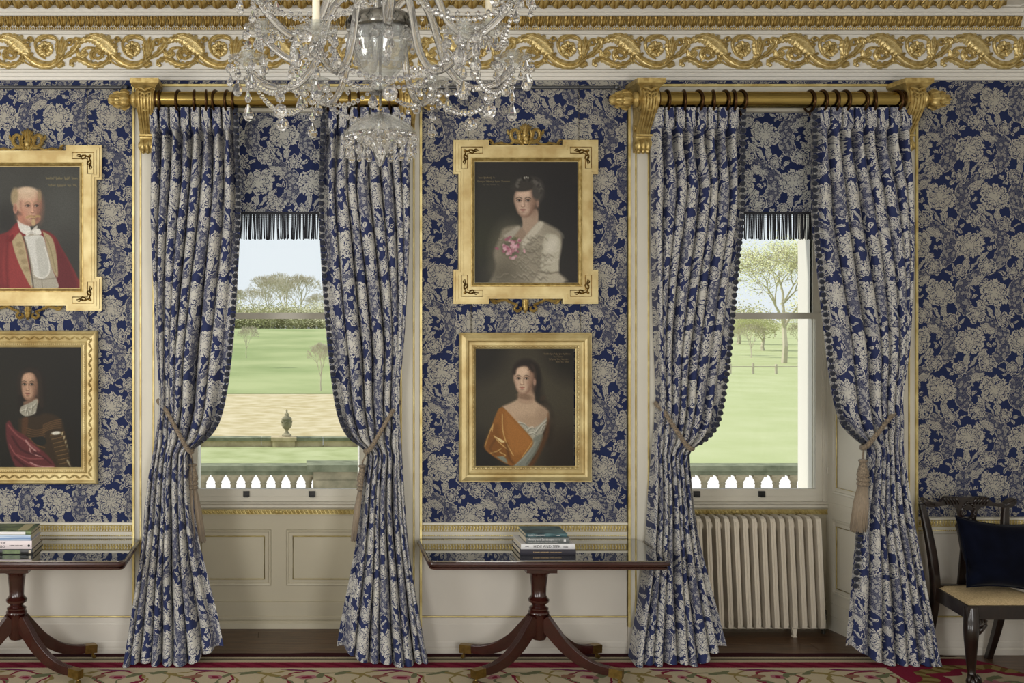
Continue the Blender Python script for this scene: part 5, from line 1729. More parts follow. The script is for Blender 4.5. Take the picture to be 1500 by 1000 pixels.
def lady_amber():
    p = Paint(38, 48, 802, 965, PX0, PY0, (56, 51, 38))
    p.blob(560, 380, 330, 330, (72, 66, 50), 1.6, 0, 0.7)
    for cx, cy in ((38, 48), (802, 48), (38, 965), (802, 965)): p.blob(cx, cy, 230, 250, (28, 25, 19), 0.7, 0, 0.9)
    p.poly([(470, 180), (540, 260), (560, 420), (620, 520), (640, 680), (600, 800), (500, 600), (480, 400)], (34, 28, 20), 50, 0.8)
    # shoulders and chest
    p.poly([(245, 505), (360, 450), (375, 400), (490, 395), (500, 460), (600, 540), (600, 620), (560, 680), (460, 700), (340, 620)], (190, 160, 130), 20)
    p.blob(480, 620, 120, 50, (158, 130, 102), 1.0, 0, 0.5); p.blob(430, 440, 60, 30, (130, 98, 76), 0.9, 0, 0.6); p.blob(560, 560, 50, 60, (150, 122, 96), 1.0, 0, 0.5)
    # shift and grey lining
    p.poly([(360, 610), (430, 650), (480, 670), (540, 640), (595, 590), (570, 690), (510, 780), (460, 740)], (164, 162, 146), 12)
    for k, q in enumerate([[(370, 625), (420, 640), (440, 690)], [(440, 680), (480, 660), (500, 700)], [(500, 700), (540, 650), (590, 610)], [(450, 715), (480, 705), (500, 718)], [(545, 690), (560, 650), (585, 640)]]):
        p.line(q, 7, (210, 206, 190), 0.8); p.line([(a + 6, b + 9) for a, b in q], 6, (92, 90, 78), 0.6)
    p.poly([(320, 965), (400, 890), (470, 800), (490, 745), (560, 720), (545, 800), (480, 900), (440, 965)], (122, 126, 114), 12)
    p.line([(350, 950), (430, 880), (500, 780)], 12, (160, 164, 150), 0.6)
    p.line([(430, 950), (490, 870), (540, 780)], 10, (84, 88, 78), 0.7)
    # amber gown
    p.poly([(245, 508), (300, 560), (380, 650), (480, 770), (440, 850), (350, 945), (300, 955), (180, 890), (105, 815), (150, 690), (185, 590), (215, 525)], (150, 92, 30), 10)
    p.poly([(265, 540), (380, 660), (478, 770), (420, 850), (330, 860), (280, 740)], (172, 108, 42), 40, 0.8)
    p.poly([(105, 815), (150, 690), (210, 640), (240, 780), (300, 900), (260, 930), (160, 860)], (122, 72, 20), 40, 0.7)
    for q, w in (([(245, 565), (248, 680), (275, 780), (330, 880)], 7), ([(180, 730), (210, 770), (285, 835)], 7), ([(150, 690), (170, 650), (165, 700)], 5), ([(155, 862), (200, 850), (235, 830)], 6), ([(225, 855), (270, 880), (235, 890)], 6), ([(110, 810), (140, 720), (175, 640)], 4), ([(400, 890), (450, 820), (478, 775)], 5)):
        p.line(q, w, (222, 180, 104), 0.85, 6)
    p.poly([(182, 732), (262, 772), (235, 780)], (226, 196, 132), 5)
    p.line([(275, 790), (300, 900), (330, 940)], 22, (84, 48, 14), 0.6, 20); p.line([(190, 760), (150, 830), (190, 870)], 16, (88, 50, 14), 0.5, 16)
    p.poly([(200, 890), (260, 890), (285, 940), (240, 920)], (124, 128, 112), 10)
    p.poly([(600, 560), (610, 700), (560, 830), (480, 965), (440, 965), (500, 880), (560, 740), (590, 640)], (92, 56, 24), 24)
    p.blob(700, 830, 120, 200, (54, 40, 26), 1.4, 0, 0.5)
    # head
    p.poly([(375, 400), (378, 470), (480, 480), (492, 380), (480, 330)], (176, 144, 116), 14); p.blob(420, 430, 60, 22, (120, 90, 68), 0.8, 0.2, 0.7)
    p.blob(430, 235, 104, 96, (38, 30, 24), 0.3); p.blob(505, 300, 40, 110, (34, 27, 21), 0.5); p.blob(560, 440, 26, 18, (70, 52, 36), 0.8, -0.5, 0.6)
    p.face(410, 300, 78, 118, (202, 170, 142), (140, 104, 82), (36, 28, 22), -0.12, (66, 48, 38), (164, 96, 82), -1)
    p.blob(496, 318, 11, 26, (160, 122, 100), 0.6)
    p.line([(338, 250), (350, 205), (400, 185), (450, 190), (480, 230)], 22, (40, 31, 25), 0.9, 16); p.line([(445, 200), (455, 220), (443, 225)], 6, (60, 44, 34), 0.9)
    for x0, x1, y in ((570, 785, 103), (645, 715, 123), (610, 768, 143), (662, 768, 163)): p.script(x0, x1, y, 17, (170, 140, 84), int(x0 + y))
    p.grain(0.035)
    return p

def man_red():
    p = Paint(-195, 22, 615, 957, PX0, PY0, (62, 62, 58))
    p.blob(480, 300, 160, 220, (82, 84, 80), 1.6, 0.2, 0.6); p.blob(540, 800, 130, 220, (48, 47, 44), 1.4, 0, 0.6); p.blob(20, 120, 200, 140, (72, 72, 68), 1.4, 0, 0.5); p.blob(60, 450, 100, 120, (40, 39, 37), 1.2, 0, 0.7)
    # coat
    p.poly([(-195, 957), (-195, 620), (-60, 560), (60, 520), (135, 450), (200, 520), (330, 510), (420, 555), (470, 640), (540, 760), (600, 880), (605, 957)], (126, 40, 42), 14)
    p.poly([(60, 560), (135, 460), (150, 520), (100, 640), (200, 840), (250, 957), (60, 957), (20, 760)], (148, 48, 48), 24)
    p.poly([(430, 580), (500, 700), (560, 830), (590, 957), (440, 957), (440, 760)], (104, 32, 38), 24)
    p.line([(60, 560), (50, 760), (60, 957)], 22, (96, 26, 30), 0.6, 22)
    p.poly([(40, 600), (100, 540), (95, 600)], (120, 30, 32), 10)
    # lapels
    p.poly([(92, 598), (150, 530), (185, 600), (215, 740), (250, 957), (175, 830), (120, 700)], (176, 156, 116), 8)
    for y in (620, 680, 750, 810): p.blob(150 + (y - 620) * 0.28, y, 24, 20, (140, 120, 84), 0.7, 0.3, 0.6); 
    p.poly([(330, 520), (400, 570), (435, 700), (445, 870), (400, 800), (360, 640)], (166, 150, 112), 8)
    p.line([(350, 560), (390, 660), (430, 830)], 8, (126, 110, 78), 0.6)
    # waistcoat and shirt
    p.poly([(180, 560), (230, 540), (320, 550), (360, 640), (400, 800), (440, 900), (440, 957), (260, 957), (235, 800), (205, 660)], (168, 162, 146), 8)
    p.poly([(190, 560), (325, 555), (350, 650), (385, 780), (375, 850), (310, 880), (265, 850), (245, 760), (215, 640)], (202, 202, 196), 8)
    p.poly([(270, 590), (325, 560), (350, 660), (380, 780), (370, 850), (310, 878)], (184, 184, 176), 12)
    p.line([(345, 640), (378, 760), (372, 850), (315, 878), (262, 850)], 6, (222, 220, 212), 0.9)
    p.line([(180, 560), (215, 680), (240, 820), (258, 950)], 9, (70, 60, 48), 0.8)
    p.line([(262, 880), (320, 890), (440, 875)], 6, (120, 112, 96), 0.7); p.line([(322, 885), (328, 957)], 5, (110, 104, 90), 0.7)
    # collar, bow tie
    p.poly([(132, 432), (160, 440), (220, 470), (240, 520), (215, 545), (170, 530), (145, 490)], (212, 210, 202), 8); p.poly([(235, 520), (285, 475), (280, 510)], (190, 186, 176), 6)
    p.poly([(190, 520), (240, 515), (300, 500), (318, 540), (270, 545), (240, 535), (205, 555)], (220, 218, 210), 6); p.blob(243, 528, 12, 12, (190, 188, 180), 0.4); p.line([(200, 545), (240, 530), (300, 545)], 4, (150, 146, 136), 0.6)
    # neck and head
    p.poly([(135, 400), (150, 445), (230, 480), (300, 450), (300, 400)], (170, 118, 96), 12)
    p.blob(205, 280, 112, 100, (190, 156, 128), 0.12)
    p.face(238, 335, 84, 138, (196, 148, 122), (142, 96, 78), (60, 48, 42), 0.12, (150, 124, 92), (150, 92, 78), -1)
    p.blob(200, 230, 90, 48, (204, 172, 142), 0.7); p.blob(210, 205, 60, 22, (216, 190, 160), 1.0, 0, 0.8)
    p.blob(112, 250, 28, 62, (160, 140, 104), 0.6, 0.1); p.blob(305, 245, 16, 44, (150, 126, 92), 0.6, 0, 0.8)
    p.blob(118, 345, 16, 40, (182, 128, 106), 0.4); p.blob(118, 345, 7, 22, (136, 88, 72), 0.6, 0, 0.7)
    p.blob(165, 400, 40, 50, (196, 124, 100), 1.0, 0, 0.6)
    p.line([(205, 412), (240, 402), (262, 412), (285, 402), (305, 405)], 16, (176, 142, 92), 0.95, 10); p.blob(258, 450, 16, 28, (190, 160, 116), 0.6)
    p.line([(225, 425), (255, 420), (285, 425)], 5, (110, 74, 58), 0.7)
    p.script(355, 598, 113, 28, (170, 150, 84), 11); p.script(375, 590, 166, 24, (160, 140, 80), 12)
    p.grain(0.04)
    return p

def man_armour():
    p = Paint(-200, 28, 620, 985, PX0, PY0, (24, 22, 16))
    p.blob(60, 420, 260, 330, (34, 31, 21), 1.5, 0, 0.7)
    # armour
    p.poly([(140, 600), (250, 570), (380, 560), (470, 610), (500, 720), (540, 985), (150, 985), (140, 760)], (50, 36, 18), 20)
    p.poly([(165, 600), (212, 595), (200, 720), (165, 730)], (78, 48, 24), 12)
    for k in range(5): p.line([(200 + 4 * k, 672 + k * 20), (270, 690 + k * 16), (340, 676 + k * 16)], 8, (98, 66, 34), 0.8, 7)
    for k in range(5): p.line([(330, 690 + k * 14 - 40), (400, 650 + k * 14 - 30), (468, 606 + k * 16)], 8, (106, 74, 40), 0.8, 7)
    p.poly([(235, 750), (330, 740), (350, 790), (300, 815), (255, 790)], (22, 24, 20), 10)
    p.line([(225, 755), (270, 800), (340, 825)], 9, (112, 76, 34), 0.8)
    for k in range(8):
        y = 720 + k * 32; x = 385 + k * 10
        p.line([(x, y + 22), (x + 55, y + 10), (x + 105, y - 4)], 20, (62, 46, 24), 0.9, 10)
        p.line([(x, y + 8), (x + 55, y - 4), (x + 105, y - 18)], 6, (128, 96, 52), 0.85, 6)
        p.blob(x + 92 + k * 3, y - 4, 6, 14, (196, 182, 140), 0.8, 0.2, 0.75)
    p.blob(428, 712, 36, 13, (206, 204, 190), 0.6, -0.1); p.line([(515, 925), (540, 970)], 12, (190, 180, 146), 0.7)
    p.poly([(500, 680), (560, 680), (590, 800), (600, 985), (545, 985)], (26, 22, 14), 20)
    # sash
    p.poly([(40, 640), (70, 615), (110, 680), (200, 740), (290, 820), (360, 880), (420, 960), (400, 985), (150, 985), (100, 940), (70, 860), (45, 760)], (92, 36, 38), 14)
    for q, w, c in (([(60, 650), (130, 730), (220, 790), (300, 850)], 12, (142, 72, 72)), ([(195, 770), (225, 810), (270, 850)], 12, (196, 150, 142)), ([(225, 830), (240, 870), (320, 895)], 8, (206, 160, 152)), ([(70, 800), (110, 870), (190, 930), (300, 985)], 9, (150, 78, 78)),
                    ([(230, 940), (300, 970), (410, 975)], 9, (200, 150, 146)), ([(130, 880), (220, 910), (330, 910)], 10, (140, 70, 70)), ([(90, 740), (160, 840), (260, 880)], 16, (58, 20, 24)), ([(110, 900), (180, 960), (230, 985)], 16, (56, 20, 22)), ([(260, 860), (330, 900), (390, 950)], 12, (60, 22, 26))):
        p.line(q, w, c, 0.8, w * 0.9)
    # hair, face, cravat
    p.poly([(150, 260), (190, 205), (250, 195), (310, 230), (345, 300), (350, 420), (330, 540), (280, 580), (150, 560), (135, 430), (140, 320)], (28, 21, 14), 24)
    p.poly([(175, 470), (280, 440), (285, 490), (190, 510)], (120, 90, 70), 12)
    p.face(222, 345, 72, 122, (178, 138, 110), (112, 78, 58), (32, 24, 18), -0.14, (52, 38, 28), (138, 80, 68), -1)
    p.line([(146, 400), (146, 300), (165, 246), (215, 222), (268, 238), (300, 300), (310, 400), (318, 500)], 34, (40, 30, 20), 0.96, 16); p.line([(205, 232), (235, 226), (262, 240)], 14, (40, 30, 20), 0.9, 14)
    p.poly([(170, 500), (230, 475), (285, 450), (275, 540), (250, 570), (190, 582), (150, 550), (155, 515)], (150, 146, 130), 8)
    for q in ([(190, 500), (230, 520), (270, 480)], [(160, 540), (200, 530), (210, 570)], [(225, 545), (255, 560), (270, 540)], [(200, 510), (190, 550)], [(240, 500), (235, 555)]):
        p.line(q, 7, (196, 192, 176), 0.8); p.line([(a + 7, b + 6) for a, b in q], 6, (92, 88, 74), 0.6)
    p.grain(0.05)
    return p

def scroll_pts(cx, cz, r0, r1, a0, turns, n=14):
    return [(cx + (r0 + (r1 - r0) * i / (n - 1)) * math.cos(a0 + 2 * PI * turns * i / (n - 1)), cz + (r0 + (r1 - r0) * i / (n - 1)) * math.sin(a0 + 2 * PI * turns * i / (n - 1))) for i in range(n)]

def crest_mesh():
    """palmette between two C scrolls, with foliage running out along the frame"""
    mb = MB(); k = SZ(1)
    def lf(pts, w, h=0.014, **kw): mb.leaf([(x * k, z * k) for x, z in pts], [(t, v * k) for t, v in w], h, 0, **kw)
    for s in (-1, 1):
        lf([(s * 4, 2), (s * 9, 5), (s * 17, 7), (s * 21, 13), (s * 20, 20), (s * 15, 23), (s * 11, 20), (s * 13, 16)], [(0, 2.6), (0.5, 3.0), (0.85, 2.2), (1, 1.6)], 0.016)
        lf([(s * 3, 1), (s * 8, 8), (s * 9, 16), (s * 6, 24)], [(0, 3), (0.5, 3.4), (1, 1.2)], 0.02, serr=0.25, nserr=5)
        lf([(s * 6, 3), (s * 16, 4), (s * 26, 1), (s * 36, 3), (s * 46, 1), (s * 52, 4)], [(0, 2.4), (0.3, 1.7), (0.6, 2.2), (1, 0.8)], 0.011, serr=0.3, nserr=7)
        lf([(s * 20, 14), (s * 25, 18), (s * 26, 23)], [(0, 1), (0.5, 2.2), (1, 0.8)], 0.014)
        lf([(s * 46, 2), (s * 50, 7), (s * 54, 8)], [(0, 1), (0.5, 1.8), (1, 0.6)], 0.01)
    lf([(0, 1), (0, 10), (0, 20), (0, 32)], [(0, 4), (0.4, 5.4), (0.75, 4), (1, 1)], 0.026, serr=0.2, nserr=6)
    for a in (-0.7, -0.35, 0.35, 0.7): lf([(0, 18), (8 * math.sin(a), 18 + 8 * math.cos(a)), (13 * math.sin(a), 18 + 13 * math.cos(a))], [(0, 1.4), (0.6, 2.4), (1, 0.8)], 0.02)
    mb.ball((0, -0.02, 9 * k), 4 * k, 0.014, 5 * k, 8, 6)
    return mb.mesh('crest_ornament', M['gold'], 60)
def apron_mesh():
    mb = MB(); k = SZ(1)
    def lf(pts, w, h=0.012, **kw): mb.leaf([(x * k, z * k) for x, z in pts], [(t, v * k) for t, v in w], h, 0, **kw)
    for s in (-1, 1):
        lf([(s * 52, -1), (s * 40, -3), (s * 30, -1), (s * 22, -5), (s * 12, -9)], [(0, 1), (0.4, 2.4), (1, 1.8)], 0.013, serr=0.3, nserr=7)
        lf([(s * 12, -9), (s * 16, -14), (s * 12, -18), (s * 7, -15), (s * 9, -11)], [(0, 1.8), (0.6, 2.2), (1, 1)], 0.014)
        lf([(s * 50, -2), (s * 46, -6), (s * 40, -6)], [(0, 1), (0.5, 1.8), (1, 0.7)], 0.01)
    lf([(0, -1), (0, -8), (0, -14), (0, -21)], [(0, 5), (0.5, 4.6), (1, 1)], 0.02, serr=0.2, nserr=4)
    return mb.mesh('apron_ornament', M['gold'], 60)
def corner_mesh():
    """L-shaped foliate panel, arms along +x and -z"""
    mb = MB(); k = SZ(1)
    def lf(pts, w, h=0.006, **kw): mb.leaf([(x * k, z * k) for x, z in pts], [(t, v * k) for t, v in w], h, 0, **kw)
    for fl in (0, 1):
        f = (lambda p: p) if not fl else (lambda p: (-p[1], -p[0]))
        lf([f(q) for q in [(1, -2), (6, -3), (11, -1), (16, -3), (22, -2)]], [(0, 0.8), (0.5, 1.4), (1, 0.5)], serr=0.3, nserr=5)
        lf([f(q) for q in [(8, -2), (10, -5), (14, -6), (15, -3)]], [(0, 0.6), (0.5, 1.2), (1, 0.5)])
        lf([f(q) for q in [(15, -2), (18, 0), (21, -1)]], [(0, 0.6), (0.5, 1.0), (1, 0.4)])
    mb.ball((2 * k, -0.003, -2 * k), 2 * k, 0.006, 2 * k, 6, 5)
    return mb.mesh('corner_foliage', M['gold_dark'], 60)
CRESTM, APRONM, CORNM = crest_mesh(), apron_mesh(), corner_mesh()

def eared(x0, x1, z0, z1, e, ew, eh, ins=0.0):
    """frame outline with projecting square ears; e = projection, ew / eh = ear lengths"""
    i = ins
    return [(x0 + i, z0 + i), (x0 + ew - i, z0 + i), (x0 + ew - i, z0 + e + i), (x1 - ew + i, z0 + e + i), (x1 - ew + i, z0 + i), (x1 - i, z0 + i),
            (x1 - i, z0 + eh - i), (x1 - e - i, z0 + eh - i), (x1 - e - i, z1 - eh + i), (x1 - i, z1 - eh + i), (x1 - i, z1 - i),
            (x1 - ew + i, z1 - i), (x1 - ew + i, z1 - e - i), (x0 + ew - i, z1 - e - i), (x0 + ew - i, z1 - i), (x0 + i, z1 - i),
            (x0 + i, z1 - eh + i), (x0 + e + i, z1 - eh + i), (x0 + e + i, z0 + eh - i), (x0 + i, z0 + eh - i)]

def eared_picture(box, can, painter, label):
    k = SZ(1, -0.03)
    y = -0.03
    x0, x1, z1, z0 = XX(box[0], y), XX(box[1], y), ZZ(box[2], y), ZZ(box[3], y)
    a0, a1, b1, b0_ = XX(can[0], y), XX(can[1], y), ZZ(can[2], y), ZZ(can[3], y)
    cx, cz = (x0 + x1) / 2, z0
    root = empty('framed_portrait', (cx, 0, cz))
    tag(root, label, 'painting')
    L = lambda pts: [(p[0] - cx, p[1] - cz) for p in pts]
    rect = lambda i: [(a0 - i - cx, b0_ - i - cz), (a1 + i - cx, b0_ - i - cz), (a1 + i - cx, b1 + i - cz), (a0 - i - cx, b1 + i - cz)]
    e, ew, eh = 7.5 * k, 52 * k, 50 * k
    f = MB()
    f.ring_prism(L(eared(x0, x1, z0, z1, e, ew, eh)), rect(0.0), -0.006, -0.036)
    f.ring_prism(L(eared(x0, x1, z0, z1, e, ew, eh, 3.2 * k)), rect(2.0 * k), -0.036, -0.046)
    f.ring_prism(L(eared(x0, x1, z0, z1, e, ew, eh, 7 * k)), rect(5.5 * k), -0.046, -0.052)
    f.build('frame', M['gold_frame'], root)
    s = MB()
    s.frame(a0 - 6 * k - cx, a1 + 6 * k - cx, b0_ - 6 * k - cz, b1 + 6 * k - cz, [(0, 0.050), (0.6 * k, 0.057), (2 * k, 0.058), (3 * k, 0.050), (4.2 * k, 0.046), (5 * k, 0.040), (6 * k, 0.030)], 0.0)
    s.build('sight_edge', M['gold'], root)
    cm = M['gold_frame']
    for sx, px, ang in ((-1, box[0], 0), (1, box[1], 0)):
        for sz, in ((1,), (-1,)):
            ox = (x0 + 14 * k if sx < 0 else x1 - 14 * k) - cx
            oz = (z1 - 14 * k if sz > 0 else z0 + 14 * k) - cz
            orn = put('corner_foliage', CORNM, root, (ox, -0.053, oz), scale=(-sx, 1, sz))
            rim = MB()
            w, l = 9 * k, 28 * k
            q = [(-3 * k, 3 * k), (l, 3 * k), (l, -w + 3 * k), (w - 3 * k, -w + 3 * k), (w - 3 * k, -l), (-3 * k, -l)]
            rim.tube([(-sx * a, -0.001, sz * b) for a, b in q], 0.7 * k, 5, closed=True)
            rim.build('corner_panel_rim', M['gold_dark'], root, True, loc=(ox, -0.053, oz))
    put('crest_ornament', CRESTM, root, (0, -0.022, z1 - e - cz))
    put('apron_ornament', APRONM, root, (0, -0.022, e))
    painter().build(a0, a1, b0_, b1, -0.032, root, cx, cz, GAIN)
    MB().box(a0 - cx, a1 - cx, -0.030, -0.012, b0_ - cz, b1 - cz).build('stretcher', M['darkwood'], root)
    return root

def moulded_picture(box, can, painter, label, carved):
    k = SZ(1, -0.03); y = -0.03
    x0, x1, z1, z0 = XX(box[0], y), XX(box[1], y), ZZ(box[2], y), ZZ(box[3], y)
    a0, a1, b1, b0_ = XX(can[0], y), XX(can[1], y), ZZ(can[2], y), ZZ(can[3], y)
    cx, cz = (x0 + x1) / 2, z0
    root = empty('framed_portrait', (cx, 0, cz))
    tag(root, label, 'painting')
    w = a0 - x0
    if carved: pr = [(0, 0.006), (0, 0.03), (0.05, 0.044), (0.12, 0.05), (0.2, 0.044), (0.24, 0.034), (0.62, 0.022), (0.70, 0.030), (0.74, 0.034), (0.86, 0.030), (0.92, 0.024), (1.0, 0.016)]
    else: pr = [(0, 0.006), (0, 0.030), (0.05, 0.040), (0.10, 0.038), (0.13, 0.046), (0.34, 0.060), (0.48, 0.056), (0.54, 0.040), (0.60, 0.034), (0.76, 0.036), (0.80, 0.042), (0.90, 0.040), (0.94, 0.032), (1.0, 0.026)]
    f = MB().frame(x0 - cx, x1 - cx, 0, z1 - z0, [(d * w, h) for d, h in pr])
    f.build('frame', M['gold_frame'], root)
    # carved running leaf along the frame
    cv = MB()
    ins, st, ww, hh = ((0.44 * w, 0.032, 0.013, 0.012) if carved else (0.86 * w, 0.016, 0.006, 0.008))
    yy = -0.026 if carved else -0.038
    X0_, X1_, Z1_ = x0 - cx + ins, x1 - cx - ins, z1 - z0 - ins
    def run(p, q, vert):
        n = int(((q - p)) / st)
        for i in range(n):
            t = p + (i + 0.5) * (q - p) / n
            s = 1 if i % 2 else -1
            for pos in ((ins, Z1_) if not vert else (X0_, X1_)):
                pts = [(-st * 0.5, -s * ww * 0.7), (0, s * ww * 0.3), (st * 0.45, s * ww * 0.8)]
                pts = [(t + a, pos + b) for a, b in pts] if not vert else [(pos + b, t + a) for a, b in pts]
                cv.leaf(pts, [(0, ww * 0.2), (0.5, ww * 0.6), (1, ww * 0.2)], hh, yy, 0.3, 0, 1, 2)
    run(X0_, X1_, False); run(ins, Z1_, True)
    tag(cv.build('carved_running_leaf', M['gold_frame'], root, 60), kind='stuff')
    if carved:
        bd = MB()
        i2 = 0.79 * w
        for (p, q, vert) in ((x0 - cx + i2, x1 - cx - i2, False), (i2, z1 - z0 - i2, True)):
            n = int((q - p) / 0.013)
            for i in range(n):
                t = p + (i + 0.5) * (q - p) / n
                for pos in ((i2, z1 - z0 - i2) if not vert else (x0 - cx + i2, x1 - cx - i2)):
                    bd.ball((t, -0.034, pos) if not vert else (pos, -0.034, t), 0.005, n=5, m=4)
        tag(bd.build('bead_edge', M['gold_frame'], root, True), kind='stuff')
    painter().build(a0, a1, b0_, b1, -0.018 if carved else -0.027, root, cx, cz, GAIN)
    MB().box(a0 - cx, a1 - cx, -0.016, -0.008, b0_ - cz, b1 - cz).build('stretcher', M['darkwood'], root)
    return root
eared_picture((664, 876, 205, 445), (695, 846, 237, 414), lady_white, 'gilt eared frame portrait of a lady in white lace with pink flowers')
eared_picture((-69, 149, 213, 455), (-37, 117, 244, 422), man_red, 'gilt eared frame portrait of a moustached gentleman in red coat')
moulded_picture((673, 867, 487, 706), (697, 841, 508, 683), lady_amber, 'plain gilt frame portrait of a lady in amber satin gown', False)
moulded_picture((-63, 143, 484, 709), (-38, 118, 505, 686), man_armour, 'carved gilt frame portrait of a long-haired man in armour', True)

# --- picture rods and chains
for (xa, xb, py, label) in ((-60, 178, 128, 'grey metal picture rod above the gentlemen portraits'), (640, 898, 128, 'grey metal picture rod above the ladies portraits')):
    y = -0.035
    r = empty('picture_rod', ((XX(xa, y) + XX(xb, y)) / 2, y, ZZ(py, y)))
    tag(r, label, 'picture rail')
    h = (XX(xb, y) - XX(xa, y)) / 2
    MB().lathe([(0.011, -h), (0.011, h)], 12, (0, 0, 0), 'x').build('rod', M['steel'], r, 40)
    for s in (-1, 1):
        MB().lathe([(0.011, 0), (0.016, s * 0.004), (0.012, s * 0.012), (0.019, s * 0.022), (0.017, s * 0.036), (0.0, s * 0.044)], 12, (s * h, 0, 0), 'x').build('knob', M['steel'], r, 40)
        MB().box(s * h * 0.9 - 0.006, s * h * 0.9 + 0.006, 0.0, 0.034, -0.012, 0.012).build('rod_bracket', M['steel'], r)
ch = mat('dull_picture_chain', RGB(70, 64, 48), 0.5, 0.7)
for tops, label in (((-40, 128, 213), 'thin picture chains over the red-coated gentleman'), ((686, 848, 205), 'thin picture chains over the lady in white')):
    y = -0.036
    r = empty('picture_chain', (XX((tops[0] + tops[1]) / 2, y), y, ZZ(tops[2], y)))
    tag(r, label, 'chain', 'picture chains')
    for px in tops[:2]:
        mb = MB()
        z0, z1 = ZZ(tops[2] + 1, y), ZZ(128, y)
        n = int((z1 - z0) / 0.014)
        for i in range(n):
            z = z0 + (i + 0.5) * (z1 - z0) / n
            mb.ball((0, 0.0 - r.location.y + y, z - r.location.z), 0.0035 if i % 2 else 0.002, 0.002 if i % 2 else 0.0035, 0.0085, 5, 4)
        mb.build('chain_strand', ch, r, True, loc=(XX(px, y) - r.location.x, 0, 0))
        MB().tube([(0, 0.014 * math.cos(a), 0.014 * math.sin(a)) for a in [2 * PI * k / 12 for k in range(12)]], 0.003, 5, closed=True).build('hook', M['steel'], r, True, loc=(XX(px, y) - r.location.x, 0, ZPOLE * 0 + z1 - r.location.z))
for tops, label in (((-20, 130, 484, 456), 'short picture chains holding the armour portrait'), ((690, 850, 487, 446), 'short picture chains holding the amber gown portrait')):
    y = -0.008
    r = empty('picture_chain', (XX((tops[0] + tops[1]) / 2, y), y, ZZ(tops[2], y)))
    tag(r, label, 'chain', 'picture chains')
    for px in tops[:2]:
        mb = MB()
        z0, z1 = ZZ(tops[2], y), ZZ(tops[3] - 8, y)
        n = int((z1 - z0) / 0.014)
        for i in range(n): mb.ball((0, 0, z0 + (i + 0.5) * (z1 - z0) / n - r.location.z), 0.0035 if i % 2 else 0.002, 0.002 if i % 2 else 0.0035, 0.0085, 5, 4)
        mb.build('chain_strand', ch, r, True, loc=(XX(px, y) - r.location.x, 0, 0))

# ================================================================== CHANDELIER
M['crystal'], nt, b_ = new_mat('cut_crystal')
b_.inputs['Base Color'].default_value = (1, 1, 1, 1)
b_.inputs['Transmission Weight'].default_value = 0.93
b_.inputs['Roughness'].default_value = 0.02
b_.inputs['IOR'].default_value = 1.52
M['thin_crystal'] = bpy.data.materials.new('blown_glass')
M['thin_crystal'].use_nodes = True
nt = M['thin_crystal'].node_tree
nt.nodes.clear()
out = nt.nodes.new('ShaderNodeOutputMaterial'); tr = nt.nodes.new('ShaderNodeBsdfTransparent'); gl = nt.nodes.new('ShaderNodeBsdfGlossy'); df = nt.nodes.new('ShaderNodeBsdfDiffuse')
gl.inputs['Roughness'].default_value = 0.08; df.inputs[0].default_value = (0.95, 0.96, 0.95, 1); tr.inputs[0].default_value = (0.965, 0.98, 0.975, 1)
mx = nt.nodes.new('ShaderNodeMixShader'); m2 = nt.nodes.new('ShaderNodeMixShader'); m2.inputs[0].default_value = 0.09
nt.links.new(tr.outputs[0], m2.inputs[1]); nt.links.new(df.outputs[0], m2.inputs[2])
lw = nt.nodes.new('ShaderNodeLayerWeight'); lw.inputs[0].default_value = 0.35; ml = nt.nodes.new('ShaderNodeMath'); ml.operation = 'MULTIPLY_ADD'; ml.inputs[1].default_value = 0.45; ml.inputs[2].default_value = 0.07
nt.links.new(lw.outputs['Facing'], ml.inputs[0]); nt.links.new(ml.outputs[0], mx.inputs[0]); nt.links.new(m2.outputs[0], mx.inputs[1]); nt.links.new(gl.outputs[0], mx.inputs[2]); nt.links.new(mx.outputs[0], out.inputs[0])
M['silver'] = mat('tarnished_silver', RGB(150, 148, 142), 0.22, 0.9, color2=RGB(86, 84, 80), vscale=20)
M['wax'] = mat('ivory_candle_tube', RGB(236, 226, 200), 0.5)

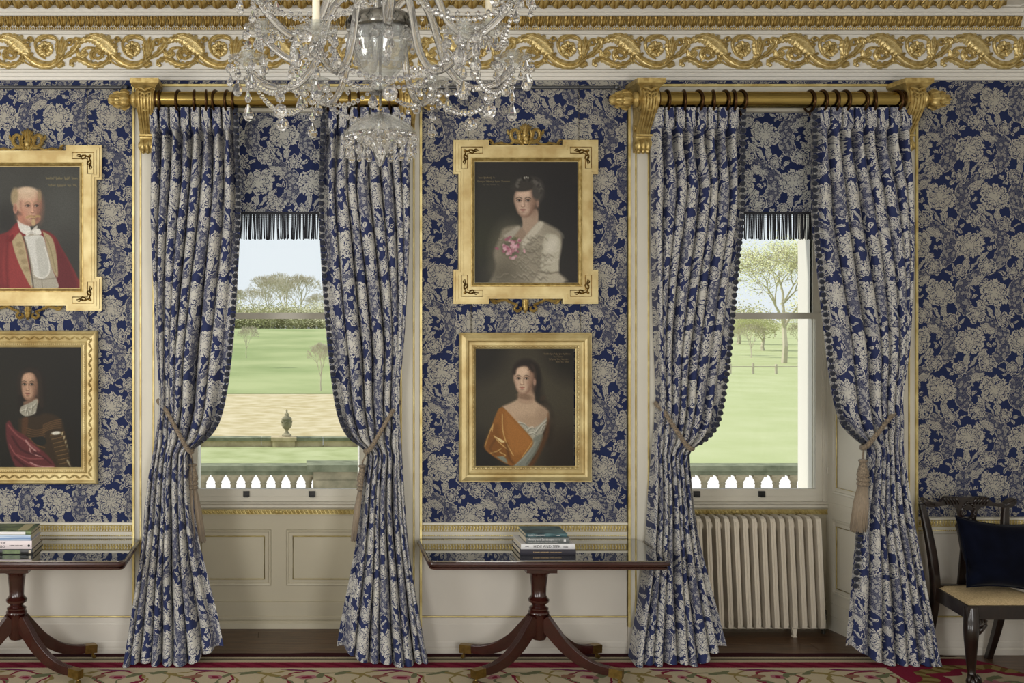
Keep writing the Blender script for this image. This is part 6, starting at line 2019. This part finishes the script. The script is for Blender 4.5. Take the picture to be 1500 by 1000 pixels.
def chandelier():
    YC = -3.27
    k = (D0 + YC) / F
    X0 = (557 - CX) * k
    zz = lambda py: H0 + (CY - py) * k
    ZR = zz(120)
    root = empty('chandelier', (X0, YC, ZR))
    tag(root, 'cut crystal chandelier with curved glass arms and hanging drops', 'chandelier')
    z = lambda py: zz(py) - ZR
    rnd = random.Random(11)
    # drops
    def tear(L, W, n=8, nm='crystal_drop'):
        mb = MB().lathe([(0.0, -L), (W * 0.30, -L * 0.95), (W * 0.5, -L * 0.74), (W * 0.46, -L * 0.55), (W * 0.26, -L * 0.25), (W * 0.10, -L * 0.04), (0.0, 0.0)], n)
        return mb.mesh(nm, M['crystal'])
    BIG, MED, SML = tear(0.064, 0.040), tear(0.046, 0.026), tear(0.030, 0.019)
    SPEAR = MB().lathe([(0.0, -0.072), (0.007, -0.066), (0.0125, -0.045), (0.010, -0.02), (0.004, -0.003), (0.0, 0)], 6).mesh('crystal_drop', M['crystal'])
    OCT = MB().lathe([(0.0, -0.007), (0.010, -0.006), (0.0195, 0.0), (0.010, 0.006), (0.0, 0.007)], 8, (0, 0, -0.0195), 'y').mesh('crystal_disc', M['crystal'])
    BIGOCT = MB().lathe([(0.0, -0.010), (0.014, -0.009), (0.0265, 0.0), (0.014, 0.009), (0.0, 0.010)], 10, (0, 0, -0.0265), 'y').mesh('crystal_disc', M['crystal'])
    BEAD = MB().lathe([(0.0, -0.0085), (0.0075, -0.005), (0.0085, 0.0), (0.0075, 0.005), (0.0, 0.0085)], 7, (0, 0, -0.0085)).mesh('crystal_bead', M['crystal'])
    LEN = {id(BIG): 0.066, id(MED): 0.048, id(SML): 0.032, id(SPEAR): 0.074, id(OCT): 0.040, id(BIGOCT): 0.054, id(BEAD): 0.0175}
    NM = {id(OCT): 'crystal_disc', id(BIGOCT): 'crystal_disc', id(BEAD): 'crystal_bead'}
    def chain(p, items):
        p = Vector(p)
        for it in items:
            put(NM.get(id(it), 'crystal_drop'), it, root, p, (rnd.uniform(-0.06, 0.06), rnd.uniform(-0.06, 0.06), rnd.uniform(0, 3) if it not in (OCT, BIGOCT) else rnd.uniform(-0.5, 0.5)))
            p = p - Vector((0, 0, LEN[id(it)]))
    def garland(a, b, sag, n, r=0.009, name='bead_garland'):
        a, b = Vector(a), Vector(b)
        mb = MB()
        for i in range(n):
            t = (i + 0.5) / n
            q = a.lerp(b, t) - Vector((0, 0, sag * 4 * t * (1 - t)))
            rr = r * (0.75 + 0.5 * math.sin(PI * t))
            mb.lathe([(0.0, -rr * 1.25), (rr * 0.8, -rr * 0.6), (rr, 0), (rr * 0.8, rr * 0.6), (0.0, rr * 1.25)], 6, q)
        mb.build(name, M['crystal'], root)
    # shaft above the bowl, bowl with its cut silvered band
    MB().lathe([(0.022, z(-120)), (0.022, z(-60)), (0.045, z(-50)), (0.055, z(-30)), (0.045, z(-10)), (0.026, z(0)), (0.024, z(14)), (0.06, z(20))], 20, mod=lambda th, h: 1 + 0.04 * abs(math.cos(6 * th))).build('shaft', M['crystal'], root, 50)
    MB().tube([(0, 0, z(-140)), (0, 0, z(160))], 0.005, 8).build('rod', M['silver'], root, True)
    band = MB().lathe([(0.060, z(19)), (0.098, z(21)), (0.118, z(27)), (0.124, z(33)), (0.121, z(41)), (0.112, z(44)), (0.108, z(44)), (0.112, z(36)), (0.108, z(27)), (0.06, z(23))], 32)
    bo = band.build('bowl_band', M['silver'], root, 40)
    cut = MB()
    for i in range(16):
        a = 2 * PI * i / 16
        q = lambda da, py, r: (r * math.cos(a + da), r * math.sin(a + da), z(py))
        cut.tube([q(0, 27, 0.119), q(0.098, 34, 0.1255), q(0, 41, 0.122), q(-0.098, 34, 0.1255)], 0.0022, 5, closed=True)
    cut.build('cut_diamonds', M['silver'], bo, True)
    MB().lathe([(0.108, z(44)), (0.116, z(52)), (0.104, z(72)), (0.092, z(84)), (0.078, z(100)), (0.050, z(114)), (0.030, z(120)), (0.034, z(126)), (0.028, z(131)), (0.018, z(133)), (0.014, z(128)), (0.024, z(118)), (0.044, z(110)), (0.07, z(96)), (0.085, z(80)), (0.1, z(60)), (0.102, z(46))], 40,
               mod=lambda th, h: 1 + 0.035 * abs(math.cos(10 * th + h * 14))).build('bowl', M['thin_crystal'], root, 60)
    MB().lathe([(0.0, z(133)), (0.040, z(134.5)), (0.042, z(136.5)), (0.0, z(137.5))], 20).build('bowl_plate', M['silver'], root, 40)
    hk = MB()
    for i in range(3): hk.tube([(0.006 * math.cos(a), 0.006 * math.sin(a) * (i % 2), z(150 + i * 4) + 0.008 * math.sin(a)) for a in [2 * PI * j / 10 for j in range(10)]], 0.002, 5, closed=True)
    hk.build('hook_chain', M['brass_old'], root, True)
    # lower canopy dish and pointed finial
    MB().lathe([(0.012, z(164)), (0.045, z(169)), (0.085, z(178)), (0.115, z(188)), (0.126, z(196)), (0.121, z(197)), (0.108, z(190)), (0.08, z(181)), (0.042, z(173)), (0.012, z(168))], 44,
               mod=lambda th, h: 1 + 0.04 * abs(math.cos(9 * th))).build('canopy_dish', M['thin_crystal'], root, 60)
    MB().lathe([(0.010, z(170)), (0.018, z(180)), (0.036, z(190)), (0.040, z(200)), (0.034, z(212)), (0.024, z(226)), (0.014, z(236)), (0.006, z(243)), (0.0, z(244))], 12, mod=lambda th, h: 1 + 0.10 * abs(math.cos(3 * th + h * 10))).build('finial_drop', M['crystal'], root, 30)
    for i in range(18):
        a = 2 * PI * (i + 0.3) / 18
        p = (0.120 * math.cos(a), 0.120 * math.sin(a), z(196.5))
        chain(p, [[BEAD, OCT, SML], [BEAD, SML, MED], [OCT, MED]][i % 3])
    for i in range(10):
        a = 2 * PI * i / 10
        chain((0.070 * math.cos(a), 0.070 * math.sin(a), z(185)), [BEAD, BEAD, SML])
    # arms in two tiers, each with its dripping pan, candle tube and drops
    def arm(az, pr, cup_r, cup_z, drops, candle):
        c, s = math.cos(az), math.sin(az)
        pth = smooth_path([(r * c, r * s, zz_) for r, zz_ in pr], 7)
        n = 10
        mb = MB()
        # twisted, fluted glass tube
        m = len(pth); vs = []; up = Vector((-s, c, 0)); fs = []
        for i, p in enumerate(pth):
            t = (pth[min(i + 1, m - 1)] - pth[max(i - 1, 0)]).normalized()
            b = t.cross(up)
            for j in range(n * 2):
                w = 2 * PI * j / (n * 2) + i * 0.12
                r = 0.0135 * (1.0 if j % 2 else 0.82)
                vs.append(p + up * (r * math.cos(w)) + b * (r * math.sin(w)))
        for i in range(m - 1):
            for j in range(n * 2): fs.append((i * 2 * n + j, i * 2 * n + (j + 1) % (2 * n), (i + 1) * 2 * n + (j + 1) % (2 * n), (i + 1) * 2 * n + j))
        a = mb.add(vs, fs).build('arm', M['crystal'], root, 'all')
        pc = (cup_r * c, cup_r * s, cup_z)
        MB().lathe([(0.012, -0.028), (0.020, -0.018), (0.026, -0.006), (0.050, 0.004), (0.066, 0.014), (0.069, 0.018), (0.060, 0.016), (0.04, 0.010), (0.022, 0.006), (0.020, 0.03), (0.026, 0.036), (0.024, 0.04), (0.015, 0.04), (0.015, 0.0)], 24, pc, mod=lambda th, h: 1 + (0.06 * abs(math.cos(6 * th)) if 0.003 < h < 0.019 else 0)).build('drip_pan', M['thin_crystal'], a, 50)
        if candle:
            MB().lathe([(0.0125, 0.012), (0.0125, 0.155), (0.004, 0.158)], 14, pc).build('candle_tube', M['wax'], a, 40)
        for i in range(7):
            th = 2 * PI * i / 7 + az
            q = (pc[0] + 0.064 * math.cos(th), pc[1] + 0.064 * math.sin(th), pc[2] + 0.012)
            chain(q, drops[i % len(drops)])
        return Vector(pc)
    up_pr = [(0.05, z(-70)), (0.12, z(-55)), (0.20, z(-10)), (0.27, z(48)), (0.36, z(71)), (0.45, z(50)), (0.50, z(26))]
    lo_pr = [(0.06, z(10)), (0.12, z(-5)), (0.18, z(20)), (0.24, z(95)), (0.32, z(127)), (0.41, z(124)), (0.465, z(107)), (0.478, z(97))]
    ups, los = [], []
    for i in range(6):
        az = math.radians(30 + 60 * i)
        ups.append(arm(az, up_pr, 0.505, z(19), [[BEAD, BEAD, MED], [BEAD, OCT, SML], [BEAD, BEAD, BEAD, MED]], i == 0))
    for i in range(6):
        az = math.radians(60 * i)
        los.append(arm(az, lo_pr, 0.480, z(90), [[BEAD, OCT, MED], [BEAD, BEAD, SML], [BEAD, MED, BIG], [OCT, SML]], i == 4))
    for i, p in enumerate(los):
        chain(p - Vector((0, 0, 0.03)), [BEAD, OCT, BEAD, MED, BIG])
        q = los[(i + 1) % 6]
        garland(p - Vector((0, 0, 0.04)), q - Vector((0, 0, 0.04)), 0.11, 22)
        garland(p - Vector((0, 0, 0.03)), Vector((0, 0, z(128))) + (p * 0.08), 0.06, 14, 0.008)
        mid = (p + q) / 2
        chain(mid - Vector((0, 0, 0.15)), [OCT, BIGOCT] if i % 2 else [BEAD, BIGOCT])
    for i, p in enumerate(ups):
        q = ups[(i + 1) % 6]
        garland(p - Vector((0, 0, 0.02)), q - Vector((0, 0, 0.02)), 0.10, 22, 0.008)
        garland(p - Vector((0, 0, 0.03)), Vector((0, 0, z(30))) + p * 0.26, 0.05, 10, 0.008)
        chain(p * 0.72 - Vector((0, 0, 0)) + Vector((0, 0, z(70) - p.z * 0.72)), [BEAD, SPEAR, BIG] if i % 2 else [BEAD, OCT, SPEAR])
    for i in range(12):
        a = 2 * PI * (i + 0.5) / 12
        chain((0.118 * math.cos(a), 0.118 * math.sin(a), z(44)), [BEAD, SML, MED] if i % 2 else [BEAD, OCT])
    # candle-plain rod to the ceiling
    MB().tube([(0, 0, z(-140)), (0, 0, ZC - ZR)], 0.008, 8).build('suspension_rod', M['brass_old'], root, True)
chandelier()

# ================================================================== OUTSIDE
def DP(px, py, D): return Vector(((px - CX) * D / F, D - D0, H0 + (CY - py) * D / F))
M['grass'] = mat('mown_grass', RGB(176, 182, 140), 0.95, color2=RGB(154, 162, 116), vscale=1.4, spec=0.1)
M['grassR'] = mat('field_grass', RGB(182, 188, 146), 0.95, color2=RGB(172, 180, 134), vscale=0.5, spec=0.1)
M['hillgrass'] = mat('hill_grass', RGB(166, 174, 128), 0.95, color2=RGB(138, 152, 104), vscale=0.16, spec=0.1, stretch=(1, 1, 1))
M['drygrass'] = mat('dry_winter_grass', RGB(202, 190, 160), 0.95, color2=RGB(178, 164, 126), vscale=1.6, spec=0.1)
M['gravel'] = mat('pale_gravel', RGB(226, 222, 220), 0.95, vary=0.06, vscale=20)
M['stone'] = mat('weathered_sandstone', RGB(166, 156, 130), 0.9, color2=RGB(118, 114, 92), vscale=3, bump=0.4, bscale=20)
M['stone2'] = mat('pale_sandstone', RGB(196, 182, 148), 0.9, color2=RGB(160, 146, 114), vscale=3, bump=0.3, bscale=20)
M['lichen'] = mat('lichened_coping', RGB(128, 132, 108), 0.9, color2=RGB(92, 98, 76), vscale=4)
M['bark'] = mat('winter_bark', RGB(196, 188, 170), 0.95, vary=0.1, vscale=2)
M['bud'] = mat('spring_leaf', RGB(214, 214, 170), 0.9, color2=RGB(196, 200, 148), vscale=0.5)
M['hedge'] = mat('hedge_leaf', RGB(206, 204, 172), 0.9, color2=RGB(184, 182, 144), vscale=0.5)

def ground(name, pts, label, m):
    g = MB().add(pts, [tuple(range(len(pts)))]).build(name, m)
    tag(g, label, kind='structure')
    return g
def strip(name, x0, x1, rows, label, m, bump=0.0):
    """ground strip: rows [(y, z)]"""
    nx = 24
    vs, fs = [], []
    for y, z in rows:
        for i in range(nx + 1):
            xe = x1 + (max(0, y - 38) * 0.16 if name == 'hill' else 0)
            x = x0 + (xe - x0) * i / nx
            vs.append((x, y, z + bump * math.sin(x * 0.21 + y * 0.05)))
    for j in range(len(rows) - 1):
        for i in range(nx):
            a = j * (nx + 1) + i
            fs.append((a, a + 1, a + nx + 2, a + nx + 1))
    g = MB().add(vs, fs).build(name, m, None, 'all')
    tag(g, label, kind='structure')
    return g
strip('terrace', -30, 60, [(0.9, -1.5), (17.6, -1.5)], 'pale gravel terrace below the windows', M['gravel'])
strip('lawn', -40, 6, [(17.6, -1.495), (22.6, -1.52)], 'strip of mown lawn before the low stone wall', M['grass'])
strip('meadow', -60, 6, [(22.8, -1.32), (26, -1.34), (38.2, -1.39)], 'dry straw-coloured meadow behind the low stone wall', M['drygrass'])
strip('hill', -120, 6, [(38.0, -1.38), (55, -1.25), (80, -0.85), (103, -0.28), (112, -0.35), (300, -5.0)], 'green hillside pasture beyond the dry meadow', M['hillgrass'])
strip('field', 6, 160, [(17.6, -1.495), (36, -1.5), (54, -1.5), (75, -1.6), (300, -3)], 'green grazing field beyond the balustrade', M['grassR'])

def baluster_mesh():
    mb = MB()
    mb.box(-0.118, 0.118, -0.11, 0.11, -0.035, 0.0)
    mb.lathe([(0.11, -0.035), (0.10, -0.055), (0.092, -0.085), (0.064, -0.125), (0.052, -0.15), (0.062, -0.165), (0.062, -0.18), (0.050, -0.195), (0.056, -0.26), (0.092, -0.40), (0.086, -0.46), (0.052, -0.515), (0.10, -0.53)], 12)
    mb.box(-0.11, 0.11, -0.11, 0.11, -0.575, -0.53)
    return mb.mesh('baluster', M['stone'], 40)
BALM = baluster_mesh()
def balustrade(xa, xb, x_first, step, label, piers=()):
    y = 20.0 - D0
    zt, zb = DP(0, 680, 20).z, DP(0, 694, 20).z
    root = empty('balustrade', ((xa + xb) / 2, y, -1.5))
    tag(root, label, 'balustrade', 'stone terrace balustrades')
    ox = root.location.x
    cop = MB().box(xa - ox, xb - ox, -0.17, 0.17, zt - 0.10 + 1.5, zt + 1.5).box(xa - ox, xb - ox, -0.13, 0.13, zb + 1.5, zt - 0.10 + 1.5)
    cop.build('coping', M['lichen'], root)
    MB().box(xa - ox, xb - ox, -0.16, 0.16, 0.0, zb - 0.575 + 1.5).build('plinth', M['stone'], root)
    x = x_first
    while x < xb:
        if not any(abs(x - p) < 0.42 for p in piers): put('baluster', BALM, root, (x - ox, 0, zb + 1.5))
        x += step
    for p in piers:
        MB().box(p - ox - 0.40, p - ox + 0.40, -0.24, 0.24, 0.0, zt - 0.04 + 1.5).box(p - ox - 0.36, p - ox + 0.36, -0.26, 0.26, 0.1, zt - 0.25 + 1.5).build('pier', M['stone'], root)
        MB().box(p - ox - 0.52, p - ox + 0.52, -0.3, 0.3, zt - 0.09 + 1.5, zt + 0.03 + 1.5).build('pier_cap', M['lichen'], root)
k20 = 20 / F
balustrade(-4.0, 5.2, -4.0 + 0.12, 22 * k20, 'stone balustrade with square pier seen past the urn', (DP(491, 0, 20).x,))
balustrade(6.2, 12.5, DP(1031, 0, 20).x - 26 * k20 * 3, 26.2 * k20, 'stone balustrade without pier, across the green field')

# low garden wall, pier and urn
D = 29.7
y = D - D0
w = empty('garden_wall', (0, y, -1.53))
tag(w, 'low pale stone garden wall under the urn', 'wall')
zt = DP(0, 640, D).z + 1.53
xs = [-22.0]
rr = random.Random(4)
while xs[-1] < 5.5: xs.append(xs[-1] + rr.uniform(1.0, 1.8))
for a, b in zip(xs[:-1], xs[1:]):
    MB().box(a + 0.006, b - 0.006, -0.18, 0.2, zt - 0.075, zt + rr.uniform(-0.01, 0.01)).build('coping_stone', M['lichen'], w)
    MB().box(a + 0.006, b - 0.006, -0.12 + rr.uniform(-0.01, 0.01), 0.12, 0.0, zt - 0.075).build('wall_stone', M['stone2'], w)
px_ = DP(418, 0, D).x
MB().box(px_ - 0.34, px_ + 0.26, -0.24, 0.2, 0.0, zt - 0.07).box(px_ - 0.38, px_ + 0.30, -0.28, 0.2, zt - 0.07, zt + 0.02).build('wall_pier', M['stone2'], w)
u = empty('garden_urn', (DP(420, 0, D).x, y, -1.53 + zt + 0.022))
tag(u, 'carved stone urn with lid standing on the low garden wall', 'urn')
MB().lathe([(0.13, 0.0), (0.13, 0.04), (0.10, 0.06), (0.05, 0.11), (0.042, 0.16), (0.06, 0.19), (0.10, 0.23), (0.135, 0.30), (0.14, 0.38), (0.132, 0.44), (0.145, 0.46)], 20, mod=lambda th, h: 1 + (0.05 * abs(math.cos(7 * th)) if 0.19 < h < 0.33 else 0)).build('bowl', M['stone'], u, 45)
MB().lathe([(0.145, 0.46), (0.145, 0.475), (0.11, 0.51), (0.06, 0.55), (0.05, 0.58), (0.065, 0.60), (0.03, 0.63), (0.022, 0.66), (0.028, 0.69), (0.0, 0.74)], 16).build('lid', M['stone'], u, 45)
fe = MB()
for i in range(8):
    a = 2 * PI * i / 8
    fe.tube([(0.14 * math.cos(a), 0.14 * math.sin(a), 0.42), (0.15 * math.cos(a + 0.39), 0.15 * math.sin(a + 0.39), 0.37), (0.14 * math.cos(a + 0.785), 0.14 * math.sin(a + 0.785), 0.42)], 0.014, 5)
fe.build('festoon', M['stone'], u, True)

# trees
def tree_mesh(seed, Hh, spread, depth, tw, trunk_frac=0.22, lean=0.0, sides=4):
    r = random.Random(seed)
    mb = MB(); tips = []
    def grow(p, d, L, rad, lev):
        mid = p + d * (L * 0.5) + Vector((r.uniform(-1, 1), r.uniform(-1, 1), 0)) * (L * 0.06)
        e = p + d * L
        n = sides if lev < 3 else 3
        mb.tube([p, mid, e], [rad, rad * 0.85, rad * 0.66], n, caps=False)
        if lev >= depth:
            tips.append(e); return
        if lev >= depth - 2: tips.append(mid)
        kids = 3 if lev < depth - 1 else 4
        for k in range(kids):
            a = 2 * PI * (k + r.uniform(-0.3, 0.3)) / kids + lev
            ang = r.uniform(0.25, 0.62) * spread if k or lev > 1 else r.uniform(0.02, 0.2)
            side = d.orthogonal().normalized()
            side = Matrix.Rotation(a, 3, d) @ side
            nd = (d * math.cos(ang) + side * math.sin(ang)); nd.z += 0.06; nd.normalize()
            grow(e if k else e, nd, L * r.uniform(0.66, 0.86), max(tw, rad * (0.70 if k == 0 else 0.52)), lev + 1)
    grow(Vector((0, 0, 0)), Vector((lean, 0, 1)).normalized(), Hh * trunk_frac, Hh * 0.016, 0)
    return mb, tips
def leaves_mesh(tips, per, size, sp, seed, m):
    r = random.Random(seed); mb = MB()
    for t in tips:
        for _ in range(per):
            c = t + Vector((r.gauss(0, sp), r.gauss(0, sp), r.gauss(0, sp * 0.8)))
            a = Vector((r.uniform(-1, 1), r.uniform(-1, 1), r.uniform(-1, 1))).normalized() * size
            b = a.orthogonal().normalized() * size * 0.6
            mb.add([c - a, c - b, c + a, c + b], [(0, 1, 2, 3)])
    return mb.mesh('foliage', m)
def tree(name, loc, hgt, branches, label, group=None, foliage=None, rz=0.0, base_h=10.0, sx=1.0):
    t = empty(name, loc, rz)
    s = hgt / base_h
    t.scale = (s * sx, s * sx, s)
    tag(t, label, 'tree', group)
    put('branches', branches, t)
    if foliage: tag(put('foliage', foliage, t), kind='stuff')
    return t
b1, t1 = tree_mesh(3, 10, 1.0, 6, 0.022); TB1 = b1.mesh('branches', M['bark'])
b2, t2 = tree_mesh(8, 10, 1.15, 6, 0.022, 0.2); TB2 = b2.mesh('branches', M['bark'])
hts = [max(q.z for q in t1), max(q.z for q in t2)]
rr = random.Random(21)
for i in range(8):
    px = 322 + i * 24 + rr.uniform(-4, 4)
    top = interp([(318, 425), (372, 418), (395, 402), (430, 399), (462, 408), (475, 432), (520, 438)], px) + rr.uniform(-2, 6)
    D = 180 + (i * 37) % 90
    base = DP(px, 472, D)
    base.z = -2.6
    h = DP(px, top, D).z - base.z
    tree('bare_tree', base, h, TB1 if i % 2 else TB2, 'leafless tree on the skyline of the green hill', 'bare trees on the skyline', rz=rr.uniform(0, 6), base_h=hts[0 if i % 2 else 1], sx=1.0)
hb, ht = tree_mesh(15, 4, 1.2, 4, 0.012, 0.12)
HB = hb.mesh('branches', M['bark']); HL = leaves_mesh(ht, 9, 0.045, 0.25, 4, M['hedge']); hh = max(q.z for q in ht)
hv, hf = [], []
for i in range(30):
    px = 316 + i * 6.6
    D = 150 + rr.uniform(-6, 6)
    base = DP(px, 474, D); base.z = -3.0
    s_ = (DP(px, 455 + rr.uniform(-7, 4), D).z - base.z) / hh
    mt = Matrix.Translation(base) @ Matrix.Rotation(rr.uniform(0, 6), 4, 'Z') @ Matrix.Diagonal((s_ * 1.2, s_ * 1.2, s_, 1))
    for src in (HB, HL):
        b_i = len(hv)
        hv.extend([tuple(mt @ v.co) for v in src.vertices]); hf.extend([tuple(b_i + k for k in f.vertices) for f in src.polygons])
hd = MB().add(hv, hf).build('hedge', M['hedge'])
tag(hd, 'scrubby winter hedge along the hill crest below the bare trees', 'hedge', kind='stuff')
# slender trees standing in the pasture
D = 62
for px, pb, ptop, lab in ((361, 524, 476, 'small bare tree at the curtain-side edge of the pasture hollow'), (470, 572, 500, 'slender bare sapling where pasture meets dry meadow')):
    D = 62 if px == 361 else 46
    base = DP(px, pb, D)
    tree('bare_sapling', base, DP(px, ptop, D).z - base.z, TB2 if px == 361 else TB1, lab, None, None, 1.0, hts[1 if px == 361 else 0], 0.8)
# broad oak coming into leaf, and thicket, beyond the field
b3, t3 = tree_mesh(31, 10, 1.25, 6, 0.018, 0.24, sides=5); TB3 = b3.mesh('branches', M['bark']); TL3 = leaves_mesh(t3, 8, 0.058, 0.36, 6, M['bud']); h3 = max(q.z for q in t3)
D = 72
base = DP(1149, 541, D); base.z = -1.62
tree('budding_oak', base, DP(1149, 348, D).z - base.z, TB3, 'broad oak coming into pale leaf beyond the green field', None, TL3, 0.8, h3, 1.35)
for i, (px, top, D) in enumerate(((1062, 475, 84), (1082, 448, 112), (1100, 470, 80), (1118, 462, 94), (1172, 470, 84), (1192, 440, 104), (1050, 452, 124), (1135, 476, 136), (1207, 470, 88))):
    base = DP(px, 546, D); base.z = -1.75
    tree('thicket_tree', base, DP(px, top, D).z - base.z, HB if i % 2 else TB2, 'small pale green tree in the thicket behind the oak', 'thicket behind the oak', HL if i % 2 else TL3, rr.uniform(0, 6), hh if i % 2 else hts[1], 1.5 if i % 2 else 0.9)
# field gate posts
g = empty('field_fence', DP(1110, 545, 60))
g.location.z = -1.5
tag(g, 'weathered post and rail field fence in front of the thicket', 'fence')
for i in range(9):
    MB().box(-0.05, 0.05, -0.05, 0.05, 0, 0.55 + rr.uniform(-0.06, 0.06)).build('post', M['bark'], g, loc=(-4 + i * 1.25, 0, 0))
for zq in (0.40,): MB().box(-4, 6, -0.02, 0.02, zq - 0.025, zq + 0.025).build('rail', M['bark'], g)
